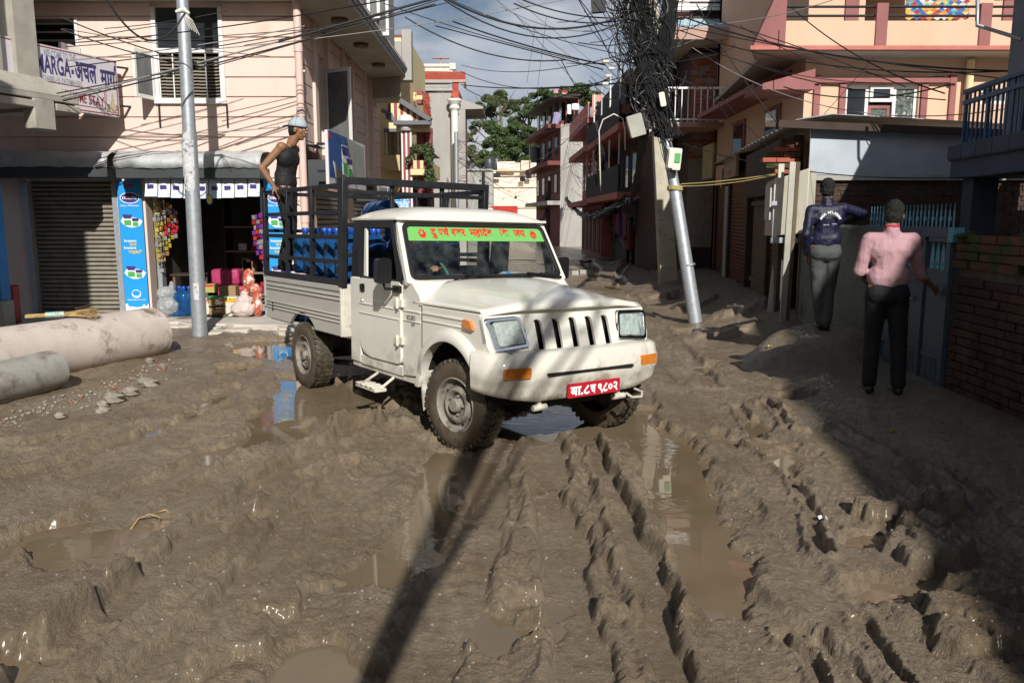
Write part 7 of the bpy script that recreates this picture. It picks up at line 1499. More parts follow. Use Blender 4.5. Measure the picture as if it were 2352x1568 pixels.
# big shading block of houses behind the camera on the right, one on the left, as the long shade on the road shows; rear lengths added to cut sky light
H_ = 8.4; sx_ = math.sin(SUN_AZ) / math.tan(SUN_EL); sy_ = math.cos(SUN_AZ) / math.tan(SUN_EL)
def eave(xg, yg, h=H_): return (xg + sx_ * h, yg - sy_ * h)
e0 = eave(1.95, 3.0); e1 = eave(3.42, 11.5); e2 = eave(2.45, 3.2)
ed = Vector((e1[0] - e0[0], e1[1] - e0[1], 0)).normalized(); 
far = Vector((e1[0], e1[1], 0)) + ed * 1.2
rb_ = thing('roadside_block', 'plain three storey block behind the viewpoint on the right, lengthened to cut sky light', 'building', (8, -6, 0))
mb = MB(); near = Vector((e0[0], e0[1], 0)) - ed * 24  # block run far back, unseen, to cut sky light
hprism(mb, [(near.x, near.y), (far.x, far.y), (far.x + 7, far.y - 1), (near.x + 7, near.y - 1)], 0, H_); mb.build('wall', m_conc, rb_)
mb = MB(); hprism(mb, [(near.x - .0, near.y), (far.x - .0, far.y), (far.x + 3, far.y + .2), (near.x + 3, near.y)], H_, H_ + .12); mb.build('roof_slab', m_conc, rb_)
for k in range(5):
    for fl in range(3):
        c = near + (far - near) * ((k + .5) / 5); F = frame4((c.x, c.y, 0), ed, (0, 0, 1)); y_ = -.02 if (F.to_3x3() @ Vector((0, -1, 0))).x < 0 else .0
        mb = MB(); mb.plate([(-.5, 1.0 + 2.7 * fl), (.5, 1.0 + 2.7 * fl), (.5, 2.2 + 2.7 * fl), (-.5, 2.2 + 2.7 * fl)], (), .03, F @ T_((0, y_, 0))); f = mb.build('window', m_winw, rb_); mb = MB(); mb.plate([(-.42, 1.08 + 2.7 * fl), (.42, 1.08 + 2.7 * fl), (.42, 2.12 + 2.7 * fl), (-.42, 2.12 + 2.7 * fl)], (), .03, F @ T_((0, y_ - .015, 0))); mb.build('pane', m_glassdark, f)
lb_ = thing('near_left_house', 'plain house just outside the view on the left, rear wing added to cut sky light', 'building', (-8, 1, 0)); mb = MB(); mb.box(-14, -5.36, -4, 4.6, 0, 7.9); mb.box(-14, -5.6, -28, -4, 0, 12); mb.build('wall', m_conc, lb_)  # taller rear wing is an unseen addition that cuts sky light
for k in range(3):
    for fl in range(2): mb = MB(); y = -2.6 + 2.4 * k; mb.box(-5.37, -5.31, y, y + 1, 1.1 + 3 * fl, 2.4 + 3 * fl); f = mb.build('window', m_winw, lb_); mb = MB(); mb.box(-5.31, -5.295, y + .08, y + .92, 1.2 + 3 * fl, 2.3 + 3 * fl); mb.build('pane', m_glassdark, f)
# ---------------------------------------------------------------- farther along the street, left
def bal_row(mb, x0, x1, y, z0, z1, n, r=.05):
    for k in range(n): x = x0 + (x1 - x0) * (k + .5) / n; mb.lathe([(r * .6, z0), (r, z0 + (z1 - z0) * .3), (r * .45, z0 + (z1 - z0) * .6), (r * .8, z0 + (z1 - z0) * .9), (r * .6, z1)], (x, y, 0), 'Z', 6)
m_strm = M('maroon_stripe_paint', (.28, .07, .08), .7, var=.1); m_greytrim = M('slate_grey_trim', (.14, .15, .17), .7, var=.1)
# concrete parapet block behind the pink house
cb = thing('bare_parapet', 'stained bare concrete stair parapet rising behind the pink house', 'building', (-3.2, 23.5, 0)); r = rc(893, 68, 945, 185, 23)
mb = MB(); rr_ = rc(922, 68, 945, 185, 23); mb.box(rr_[0], rr_[1], 23, 23.4, r[2], rr_[3]); mb.build('pillar', m_concw, cb, bevel=.02); mb = MB(); mb.box(r[0] - 2, rr_[0], 23.05, 23.4, r[2], PY(900, 95, 23)[2]); mb.build('wall', m_concw, cb)
mb = MB(); q = rc(880, 80, 922, 85, 22.9); mb.box(q[0], q[1], 22.9, 22.98, q[2], q[3]); mb.build('rail', m_strm, cb)
# yellow house with maroon stripes
YY = 24.5; yh = thing('yellow_striped_house', 'cream yellow house with maroon stripes, fluted column and planted balcony', 'house', (-4, YY, 0)); 
r = rc(860, 262, 948, 345, YY); mb = MB(); x0 = PY(870, 300, YY)[0]; x1 = PY(942, 300, YY)[0]
ws_ = rc(884, 305, 942, 356, YY)
for q in rects(-6, x1, 0, 7.0, [(ws_[0], x1 - .25, ws_[2], ws_[3])]): mb.box(q[0], q[1], YY, YY + .2, q[2], q[3])
mb.box(-6, x1 + .0, YY + .2, YY + 4.5, 0, 7.0); mb.build('wall', m_cream, yh)
mb = MB(); q = rc(880, 356, 940, 392, YY - .5); mb.box(q[0], q[1], YY - .5, YY, q[2], q[3]); mb.build('balcony_wall', M('weathered_cream_render', (.55, .45, .27), .85, var=.15, col2=(.3, .25, .17), c2s=2, c2t=.6), yh)
for k, u in enumerate((886, 899, 913, 925, 938)): q = rc(u, 304, u + (6 if k % 2 else 4), 356, YY - .1); mb = MB(); mb.box(q[0], q[1], YY - .12, YY - .08, q[2], q[3]); mb.build('window_bar', m_winw if k % 2 == 0 else m_greytrim, yh)
mb = MB(); q = rc(882, 296, 940, 304, YY - .1); mb.box(q[0], q[1], YY - .15, YY, q[2], q[3]); mb.build('window_head', m_greytrim, yh)
# gabled porch with vertical stripes
for k in range(14):
    u = 884 + 7.2 * k; vt = (238 if u < 922 else 238 + (u - 922) * .62); vb = 279 if u > 902 else 279 - (902 - u) * 1.3
    if vb - vt < 2: continue
    q = rc(u, vt, u + 7.2, vb, YY - 1.2); mb = MB(); mb.box(q[0], q[1], YY - 1.25, YY - 1.15, q[2], q[3]); mb.build('gable_stripe', m_strm if k % 2 else m_cream, yh)
mb = MB(); a, b = PY(920, 232, YY - 1.3), PY(990, 277, YY - 1.3); mb.beam(a, b, .3, .13); c, d = PY(905, 283, YY - 1.3), PY(990, 283, YY - 1.3); mb.beam(c, d, .3, .11); e = PY(880, 250, YY - 1.3); mb.beam(PY(878, 254, YY - 1.3), PY(893, 262, YY - 1.3), .2, .1); mb.beam(PY(893, 262, YY - 1.3), PY(896, 272, YY - 1.3), .2, .1); mb.beam(PY(893, 272, YY - 1.3), PY(910, 276, YY - 1.3), .2, .1); mb.build('roof_trim', m_greytrim, yh)
mb = MB(); q = rc(910, 286, 985, 300, YY - 1.2); mb.box(q[0], q[1], YY - 1.2, YY, q[2], q[3]); mb.build('porch_beam', m_cream, yh)
xc = PY(934, 350, YY - 1.15)[0]
for s_ in range(5): mb = MB(); x = xc - .12 + .06 * s_; mb.tube([(x, YY - 1.15 - .04 * math.sin(s_ * .785), 0), (x, YY - 1.15 - .04 * math.sin(s_ * .785), PY(934, 303, YY)[2])], .035, 8); mb.build('column_flute', m_winw if s_ % 2 == 0 else m_strm, yh, smooth=60)
mb = MB(); z = PY(934, 301, YY)[2]; mb.lathe([(.17, z - .12), (.22, z - .05), (.2, z), (.24, z + .05), (.24, z + .12), (.2, z + .3)], (xc, YY - 1.15, 0), 'Z', 14); mb.build('column_capital', m_winw, yh, smooth=50)
mb = MB(); x = PY(983, 330, YY - .8)[0]
for xx in (PY(968, 330, YY - .4)[0], x): mb = MB(); mb.tube([(xx, YY - .6, 2.5), (xx, YY - .6, PY(968, 300, YY)[2])], .12, 10); mb.build('rear_column', m_strm, yh, smooth=60)
q = rc(943, 344, 988, 352, YY - 1.2); mb = MB(); mb.box(q[0], q[1], YY - 1.3, YY + 2, q[2] + .08, q[3]); mb.build('balcony_rail', m_greytrim, yh)
zb_ = PY(960, 369, YY - 1.2)[2]; mb = MB(); bal_row(mb, q[0], q[1] - .5, YY - 1.2, zb_, q[2] + .08, 7); mb.build('balusters', m_cream, yh, smooth=50, kind='stuff')
q2 = rc(943, 369, 988, 402, YY - 1.2); 
for k in range(6): mb = MB(); w = (q2[1] - q2[0]) / 6; mb.box(q2[0] + w * k, q2[0] + w * (k + 1), YY - 1.28, YY + 2, PY(960, 388, YY - 1.2)[2], zb_); mb.build('parapet_stripe', m_strm if k % 2 == 0 else m_cream, yh)
mb = MB(); mb.box(q2[0], q2[1], YY - 1.27, YY + 2, PY(960, 402, YY - 1.2)[2], PY(960, 388, YY - 1.2)[2] - .005); mb.build('balcony_slab', m_cream, yh)
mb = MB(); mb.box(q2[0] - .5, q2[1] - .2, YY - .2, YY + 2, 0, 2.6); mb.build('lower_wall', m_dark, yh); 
# roof terrace with balusters and tiles above the porch
q3 = rc(915, 213, 960, 232, YY + 1); mb = MB(); bal_row(mb, q3[0], q3[1], YY + 1, q3[2], q3[3], 8); mb.build('terrace_balusters', m_cream, yh, kind='stuff')
for k, (v0, v1) in enumerate(((208, 218), (219, 229), (230, 238))): q3 = rc(957, v0, 970, v1, YY + .9); mb = MB(); mb.box(q3[0], q3[1], YY + .9, YY + 1.3, q3[2], q3[3]); mb.build('terrace_pier_band', m_strm if k % 2 == 0 else m_cream, yh)
mb = MB(); mb.add([PY(970, 214, YY + .6), PY(985, 214, YY + 1.6), PY(991, 272, YY - .6), PY(973, 262, YY - 1.2)], [(3, 2, 1, 0)]); o = mb.build('tiled_roof', m_redroof, yh); 
rr = random.Random(8)
for k in range(20):
    j, i = divmod(k, 3); a = PY(972 + 5.5 * i + (2.5 if j % 2 else 0), 218 + 8 * j, YY - .2 - .15 * j * .5); mb = MB(); mb.beam(a, (a[0] + .06, a[1], a[2] - .09), .10, .02); mb.build('roof_tile', m_redroof, yh)
# creeper and balcony plants
def leaves(mb, c, rx, ry, rz_, n, s, rr):
    for i in range(n):
        while True:
            p = Vector((rr.uniform(-1, 1), rr.uniform(-1, 1), rr.uniform(-1, 1)))
            if p.length < 1: break
        p = p * (p.length ** -.35 if p.length > .05 else 1) * .9; q = Vector((c[0] + p.x * rx, c[1] + p.y * ry, c[2] + p.z * rz_)); a = Vector((rr.uniform(-1, 1), rr.uniform(-1, 1), rr.uniform(-.4, 1))).normalized(); b = a.orthogonal().normalized(); c2 = a.cross(b); th = rr.uniform(0, 6.28); b, c2 = b * math.cos(th) + c2 * math.sin(th), c2 * math.cos(th) - b * math.sin(th); s2 = s * rr.uniform(.6, 1.3)
        mb.add([q - b * s2, q - c2 * s2 * .5, q + b * s2, q + c2 * s2 * .5], [(0, 1, 2, 3)])
rl_ = random.Random(31)
t = thing('balcony_creeper', 'leafy green creeper spilling down the corner of the striped balcony', 'plant', PY(985, 350, YY - 1.4)); mb = MB()
for u, v, rx, rz_, n in ((965, 343, .35, .16, 240), (985, 352, .18, .35, 240), (988, 375, .12, .35, 160), (986, 400, .16, .3, 160), (940, 366, .12, .12, 60), (990, 415, .2, .3, 140)): leaves(mb, PY(u, v, YY - 1.4), rx, .2, rz_, n, .05, rl_)
mb.build('foliage', m_leaf, t, kind='stuff'); mb = MB(); mb.tube([PY(988, 425, YY - 1.35), PY(986, 390, YY - 1.4), PY(985, 350, YY - 1.4)], .015, 5); mb.build('stem', m_bark, t)
# grey walled house with red roof and white columns
CY = 30.0; ch = thing('grey_gable_house', 'tall house with bare grey side wall, red tiled roof and white column', 'house', (-2.8, CY, 0))
a, b = PY(976, 215, CY), PY(1046, 215, CY); zt = PY(1000, 207, CY)[2]; zs_ = PY(1040, 250, CY)[2]
mb = MB(); mb.plate([(a[0] - 1.5, 0), (b[0] + .35, 0), (b[0] + .35, PY(1060, 232, CY)[2] - .2), (b[0], zt - .1), (a[0] - 1.5, zt)], (), .25, T_((0, CY, 0))); mb.build('side_wall', m_concw, ch)
mb = MB(); mb.plate([(b[0] - .05, PY(1050, 252, CY)[2]), (b[0] + 1.0, PY(1068, 250, CY)[2]), (b[0] + 1.0, PY(1068, 245, CY)[2]), (b[0] - .05, PY(1046, 222, CY)[2])], (), 3, T_((0, CY - .01, 0))); mb.build('side_porch_roof', m_concw, ch)
z0, z1 = PY(1000, 203, CY)[2], PY(1000, 186, CY)[2]; xl, xr = PY(942, 200, CY)[0], PY(1030, 200, CY)[0]
mb = MB(); bal_row(mb, xl, xr, CY, z0, z1 - .08, 24, .06); mb.build('balusters', m_concw, ch, kind='stuff'); mb = MB(); mb.box(xl, xr + .15, CY - .1, CY + .2, z1 - .08, z1); mb.box(xl, xr + .15, CY - .1, CY + .2, z0 - .1, z0); mb.build('terrace_coping', m_concw, ch)
mb = MB(); q = [PY(930, 163, CY + 2), PY(1068, 165, CY + 2), PY(1068, 185, CY + .6), PY(930, 185, CY + .6)]; mb.add([tuple(p) for p in q], [(3, 2, 1, 0)]); mb.add([PY(1040, 185, CY + .6), PY(1054, 185, CY + .6), PY(1052, 235, CY - .4), PY(1036, 220, CY - .2)], [(3, 2, 1, 0)]); mb.add([PY(1068, 165, CY + 2), PY(1070, 190, CY + 6), PY(1072, 205, CY + 6), PY(1066, 200, CY)], [(3, 2, 1, 0)]); mb.build('tiled_roof', m_redroof, ch)
for k in range(64):
    j, i = divmod(k, 16); p = PY(932 + 8.6 * i + (4 if j % 2 else 0), 168 + 4.5 * j, CY + 1.9 - .32 * j); mb = MB(); mb.beam(p, (p[0] + .0, p[1] - .12, p[2] - .12), .13, .02); mb.build('roof_tile', m_redroof, ch)
mb = MB(); mb.box(PY(930, 187, CY)[0], PY(1068, 187, CY)[0], CY + .4, CY + .6, PY(1000, 190, CY + .5)[2], PY(1000, 184, CY + .5)[2]); mb.build('roof_fascia', m_pinkdark, ch)
z0, z1 = PY(1000, 161, CY + 3)[2], PY(1000, 148, CY + 3)[2]; xl, xr = PY(935, 155, CY + 3)[0], PY(1040, 155, CY + 3)[0]
mb = MB(); bal_row(mb, xl, xr, CY + 3, z0, z1 - .1, 22, .07); mb.build('top_balusters', m_winw, ch, kind='stuff'); mb = MB(); mb.box(xl, xr, CY + 2.9, CY + 3.1, z1 - .1, z1); mb.box(xl, xr, CY + 2.9, CY + 3.1, z0 - .25, z0)
for x in (xl, (xl + xr) / 2 - .5, xr): mb.box(x - .12, x + .12, CY + 2.85, CY + 3.15, z0, z1 + .02)
mb.build('terrace_frame', m_creamfar, ch)
x = PY(1012, 140, CY + 3)[0]; mb = MB(); mb.tube([(x, CY + 3, z1), (x, CY + 3, PY(1012, 130, CY + 3)[2])], .03, 6); mb.box(x - .35, x + .35, CY + 2.9, CY + 3.1, PY(1012, 135, CY + 3)[2], PY(1012, 133.5, CY + 3)[2]); mb.build('roof_aerial', m_pinkdark, ch)
xc = PY(1042, 300, CY - .2)[0]; 
mb = MB(); xq = PY(1041.5, 300, CY - .3)[0] ; mb.tube([(xq + .05, CY - .3, 0), (xq + .05, CY - .3, PY(1042, 258, CY)[2])], .13, 14); mb.build('column', m_winw, ch, smooth=50); mb = MB(); z = PY(1042, 258, CY)[2]; mb.lathe([(.13, z), (.2, z + .1), (.15, z + .2), (.26, z + .35), (.26, z + .42)], (xq + .05, CY - .3, 0), 'Z', 12); mb.build('column_capital', m_winw, ch)
for k, (u0, u1, v0, v1, mt) in enumerate(((1052, 1063, 254, 420, m_winw), (1047, 1054, 275, 290, m_redroof), (1047, 1054, 352, 370, m_redroof), (1062, 1068, 270, 285, m_creamfar), (1062, 1068, 355, 372, m_creamfar))): q = rc(u0, v0, u1, v1, CY + 1.5); mb = MB(); mb.box(q[0], q[1], CY + 1.5, CY + 3, q[2], q[3]); mb.build('balcony_piece', mt, ch)
mb = MB(); mb.box(PY(1040, 400, CY + 3.2)[0] - .3, PY(1056, 400, CY + 3.2)[0], CY + 3.2, CY + 9, 0, PY(1050, 205, CY + 3)[2]); mb.build('street_wall', m_maroon, ch)
# far pale buildings closing the street
FYY = 84.0
g1 = thing('far_grey_building', 'low grey rendered building far down the street, left of the pale one', 'building', (-4.5, FYY, 0)); q = rc(1064, 392, 1132, 500, FYY - 4); mb = MB(); mb.box(q[0] - 1, q[1], FYY - 4, FYY, -.3, q[3]); mb.build('wall', m_concw, g1)
for u, v in ((1101, 413), (1085, 440)): q = rc(u, v, u + 5, v + 4, FYY - 4); mb = MB(); mb.box(q[0], q[1], FYY - 4.03, FYY - 4, q[2], q[3]); mb.build('window', m_dark, g1)
mb = MB()
q = rc(1055, 388, 1132, 392, FYY - 4.1); mb.box(q[0], q[1], FYY - 4.2, FYY - 3.8, q[2], q[3]); mb.build('coping', m_concw, g1)
g2 = thing('far_pale_building', 'pale peach flat-roofed building closing the far end of the street', 'building', (0, FYY, 0))
q = rc(1120, 430, 1262, 560, FYY); mb = MB(); mb.box(q[0], q[1] + 3, FYY, FYY + 4, -.5, q[3]); mb.build('lower_wall', m_creamfar, g2)
for (u0, u1, v0, v1, dy) in ((1142, 1183, 371, 390, .0), (1197, 1232, 369, 390, 0), (1129, 1240, 392, 430, .8), (1183, 1197, 374, 392, .5)): q = rc(u0, v0, u1, v1, FYY + dy); mb = MB(); mb.box(q[0], q[1], FYY + dy, FYY + 5, q[2], q[3]); mb.build('upper_wall', m_creamfar, g2)
mb = MB()
for v in (391, 429, 476): q = rc(1120, v, 1262, v + 1.6, FYY - .15); mb.box(q[0], q[1], FYY - .15, FYY, q[2], q[3])
mb.build('string_course', m_cream, g2, kind='stuff')
for u, v, w, h in ((1194, 405, 12, 12), (1129, 398, 20, 10), (1182, 450, 5, 6), (1208, 398, 12, 12)): q = rc(u, v, u + w, v + h, FYY - .0); mb = MB(); mb.box(q[0], q[1], FYY - .03, FYY, q[2], q[3]); mb.build('window', m_glassdark if u != 1194 else m_dark, g2)
q = rc(1128, 473, 1189, 495, 48); rb2 = tag(MB().box(q[0], q[1], 48, 48.06, q[2], q[3]).build('red_banner', m_redcloth), 'long red cloth banner hung across the far end of the street', 'banner')
q = rc(1119, 478, 1132, 502, 47.5); tag(MB().box(q[0], q[1], 47.5, 47.55, q[2], q[3]).build('white_board', m_signw), 'small white board left of the red banner', 'board')
for k, (u, v) in enumerate(((1118, 364), (1134, 364))): p = PY(u + 6, v + 10, 86); t = thing('roof_water_tank', ['left', 'right'][k] + ' of the two black water tanks on the far roof under the trees', 'water tank', p, group='roof water tanks'); mb = MB(); mb.lathe([(.48, -.9), (.52, -.4), (.52, .35), (.4, .5), (.15, .6)], p, 'Z', 14); mb.build('tank_body', m_tank, t, smooth=50)
mb = MB(); p = PY(1230, 356, 56); t = thing('roof_water_tank', 'black water tank on a stand beside the dark red building', 'water tank', p, group='roof water tanks'); mb.lathe([(.3, -.5), (.33, -.4), (.33, .35), (.25, .5)], p, 'Z', 14); mb.build('tank_body', m_tank, t, smooth=50); mb = MB(); mb.tube([(p[0] - .4, 56, p[2] - 1.2), (p[0] - .4, 56, p[2] + .6)], .04, 5); mb.build('stand_pipe', m_winw, t)
# ---- right: dark red building with grey gable
DY = 50.0; dr = thing('dark_red_building', 'dark red street building with bare grey side wall and roof terrace', 'building', (3.5, DY, 0))
q = rc(1287, 285, 1345, 560, DY); mb = MB(); mb.box(q[0], q[1] + .6, DY, DY + .3, -.5, q[3]); mb.build('side_wall', m_concw, dr); xg = q[0]; zt = q[3]
D0 = Vector((xg, DY, 0)); D1 = Vector(PY(1232, 400, 60)); D1.z = 0; dd = (D1 - D0).normalized(); DF = frame4(D1, -dd, (0, 0, 1)); dl = (D1 - D0).length
if (DF.to_3x3() @ Vector((0, -1, 0))).y > 0: DF = frame4(D0, dd, (0, 0, 1))
m_drw = M('dark_red_render', (.17, .05, .045), .8, var=.2)
mb = MB(); mb.plate([(0, -.5), (dl, -.5), (dl, zt + .2), (0, zt + .2)], (), .3, DF); mb.build('street_wall', m_drw, dr)
for fl, z in enumerate((2.6, 5.0, 7.2)):
    mb = MB(); mb.plate([(-.2, z), (dl, z), (dl, z + .25), (-.2, z + .25)], (), .9, DF @ T_((0, -.8, 0))); mb.build('projecting_slab', m_concw if fl == 0 else m_drw, dr)
    for k in range(4):
        a = dl * (k + .2) / 4; mb = MB(); mb.plate([(a, z + .7), (a + 1.2, z + .7), (a + 1.2, z + 2.0), (a, z + 2.0)], (), .05, DF @ T_((0, -.03, 0))); f = mb.build('window', m_darkwood, dr); mb = MB(); mb.plate([(a + .15, z + .8), (a + 1.05, z + .8), (a + 1.05, z + 1.9), (a + .15, z + 1.9)], (), .02, DF @ T_((0, -.05, 0))); mb.build('pane', m_glassdark, f)
a, b = PY(1232, 265, 58), PY(1300, 222, DY - 1); mb = MB(); mb.beam(a, (b[0], b[1], b[2]), 1.6, .12); q = rc(1285, 222, 1330, 226, DY); mb.box(q[0], q[1], DY - 1, DY + 2, q[2], q[3]); mb.build('terrace_roof', M('rusty_dark_roof', (.04, .025, .02), .7), dr)
for u in (1300, 1318, 1328): q = rc(u, 226, u + 1.5, 285, DY); mb = MB(); mb.box(q[0], q[1], DY, DY + .1, q[2], q[3]); mb.build('terrace_post', m_redtrim, dr)
mb = MB(); q = rc(1290, 226, 1330, 283, DY + 1.5); mb.box(q[0], q[1], DY + 1.5, DY + 1.6, q[2], q[3]); mb.build('terrace_back', m_dark, dr)
rr = random.Random(15)
for k, (u, v, w, h, mt) in enumerate(((1272, 258, 12, 26, M('lilac_cloth', (.3, .26, .42), .8, var=.3, vs=5)), (1303, 240, 9, 22, m_bannerw), (1314, 238, 16, 14, m_bannerw), (1272, 206, 10, 8, M('pink_cloth', (.6, .3, .35), .8)), (1290, 208, 14, 5, m_redcloth))):
    q = rc(u, v, u + w, v + h, DY - .8); mb = MB(); mb.grid([[(q[0] + (q[1] - q[0]) * i / 4, DY - .8 + .1 * math.sin(i * 2 + j), q[3] - (q[3] - q[2]) * j / 3) for i in range(5)] for j in range(4)]); o = mb.build('hung_cloth', mt, smooth=180); tag(o, ['lilac cloth hanging over the dark red building balcony', 'white and blue cloth on the roof terrace post', 'white sheet at the back of the roof terrace', 'pink cloth on the terrace roof edge', 'red cloth strip on the terrace roof'][k], 'cloth')
# pink-red building with balcony
PYY = 36.0; pr = thing('rose_building', 'rose red street building with arched balcony parapet behind the leaning pole', 'building', (4.5, PYY, 0)); m_rose = M('rose_render', (.37, .13, .115), .8, var=.12); m_rosel = M('light_rose_paint', (.60, .28, .24), .8, var=.08)
E0 = Vector(PY(1383, 400, PYY)); E0.z = 0; E1 = Vector(PY(1338, 400, 44)); E1.z = 0; ed_ = (E1 - E0).normalized(); el = (E1 - E0).length; EF = frame4(E1, -ed_, (0, 0, 1)); 
if (EF.to_3x3() @ Vector((0, -1, 0))).x > 0: EF = frame4(E0, ed_, (0, 0, 1)); rev = True
else: rev = False
zr_ = PY(1383, 270, PYY)[2]
mb = MB(); mb.plate([(0, 0), (el, 0), (el, zr_), (0, zr_)], (), .3, EF); mb.box(E0.x, E0.x + 3, PYY, PYY + .3, 0, zr_); mb.build('wall', m_rose, pr)
for z in (2.6, 5.0, zr_): mb = MB(); mb.plate([(-.6, z - .25), (el + .2, z - .25), (el + .2, z), (-.6, z)], (), .8, EF @ T_((0, -.7, 0))); mb.build('balcony_slab', m_rose, pr)
for k in range(6): a = el * (k + .2) / 6; mb = MB(); mb.plate([(a, 3.2), (a + .7, 3.2), (a + .7, 4.6), (a, 4.6)], (), .04, EF @ T_((0, -.03, 0))); mb.build('window', m_glassdark, pr)
for k in range(5): a = el * (k + .25) / 5; mb = MB(); mb.plate([(a, .2), (a + .9, .2), (a + .9, 2.2), (a, 2.2)], (), .04, EF @ T_((0, -.03, 0))); mb.build('door_panel', m_darkwood, pr)
hp_ = PY(1383, 262, PYY)[2] + .62; mb = MB(); arcs = [[(a + .12 + .18 * math.cos(R(t_)), zr_ + .18 + (.26 * math.sin(R(t_)) if t_ <= 180 else 0)) for t_ in (0, 30, 60, 90, 120, 150, 180)] for a in [.5 + .55 * k for k in range(int(el / .55) - 1)]]
mb.plate([(-.6, zr_), (el + .2, zr_), (el + .2, zr_ + .62), (-.6, zr_ + .62)], arcs, .08, EF @ T_((0, -.68, 0))); mb.build('arched_parapet', m_rosel, pr)
xa, xb = E0.x - .55, E0.x + .9; mb = MB(); mb.plate([(xa, zr_), (xb, zr_), (xb, zr_ + .85), (xa, zr_ + .85)], [[(xa + .25 + .36 * k + .13 * math.cos(R(t_)), zr_ + .25 + .3 * math.sin(R(t_)) * 1.2) for t_ in (0, 45, 90, 135, 180)] for k in range(3)], .08, T_((0, PYY - .7, 0))); mb.build('front_parapet', m_rosel, pr)
# dark building with sloped canopy
KY = 27.5; dk = thing('dark_canopy_building', 'dark street building with steep balcony canopy and fabric-screened balconies', 'building', (4.6, 31, 0))
k0 = Vector(PY(1500, 400, KY)); k0.z = 0; k1 = Vector(PY(1412, 400, 36)); k1.z = 0; kd_ = (k1 - k0).normalized(); kl = (k1 - k0).length; KK = frame4(k1, -kd_, (0, 0, 1)); krev = False
if (KK.to_3x3() @ Vector((0, -1, 0))).x > 0: KK = frame4(k0, kd_, (0, 0, 1)); krev = True
m_dkw = M('dark_grey_green_wall', (.09, .095, .095), .85, var=.2); m_scr = M('dark_screen_cloth', (.03, .032, .036), .8, var=.15)
mb = MB(); mb.plate([(0, 0), (kl, 0), (kl, 6.2), (0, 6.2)], (), .3, KK); mb.box(k0.x, k0.x + 3, KY, KY + .3, 0, 6.2); mb.build('wall', m_dkw, dk)
for z, h in ((2.65, .9), (4.9, .75)):
    mb = MB(); mb.plate([(-.3, z - .22), (kl + .3, z - .22), (kl + .3, z), (-.3, z)], (), 1.3, KK @ T_((0, -1.25, 0))); mb.build('balcony_slab', m_redtrim if z < 6 else m_maroon, dk)
    mb = MB(); mb.plate([(-.3, z), (kl + .3, z), (kl + .3, z + h), (-.3, z + h)], (), .05, KK @ T_((0, -1.24, 0))); mb.build('balcony_screen', m_scr, dk)
    for j in range(5):
        a = -.25 + (kl + .5) * j / 4; mb = MB(); c = KK @ Vector((a, -1.2, 0)); mb.tube([(c.x, c.y, z + h), (c.x, c.y, z + 1.9)], .03, 6); mb.build('balcony_post', m_winw if j % 2 else m_steel, dk)
for fl in range(1):
    for k in range(4): a = kl * (k + .2) / 4; z = 3.0 + 2.2 * fl; mb = MB(); mb.plate([(a, z), (a + 1.1, z), (a + 1.1, z + 1.3), (a, z + 1.3)], (), .04, KK @ T_((0, -.03, 0))); mb.build('window', m_glassdark, dk)
A1, A2, A3, A4 = PY(1438, 158, KY), PY(1458, 160, KY), PY(1368, 290, 37), PY(1365, 245, 37)
mb = MB(); A1, A2 = Vector(PY(1440, 160, KY)), Vector(PY(1520, 165, KY + .3)); B1_, B2_ = Vector(PY(1366, 248, 36.5)), Vector(PY(1400, 262, 36.5)); mb.hexa([B1_ + Vector((0, 0, -1.0)), A1 + Vector((0, 0, -1.1)), A2 + Vector((0, 0, -1.1)), B2_ + Vector((0, 0, -1.0)), B1_, A1, A2, B2_]); mb.build('canopy_screen', m_scr, dk)
mb = MB(); d1 = Vector((0, 0, -1.25)); mb.beam(A1 + d1, B1_ + d1, .3, .3); mb.build('canopy_edge', m_redtrim, dk)
# shop awning and hung clothes at its foot
t = thing('cloth_awning', 'sagging blue-grey shop awning over the clothes stall', 'awning', PY(1480, 470, 26.2)); q0, q1, q2, q3 = PY(1456, 458, 27), PY(1506, 458, 26.2), PY(1494, 470, 25.2), PY(1459, 487, 26.2)
q0, q1 = (k0.x + .1, 31.0, 2.75), (k0.x + .1, 27.0, 2.75); q2, q3 = (k0.x - 1.2, 26.9, 2.15), (k0.x - 1.2, 31.0, 2.15); P = []
for i in range(7): f = i / 6; P.append([tuple(Vector(q0).lerp(Vector(q1), f).lerp(Vector(q3).lerp(Vector(q2), f), g) + Vector((0, 0, -.10 * math.sin(math.pi * f) * g - .06 * math.sin(math.pi * g)))) for g in (0, .25, .5, .75, 1)])
mb = MB(); mb.grid(P); o = mb.build('awning_sheet', M('blue_grey_tarpaulin', (.10, .13, .18), .6, var=.15), t, smooth=180); mb = MB(); mb.tube([q2, q3], .02, 6); mb.tube([q2, q1], .02, 6); mb.build('awning_pole', m_steel, t)
rr = random.Random(44)
for k in range(12):
    y = 27.4 + .3 * k; x = k0.x - .9 + .12 * (k % 2); z1 = 1.95; z0 = z1 - rr.uniform(.6, 1.0); mt = rr.choice([M('garment_%d' % k, (rr.uniform(.02, .3), rr.uniform(.02, .08), rr.uniform(.03, .25)), .8, var=.3, vs=8)]); mb = MB(); mb.grid([[(x + .04 * math.sin(i * 2.2 + k), y + .22 * i / 4 - .1, z1 - (z1 - z0) * j / 3) for i in range(5)] for j in range(4)]); o = mb.build('hung_garment', mt, smooth=180); tag(o, 'garment hanging under the clothes stall awning, %s from the near end' % ORD[k], 'garment', 'garments hanging in the clothes stall')
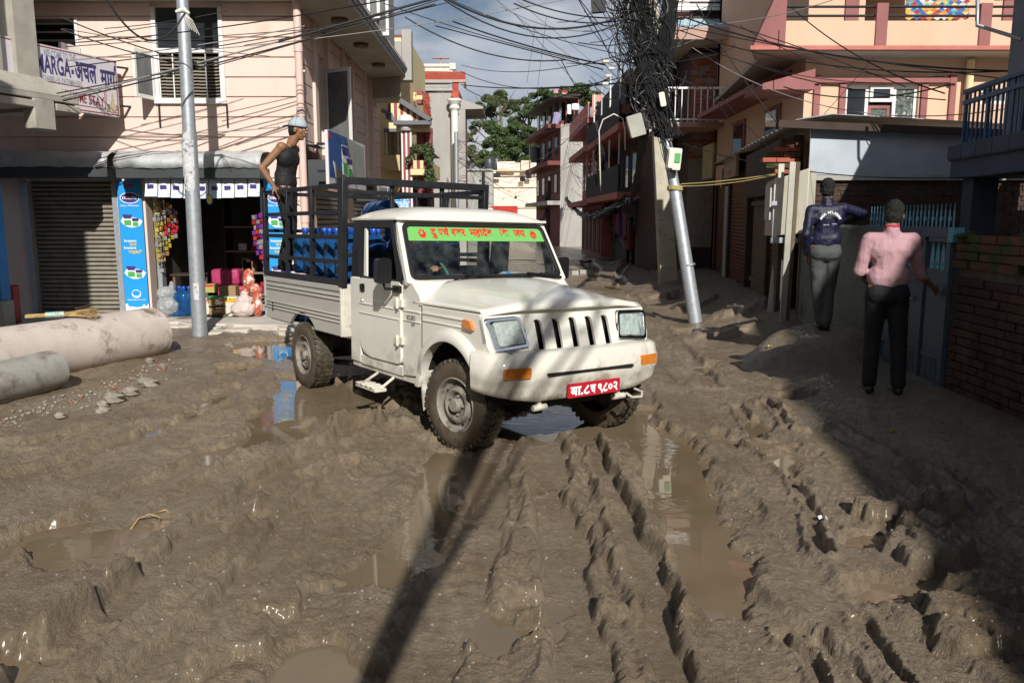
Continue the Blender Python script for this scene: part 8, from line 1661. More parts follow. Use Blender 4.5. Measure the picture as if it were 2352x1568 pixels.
# brick building with white railing and blue-tiled eave
RY = 21.8; bb_ = thing('red_brick_building', 'red brick building with white metal balcony railing and pale blue tiled eave', 'building', (6.0, RY, 0))
xL_ = PY(1553, 300, RY)[0]; xF = PY(1634 / 2.138 * 0 + 1588, 250, RY)[0]
bx0, bx1 = PY(1586, 250, RY)[0], PY(1700, 250, RY)[0]; z0, z1 = PY(1640, 330, RY)[2], PY(1640, 122, RY)[2]
mb = MB(); mb.box(bx0, 10, RY + .05, RY + .3, 0, 9.5); mb.box(xL_ - .1, bx0, RY + 1.8, RY + 2.0, 0, 7.4); mb.box(xL_ - .1, xL_ + .1, RY + 2.0, RY + 6, 0, 7.4); mb.box(bx0, bx0 + .1, RY + .3, RY + 1.8, 0, 7.4); mb.build('wall_core', M('dark_brick_render', (.06, .035, .03), .85, var=.2), bb_)
F = T_((bx0, RY + .05, 0)); brick_wall(bb_, F, 0, bx1 - bx0 + .1, 3.35, z1 - .1, m_brick, bl=.22, bh=.085, gap=.018, proud=.03, limit=300, seed=9)
mb = MB(); mb.box(bx0 + .0, bx1 + .5, RY + .035, RY + .05, 1.0, z1); mb.build('mortar_face', m_mortar, bb_)
zr0, zr1 = PY(1620, 281, RY - 1.2)[2], PY(1620, 200, RY - 1.2)[2]; rx0 = PY(1532, 260, RY - 1.2)[0]; mb = MB(); mb.box(rx0 - .05, 10, RY - 1.25, RY + 1.8, PY(1620, 292, RY - 1.2)[2], zr0); mb.build('balcony_slab', m_pinkdark, bb_)
mb = MB(); mb.box(rx0, 9, RY - 1.22, RY - 1.17, zr1 - .05, zr1); mb.box(rx0, rx0 + .05, RY - 1.17, RY + 3, zr1 - .05, zr1); mb.box(rx0, 9, RY - 1.22, RY - 1.17, zr0 + .05, zr0 + .09); mb.build('railing_rail', m_winw, bb_)
for k in range(22): x = rx0 + .03 + .16 * k; mb = MB(); mb.box(x, x + .022, RY - 1.21, RY - 1.18, zr0, zr1 - .05); mb.build('railing_bar', m_winw, bb_)
for k in range(14): y = RY - 1.1 + .28 * k; mb = MB(); mb.box(rx0 + .01, rx0 + .04, y, y + .03, zr0, zr1 - .05); mb.build('railing_bar', m_winw, bb_)
q = rc(1684, 125, 1702, 184, RY - .1); wframe(bb_, (PY(1660, 150, RY)[0], PY(1700, 150, RY)[0], q[2] - .2, q[3] - .1), RY - .02, mt=m_winw, glass_=m_glassdark); mb = MB(); a = PY(1649, 178, RY - .3); mb.beam((a[0], RY - .35, (q[2] + q[3]) / 2 - .15), (a[0] + .1, RY, (q[2] + q[3]) / 2 - .15), .07, q[3] - q[2]); mb.build('open_shutter', m_winw, bb_)
for x, w, z, h in ((xL_ + .25, .5, 3.6, 1.9),): wframe(bb_, (x, x + w, z, z + h), RY + 1.75, mt=m_darkwood, glass_=m_glassdark)
ze0, ze1 = PY(1640, 82, RY - 1.3)[2], PY(1640, 77, RY - 1.3)[2]; ex0 = PY(1543, 82, RY - 1.3)[0]
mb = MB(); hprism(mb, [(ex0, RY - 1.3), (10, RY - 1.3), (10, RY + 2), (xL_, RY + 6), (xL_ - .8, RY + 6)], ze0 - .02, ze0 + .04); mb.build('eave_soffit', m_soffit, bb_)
mb = MB(); mb.box(ex0 - .02, 10, RY - 1.36, RY - 1.3, ze0 - .1, ze0 + .18); mb.build('eave_fascia', m_pinkdark, bb_)
zt2 = PY(1640, 45, RY - .2)[2]; tn = 0
mb = MB(); mb.add([(ex0, RY - 1.3, ze0 + .18), (10, RY - 1.3, ze0 + .18), (10, RY - .1, zt2), (ex0 + .35, RY - .1, zt2)], [(0, 1, 2, 3)]); m_bt = M('pale_blue_roof_tiles', (.38, .52, .60), .6, var=.08, vs=5); mb.build('tiled_eave', m_bt, bb_)
for j in range(6):
    for i in range(20):
        f = j / 6; x = ex0 + .15 + .25 * i + (.12 if j % 2 else 0) + .05 * j; y = RY - 1.3 + 1.2 * f; z = ze0 + .18 + (zt2 - ze0 - .18) * f; mb = MB(); mb.hexa([(x, y, z + .0), (x + .23, y, z + .0), (x + .23, y + .2, z + (zt2 - ze0) / 6.4), (x, y + .2, z + (zt2 - ze0) / 6.4), (x, y - .012, z + .02), (x + .23, y - .012, z + .02), (x + .23, y + .2, z + .012 + (zt2 - ze0) / 6.4), (x, y + .2, z + .012 + (zt2 - ze0) / 6.4)]); mb.build('roof_tile', m_bt, bb_)
mb = MB(); q = rc(1540, -20, 1760, 40, RY + .3); mb.box(q[0], q[1], RY + .3, RY + .5, q[2], q[3]); mb.build('upper_terrace_wall', m_pinkdark, bb_)
for k, v in enumerate((2, 14, 22)): z = PY(1640, v + 2, RY - .1)[2]; x0_, x1_ = PY(1548, v, RY - .1)[0], PY(1765, v, RY - .1)[0]; mb = MB(); mb.box(x0_, x1_, RY - .12, RY - .05, z, z + .07); mb.build('terrace_rail', m_winw, bb_)
# yellow sign plate and small board under the brick building
t = tag(MB().box(PY(1618, 240, 20)[0], PY(1618, 240, 20)[0] + .06, 19.0, 20.0, 2.7, 3.5).build('shop_sign_plate', M('ochre_sign', (.28, .20, .07), .6, var=.2)), 'ochre hanging sign plate with dark writing below the brick building', 'sign')
# health care sign seen above the cab
q = rc(870, 448, 941, 476, 20.3); t = thing('clinic_sign', 'blue and white health care centre sign beyond the truck cab', 'sign', (q[0], 20.3, q[2])); mb = MB(); mb.box(q[0], q[1], 20.3, 20.36, q[2] - .05, q[3]); mb.build('board', m_banner, t)
zm = (q[2] + q[3]) / 2 - .02; mb = MB(); mb.box(q[0], q[1], 20.295, 20.3, zm - .02, zm); mb.build('dividing_line', m_bannerw, t)
mb = MB(); letter(mb, 'हेल्थ केयर सेन्टर', T_((q[0] + .02, 20.29, zm + .04)), .14, .03, width=q[1] - q[0] - .04); letter(mb, 'HEALTH CARE CENTER', T_((q[0] + .02, 20.29, q[2] + .0)), .13, .03, width=q[1] - q[0] - .04); mb.build('lettering', m_bannerw, t)
# ---- hill, trees
mb = MB(); P = []
for j in range(14):
    row_ = []
    for i in range(60): x = -1500 + 3000 * i / 59; row_.append((x, 900 + 60 * j, -5 + (150 + 70 * math.sin(i * .35 + 1) + 30 * math.sin(i * 1.1)) * math.sin(math.pi * min(1, j / 13) / 2) * (.55 if -250 < x < 150 else 1)))
    P.append(row_)
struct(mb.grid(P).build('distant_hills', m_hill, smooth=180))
mb = MB(); P = []
for j in range(16):
    y = 75 + 8 * j; P.append([(-60 + 4 * i, y, -.1 + 10.5 * sstep(78, 175, y) + 1.0 * math.sin(i * .9 + j * .6) + 5 * math.exp(-((-60 + 4 * i - 14) / 18) ** 2) * sstep(80, 130, y)) for i in range(36)])
struct(mb.grid(P).build('wooded_hillside', M('hillside_undergrowth', (.045, .07, .02), .9, var=.4, vs=.2, bump=.5, bs=2), smooth=180))
rt = random.Random(77)
def tree(label, base, H, crowns, trunk_r=.5, leaf=.28, n=1500, mt=None, limbs=True):
    t = thing('broadleaf_tree', label, 'tree', (base[0], max(base[1], 92), base[2]), group='trees on the hillside behind the street'); b = Vector((base[0], max(base[1], 92), base[2])); top = Vector(crowns[0][0]); 
    mb = MB(); mid = b.lerp(top, .55) + Vector((rt.uniform(-.5, .5), 0, 0)); mb.tube([b, mid, top], [trunk_r, trunk_r * .6, trunk_r * .25], 8)
    for c, r, rz_ in crowns:
        c = Vector(c); s_ = b.lerp(mid, rt.uniform(.6, 1)); m_ = s_.lerp(c, .5) + Vector((0, 0, -.08 * (c - s_).length)); mb.tube([s_, m_, c], [trunk_r * .35, trunk_r * .22, .06], 6)
        for q in range(5): e = c + Vector((rt.uniform(-1, 1) * r, rt.uniform(-1, 1) * r * .6, rt.uniform(-.3, .8) * rz_)); mb.tube([m_.lerp(c, .6), e], [.10, .03], 4)
    mb.build('trunk', m_bark, t, smooth=60); mb = MB()
    for c, r, rz_ in crowns:
        nb = max(5, int(r * 3.5))
        for q in range(nb):
            o = Vector((rt.gauss(0, .5), rt.gauss(0, .45), rt.gauss(0, .42))); o = o.normalized() * min(1, o.length) if o.length else o; rr_ = r * rt.uniform(.22, .42)
            leaves(mb, (c[0] + o.x * r * .85, c[1] + o.y * r * .8, c[2] + o.z * rz_ * .9), rr_, rr_, rr_ * .62, int(n * .012 * rr_ * rr_ * 14 / (leaf * leaf * 16) * .9) + 16, leaf, rt)
    mb.build('crown', mt or m_leaf, t, kind='stuff')
def C_(u, v, Y): return PY(u, v, max(Y, 92))
tree('tall airy tree with open crown standing highest behind the far houses', (C_(1150, 360, 100)[0], 100, 4), 14, [(C_(1148, 235, 100), 2.6, 1.6), (C_(1120, 240, 100), 1.8, 1.3), (C_(1175, 240, 100), 1.8, 1.4), (C_(1105, 265, 100), 1.4, 1.2), (C_(1085, 290, 99), 1.3, 1.2), (C_(1140, 262, 100), 1.4, .9), (C_(1075, 320, 98), 1.3, 1.4)], .45, .15, 1500, m_leaf2)
tree('mid green spreading tree below the tall airy one', (C_(1165, 370, 88)[0], 88, 2), 10, [(C_(1165, 305, 88), 2.8, 1.6), (C_(1140, 330, 87), 2.3, 1.5), (C_(1190, 325, 88), 2.4, 1.7), (C_(1205, 300, 88), 1.8, 1.4), (C_(1120, 350, 86), 2.2, 1.2), (C_(1160, 352, 85), 2.4, 1.1)], .5, .16, 1500)
tree('dark green tree touching the dark red building roof', (C_(1215, 380, 82)[0], 82, 2), 12, [(C_(1215, 270, 84), 2.4, 1.9), (C_(1200, 245, 86), 1.6, 1.5), (C_(1225, 320, 82), 2.2, 1.8), (C_(1215, 355, 80), 2.2, 1.3)], .5, .16, 1500)
tree('sunlit bushy tree behind the terrace roof', (C_(1255, 300, 95)[0], 95, 5), 10, [(C_(1250, 222, 95), 2.6, 1.5), (C_(1230, 238, 95), 1.9, 1.6), (C_(1275, 240, 95), 2.2, 1.6)], .5, .17, 1500)
tree('low rounded tree crest right of the terrace roof', (C_(1325, 300, 100)[0], 100, 6), 9, [(C_(1320, 215, 102), 2.8, 1.1), (C_(1300, 232, 100), 2.5, 1.2), (C_(1350, 225, 102), 2.6, 1.1)], .5, .18, 1300)
tree('greyish thin tree low at the left, beside the white column', (C_(1085, 370, 75)[0], 75, 1), 6, [(C_(1085, 345, 75), 1.6, .9), (C_(1110, 365, 76), 1.7, .7), (C_(1078, 370, 74), 1.4, .6), (C_(1140, 372, 78), 1.7, .6)], .25, .11, 1300, m_leaf2)
t = thing('roadside_bush', 'leafy green bush growing at the foot of the grey side wall', 'bush', PZ(1330, 548, 0)); mb = MB(); p = PZ(1332, 549, .1); leaves(mb, (p[0], p[1], 1.2), 1.1, .8, 1.3, 900, .12, rl_); leaves(mb, (p[0] + .5, p[1], 2.2), .6, .5, .8, 300, .12, rl_); mb.build('foliage', m_leaf, t, kind='stuff'); mb = MB(); mb.tube([(p[0], p[1], 0), (p[0], p[1], 1.4)], .05, 5); mb.build('stem', m_bark, t)
# ---------------------------------------------------------------- poles and cables
def V_(u, v, Y): return Vector(PY(u, v, Y))
# leaning steel pole carrying the tangle
LPb = Vector(PZ(1606, 744, .05)); LPt = V_(1470, -10, 13.6); LPe = LPb + (LPt - LPb) * 1.35
lp = thing('leaning_pole', 'tall leaning steel pole wrapped in a thick tangle of black cables', 'utility pole', LPb)
mb = MB(); mb.tube([LPb - Vector((0, 0, .3)), LPb.lerp(LPt, .42), LPb.lerp(LPt, .43), LPe], [.115, .10, .088, .07], 18); mb.build('shaft', m_steel, lp, smooth=50)
for s_ in (.18, .42, .56): mb = MB(); c = LPb.lerp(LPt, s_); mb.tube([c, c + (LPt - LPb) * .006], .108, 16); mb.build('band', m_steel, lp)
# square concrete pole behind
CPb = Vector(PZ(1537, 648, .22)); CPt = V_(1496, -30, CPb.y + .3)
cp = thing('concrete_pole', 'thick square weathered concrete utility pole behind the leaning steel pole', 'utility pole', CPb)
def taper(a, b, wa, wb, mt, nm, par, ya=None):
    mb = MB(); ya = ya or wa * .8; yb = ya * wb / wa; mb.hexa([(a.x - wa / 2, a.y - ya / 2, a.z), (a.x + wa / 2, a.y - ya / 2, a.z), (a.x + wa / 2, a.y + ya / 2, a.z), (a.x - wa / 2, a.y + ya / 2, a.z), (b.x - wb / 2, b.y - yb / 2, b.z), (b.x + wb / 2, b.y - yb / 2, b.z), (b.x + wb / 2, b.y + yb / 2, b.z), (b.x - wb / 2, b.y + yb / 2, b.z)]); return mb.build(nm, mt, par, bevel=.015)
taper(CPb - Vector((0, 0, .3)), CPt, .44, .26, M('pale_pole_concrete', (.44, .41, .33), .85, var=.2, vs=4, col2=(.16, .15, .12), c2s=5, c2t=.6, bump=.3, bs=30), 'shaft', cp)
# further poles
def rpole(name, label, b, t, r0, r1, mt=m_steel):
    o = thing(name, label, 'utility pole', b); mb = MB(); mb.tube([b - Vector((0, 0, .2)), t], [r0, r1], 12); mb.build('shaft', mt, o, smooth=50); return o
P2b = Vector(PZ(1449, 598, .05)); P2t = V_(1371, 280, P2b.y - 1); p2 = rpole('leaning_pole', 'thinner leaning steel pole farther down the street before the clothes stall', P2b, P2t, .13, .09)
P3b = Vector(PZ(1292, 562, 0)); P3t = V_(1296, 210, P3b.y); p3 = thing('concrete_pole', 'square concrete pole wrapped in cables at the corner of the dark red building', 'utility pole', P3b); taper(P3b, P3t, .45, .28, m_concw, 'shaft', p3)
for v in (250, 300, 342, 395): z = PY(1296, v, P3b.y)[2]; mb = MB(); mb.box(P3b.x - .75, P3b.x + .35, P3b.y - .3, P3b.y - .22, z, z + .08); mb.build('cross_arm', m_darkwood, p3)
P4b = Vector((PY(1047, 420, 31)[0], 29.0, 0)); P4t = V_(1047.5, 303, 29); p4 = rpole('street_pole', 'slim grey street pole beside the white column', Vector((P4t.x, 29.0, 0)), P4t, .09, .07)
P5 = V_(1110, 420, 50); p5 = rpole('street_pole', 'far pole with wire clutter left of the pale building', Vector((P5.x, 50, 0)), V_(1110, 395, 50), .12, .09, m_cable)
P6 = V_(1176 + 82, 430, 54); p6 = rpole('street_pole', 'far pole before the pale building beside the dark red building', Vector((V_(1261, 430, 54).x, 54, 0)), V_(1261, 415, 54), .13, .1, m_cable)
# pole with cables standing behind the viewpoint: its shadow crosses the foreground and the bonnet
def shadow_caster(xg, yg, h): return Vector((xg + math.sin(SUN_AZ) / math.tan(SUN_EL) * h, yg - math.cos(SUN_AZ) / math.tan(SUN_EL) * h, h))
S0 = shadow_caster(-.66, 1.6, 1.5); S1 = shadow_caster(-.24, 6.0, 5.2); S2_ = shadow_caster(.15, 8.2, 7.4); Sb = S0 + (S0 - S1) * (S0.z / (S1.z - S0.z))
np_ = thing('leaning_pole', 'leaning cable-laden pole standing behind the viewpoint', 'utility pole', Sb); mb = MB(); mb.tube([Sb, S0, S1, S2_], [.045, .055, .045, .04], 14); mb.build('shaft', m_steel, np_, smooth=50)
rr = random.Random(5); mb = MB()
for k in range(8):
    d = Vector((rr.gauss(0, .15), 0, rr.gauss(0, .1))); e = Vector((rr.uniform(-.45, .5), rr.uniform(-.3, .3), rr.uniform(-.5, .6))); mb.tube([S0.lerp(S1, rr.uniform(.2, .6)) + d * .25, S1 + d, S1.lerp(S2_, .6) + d * 1.5 + e * .4, S2_ + e + d], .02, 5)
mb.build('cable_bundle', m_cable, np_, kind='stuff')
# sagging cables: (u0,v0,Y0, u1,v1,Y1, sag in photo pixels, radius, material)
def cable(a, b, sag, r, n=14, wob=0):
    pts = []
    for i in range(n + 1): t = i / n; p = a.lerp(b, t); p.z -= sag * 4 * t * (1 - t); pts.append(p + Vector((0, 0, wob * math.sin(t * 17 + a.x))))
    return pts
A_ = (1462, 20, 13.55)
CABS = [(150, 100, 11.8, 1180, -60, 9, .1, .010), (150, 108, 11.8, 800, 62, 12.5, .0, .008), (130, 215, 11.7, 480, 150, 12.2, .0, .012), (142, 228, 11.7, 640, 96, 12.0, .0, .016), (140, 222, 11.7, 520, 130, 12, .02, .010), (145, 232, 11.7, 1000, 10, 12, .03, .014), (640, 96, 12.0, 1010, -6, 12.2, .0, .022),
 (140, 40, 11.6, 480, 150, 12.2, .06, .012), (140, 68, 11.6, 470, 158, 12.2, .05, .012), (142, 66, 11.6, 620, 130, 12.2, .03, .007), (150, 140, 11.8, 700, 60, 12.2, .05, .010), (150, 155, 11.8, 900, 30, 12.2, .06, .010), (240, -10, 10, 425, 30, 10.6, .42, .016), (240, 66, 11.8, 520, 26, 12, .03, .008), (150, 98, 11.8, 435, 50, 12, -.02, .008), (500, 150, 12, 1020, -4, 12.2, .02, .010), (560, 105, 12, 1060, -2, 12.3, .04, .008), (470, 115, 12.2, 1440, -30, 13.4, .1, .009),
 (1000, 60, 16, 1385, 160, 14, .0, .014), (1040, 50, 16, 1390, 150, 14, .05, .018), (930, 40, 15, 1300, 138, 15, .25, .016), (880, 8, 14, 1330, 140, 14, .05, .010), (1035, 0, 15, 1450, 130, 14, .1, .009), (1140, 0, 16, 1400, 190, 20, .05, .006), (1180, -5, 16, 1430, 200, 20, .0, .006), (1060, 150, 24, 1450, 120, 14, .25, .010), (1060, 165, 24, 1460, 170, 14, .35, .012), (1060, 195, 26, 1440, 190, 14, .1, .020), (1064, 200, 26, 1400, 180, 14, .45, .014), (1200, 0, 13, 1450, 40, 13.5, .1, .014), (1180, 8, 13, 1440, 45, 13.5, .15, .014), (1150, 15, 13, 1440, 60, 13.5, .2, .010), (1010, -10, 12.4, 1450, 30, 13.5, .35, .020), (1005, -10, 12.4, 1452, 40, 13.5, .45, .014), (1230, 60, 20, 1210, 190, 24, .0, .006), (1255, 40, 20, 1235, 200, 24, .0, .006), (1180, 30, 15, 1330, 200, 20, .0, .006),
 (1290, 140, 16, 1350, 230, 22, .1, .012), (1300, 145, 16, 1600, 90, 14.5, .15, .010), (1560, 60, 13.6, 2380, 190, 9.5, .06, .010), (1560, 70, 13.6, 2380, 160, 10, .25, .012), (1570, 40, 13.6, 2380, 165, 10, .2, .016), (1580, 30, 13.6, 2080, 200, 11.5, -.05, .010), (1700, 60, 13.4, 2170, 390 * .45, 12, .25, .010), (1580, 95, 13.6, 2100, 272 * .7, 12, .2, .008), (1590, 110, 13.6, 2370, 240, 10, .5, .009), (1800, 200, 12.5, 2180, 195, 10.4, .16, .012), (1820, 20, 14, 2170, 215, 10.4, .15, .012), (1700, 140, 14, 2172, 230, 10.4, .1, .010), (1600, 160, 14, 1850, 420, 11.7, .05, .007), (1570, 330, 13.2, 2400, 395, 9.0, .25, .010), (2010, 130, 12.5, 1860, 300, 12, .0, .006), (1930, -5, 12.5, 1560, 60, 13.6, .1, .008), (1600, 10, 14, 1800, 300, 14, .1, .012), (1520, 20, 14, 1690, 300, 15, .05, .010),
 (1565, 423, 13.25, 1781, 400, 11.9, .02, .012), (1565, 428, 13.25, 1781, 402, 11.9, .04, .010)]
def side_(c): return 'on the left' if c[3] < 1100 else 'mid street' if c[0] < 1480 else 'on the right'
RK = {}
for sd in ('on the left', 'mid street', 'on the right'):
    for q, i in enumerate(sorted([i for i, c in enumerate(CABS[:-2]) if side_(c) == sd], key=lambda i: CABS[i][1] + CABS[i][4])): RK[i] = q
for k, (u0, v0, Y0, u1, v1, Y1, sag, r) in enumerate(CABS):
    yel = k >= len(CABS) - 2; side = 'left of the street by the pink house' if u1 < 1100 else 'across the middle of the street' if u0 < 1480 else 'right of the leaning pole'
    mb = MB(); mb.tube(cable(V_(u0, v0, Y0), V_(u1, v1, Y1), sag, r), r * .8, 5, cap=False); o = mb.build('yellow_rope' if yel else 'overhead_cable', m_rope if yel else m_cableg if k % 7 == 3 else m_cable, smooth=180)
    tag(o, '%s yellow rope tying the leaning pole to the meter box' % ('upper' if k % 2 else 'lower') if yel else '%s %s overhead cable %s, %s from the top there' % ('thick' if r > .013 else 'thin', 'grey' if k % 7 == 3 else 'black', side_((u0, v0, Y0, u1)), ORD[RK[k]]), 'rope' if yel else 'cable', 'ropes on the leaning pole' if yel else 'overhead cables ' + side)
mb = MB(); c = LPb.lerp(LPt, .415)
for k in range(4): mb.tube([c + Vector((.12 * math.cos(R(a)), .12 * math.sin(R(a)), .015 * k + .01 * math.sin(R(a) * 2))) for a in range(0, 361, 30)], .012, 5, cap=False)
mb.build('rope_lashing', m_rope, lp)
# the tangle: coils, loops, drooping ends
rt2 = random.Random(101); mb = MB(); mb2 = MB()
def on(s): return LPb + (LPt - LPb) * s
for k in range(260):
    s0 = rt2.uniform(.68, 1.25); n = 16; c = on(s0); L_ = min(rt2.uniform(.5, 2.6), (s0 - (.57 if rt2.random() < .88 else .46)) * 5.3); w = rt2.gauss(0, .045 + .08 * (s0 - .6)); m = mb if rt2.random() < .96 else mb2; ph = rt2.uniform(0, 6.3); amp = abs(rt2.gauss(.05, .08)); pts = []
    for i in range(n + 1): t = i / n; q = c + (LPb - LPt).normalized() * L_ * t; pts.append(q + Vector((w + amp * math.sin(ph + t * rt2.uniform(4, 5)) - .10 * (1 - t), rt2.uniform(-.02, .02) - .10 + .1 * math.cos(ph), .0)) + Vector((-.25 * max(0, s0 - .75), 0, 0)))
    m.tube(pts, rt2.choice((.006, .008, .011)), 3, cap=False)
for k in range(150):
    s0 = rt2.uniform(.66, 1.15); c = on(s0) + Vector((rt2.gauss(-.10, .04 + .22 * (s0 - .6)), rt2.uniform(-.3, .2), 0)); r = rt2.uniform(.08, .42); e = rt2.uniform(.6, 1.5); ph = rt2.uniform(0, 6.3); sp = rt2.uniform(3.5, 7.5); tilt = rt2.uniform(-.6, .6); m = mb if rt2.random() < .97 else mb2
    m.tube([c + Vector((r * math.cos(ph + sp * i / 16), .2 * r * math.sin(sp * i / 9), e * r * math.sin(ph + sp * i / 16) + tilt * r * math.cos(ph + sp * i / 16))) for i in range(17)], rt2.choice((.005, .007, .010)), 3, cap=False)
for k in range(85): d = Vector((rt2.gauss(0, .055), rt2.uniform(-.14, .1), 0)); a0 = rt2.uniform(.58, .9); mb.tube([on(a0 + (1.3 - a0) * i / 9) + d + Vector((rt2.gauss(0, .025) - .15 * max(0, i / 9 - .6), 0, 0)) for i in range(10)], .011, 3, cap=False)
for k in range(60):   # fan of drops to the right and left
    a = on(rt2.uniform(.8, 1.15)); sgn = rt2.choice((-1, -1, 1)); b = a + Vector((sgn * rt2.uniform(.3, 1.3), rt2.uniform(-.5, .5), rt2.uniform(-.9, .9))); mb.tube([p + Vector((.04 * math.sin(i), 0, 0)) for i, p in enumerate(cable(a, b, rt2.uniform(.05, .5), 0, 10))], rt2.choice((.005, .007, .01)), 3, cap=False)
for k in range(70):   # heavy bundle to the upper right
    a = V_(1540 + rt2.gauss(0, 10), -20, 13.4); b = V_(1505 + rt2.gauss(0, 10), 240 + rt2.uniform(-120, 40), 13.5); m_ = a.lerp(b, .5) + Vector((rt2.gauss(.05, .06), 0, 0)); mb.tube([a, a.lerp(m_, .5) + Vector((.04, 0, 0)), m_, m_.lerp(b, .5), b], .009, 3, cap=False)
o = mb.build('black_cable_tangle', m_cable, lp, kind='stuff'); o = mb2.build('grey_cable_tangle', m_cableg, lp, kind='stuff')
# clutter on the other poles
mb = MB()
for b, t, n, w in ((P3b, P3t, 90, .3), (P2b, P2t, 60, .2), (Vector((V_(1261, 430, 54).x, 54, 0)), V_(1261, 425, 54), 50, .35), (Vector((P5.x, 50, 0)), V_(1110, 400, 50), 30, .25)):
    for k in range(n): s0 = rt2.uniform(.3, .95); c = b.lerp(t, s0); L_ = rt2.uniform(.8, 2.5); mb.tube([c + Vector((rt2.gauss(0, w * .5) + w * .6 * math.sin(i * .9 + k), 0, -L_ * i / 8)) for i in range(9) if c.z - L_ * i / 8 > .5], .02, 3, cap=False) if c.z - L_ > .5 else None
o = mb.build('pole_cable_clutter', m_cable, kind='stuff')
mb = MB()
for k in range(44):
    a = (V_(1296, rt2.uniform(250, 430), P3b.y) if k % 3 else V_(1047, rt2.uniform(305, 370), 29)); b = V_(rt2.uniform(1330, 1460), rt2.uniform(220, 470), 34) if k % 2 else V_(rt2.uniform(1065, 1262), rt2.uniform(400, 470), 52)
    mb.tube(cable(a, b, rt2.uniform(.2, 1.6), 0, 12), .009, 3, cap=False)
mb.build('far_cable_web', m_cable, kind='stuff')
for (a, b, s, r) in ((V_(1300, 455, P3b.y - 6), V_(1440, 455, 26), .8, .10), (V_(1440, 455, 26), V_(1480, 300, 14), .5, .06)):
    mb = MB(); rq = random.Random(3)
    for k in range(26): mb.tube([p + Vector((rq.gauss(0, r * .6), 0, rq.gauss(0, r * .8))) for p in cable(a, b, s, 0, 12)], .018, 3, cap=False)
    mb.build('sagging_cable_bundle', m_cable, kind='stuff')
# boxes on the pole
def pbox(u, v, Y, w, h, d, rot, mt, name, label, cat):
    c = V_(u, v, Y); t = thing(name, label, cat, c); F = T_(c) @ Matrix.Rotation(R(rot), 4, 'Y'); mb = MB(); mb.plate(rrect(-w / 2, w / 2, -h / 2, h / 2, .02), (), d, F); mb.build('box_body', mt, t, bevel=.015); return t, F
t, F = pbox(1549, 365, 13.05, .22, .34, .12, 5, m_ceramic, 'splice_box', 'opened white fibre splice box with green tray on the leaning pole', 'junction box')
mb = MB(); mb.plate([(.0, -.05), (.09, -.05), (.09, .09), (.0, .09)], (), .01, F @ T_((0, -.02, 0))); mb.build('green_tray', m_greenp, t); mb = MB(); mb.plate(rrect(-.10, -.01, -.15, .16, .02), (), .03, F @ T_((0, -.05, 0))); mb.build('lid', m_ceramic, t, bevel=.01)
t, F = pbox(1462, 288, 13.0, .24, .34, .14, -16, M('dusty_grey_box', (.34, .34, .30), .5, var=.15), 'junction_box', 'dusty grey box hanging tilted in the cable tangle', 'junction box')
pbox(1375, 8, 13.2, .22, .26, .1, -4, m_plastic, 'flood_lamp', 'black square flood lamp hanging left of the tangle', 'lamp')
pbox(1522, 228, 13.1, .09, .22, .05, -12, m_ceramic, 'white_cover', 'narrow white plastic cover strapped on the leaning pole', 'cover')
for k, (u, v) in enumerate(((1391, 142), (1397, 175), (1390, 193), (1404, 158))): c = V_(u, v, 13.4); t = thing('insulator', ['upper', 'middle', 'lowest', 'small right'][k] + ' white ceramic insulator hung left of the cable tangle', 'insulator', c, group='ceramic insulators'); mb = MB(); mb.lathe([(.02, -.05), (.035, -.03), (.02, -.01), (.035, .01), (.02, .03), (.03, .05)], c, 'X', 10); mb.build('ceramic_body', m_ceramic, t, smooth=60)
t = thing('bent_white_cable', 'pale looped cable arching over the farther leaning pole', 'cable', V_(1410, 270, 25)); mb = MB(); mb.tube([V_(u, v, 26) for u, v in ((1380, 440), (1378, 380), (1376, 300), (1385, 275), (1410, 262), (1430, 272), (1436, 300), (1436, 345))], .022, 5); mb.build('cable_run', m_ceramic, t, smooth=180)
t = thing('cable_knot', 'white frayed wire splice hanging beside the upright steel pole', 'wire splice', V_(404, 28, 10.6)); mb = MB(); c = V_(404, 28, 10.6); mb.tube([c, c + Vector((.10, 0, .03)), c + Vector((.17, 0, -.02))], [.02, .04, .015], 7)
for k in range(5): mb.tube([c + Vector((.1, 0, 0)), c + Vector((.12 + .02 * k, 0, -.1)), c + Vector((.16 + .03 * k, 0, -.2 - .02 * k))], .004, 4)
mb.build('splice_body', m_ceramic, t, smooth=60)
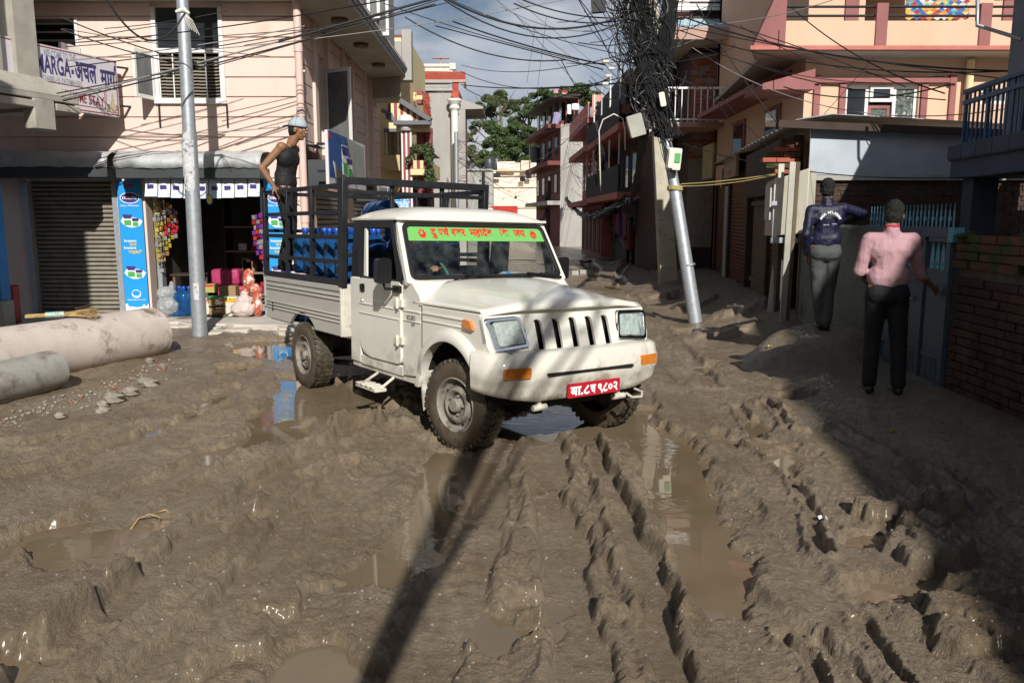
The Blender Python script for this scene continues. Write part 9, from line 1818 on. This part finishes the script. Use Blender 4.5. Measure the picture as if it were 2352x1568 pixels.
# concrete ring in the shade, blocks in the mud
p = PZ(1502, 620, .05); t = thing('concrete_ring', 'squat concrete ring lying by the concrete pole', 'concrete ring', p); mb = MB(); mb.lathe([(.75, 0), (.8, .02), (.8, .22), (.74, .24), (.78, .26), (.76, .48), (.60, .48)], (p[0] + .35, p[1] + .3, .08), 'Z', 32); mb.build('ring_body', m_conc, t, smooth=30)
for k, (u, v, w, h) in enumerate(((1347, 631, .42, .14), (1321, 633, .22, .14))): p = PZ(u, v, .03); tag(MB().box(p[0] - w / 2, p[0] + w / 2, p[1], p[1] + .2, 0, h + .04).build('pale_block', m_concw, bevel=.02), ['larger', 'smaller'][k] + ' pale concrete block in the water channel beyond the bonnet', 'block')
# small litter on the mud and pale grit
N_ = 3600; rs_ = np.random.RandomState(5); yy = 1.9 * (12 / 1.9) ** rs_.rand(N_); xx = (yy + .6) * rs_.uniform(-.72, .72, N_); hh = height(xx, yy); mb = MB()
for x, y, z, s in zip(xx, yy, hh, rs_.rand(N_)):
    if z < .004: continue
    r = .0025 + .0045 * s ** 3 * (1 + y * .12); b = len(mb.v); mb.v += [(x - r, y, z), (x, y - r, z), (x + r, y + r * .3, z), (x, y + r, z), (x, y, z + r * 1.2)]; mb.f += [(b, b + 1, b + 4), (b + 1, b + 2, b + 4), (b + 2, b + 3, b + 4), (b + 3, b, b + 4)]; mb.mi += [0] * 4
mb.build('pale_grit', m_rub, kind='stuff')
t = thing('bent_wire', 'loop of bent pale wire sticking out of the left puddle', 'wire', PZ(345, 1200, .0)); mb = MB(); g = lambda u, v, z: Vector(PZ(u, v, z)); mb.tube([g(300, 1215, .0), g(318, 1190, .03), g(345, 1180, .05), g(365, 1187, .03), g(370, 1195, 0)], .004, 5); mb.tube([g(355, 1178, .02), g(380, 1170, .05), g(392, 1180, .02)], .004, 5); mb.build('wire_loop', m_straw, t, smooth=180)
for k, (u, v, mt, nm, lb) in enumerate(((2045, 1018 * 1.0, M('yellow_litter', (.5, .42, .05), .5), 'crumpled_wrapper', 'yellow crumpled wrapper at the foot of the brick wall'), (1765, 772 * .0 + 846, m_yellowp, 'crumpled_wrapper', 'small yellow wrapper near the sunlit mud edge'), (1810, 858, m_winw, 'paper_scrap', 'small white paper scrap at the edge of the shade'), (1888, 1182, m_winw, 'paper_scrap', 'white scrap on the sunlit mud at right'), (1262, 1430, m_redp, 'paper_scrap', 'tiny red scrap in the mud'))):
    p = PZ(u, v, .05); z = H1(p[0], p[1]); mb = MB(); r = .025; mb.grid([[(p[0] + r * i, p[1] + r * j, z + .012 + .01 * ((i + j) % 2)) for i in (-1, 0, 1)] for j in (-1, 0, 1)]); tag(mb.build(nm, mt), lb, 'litter')
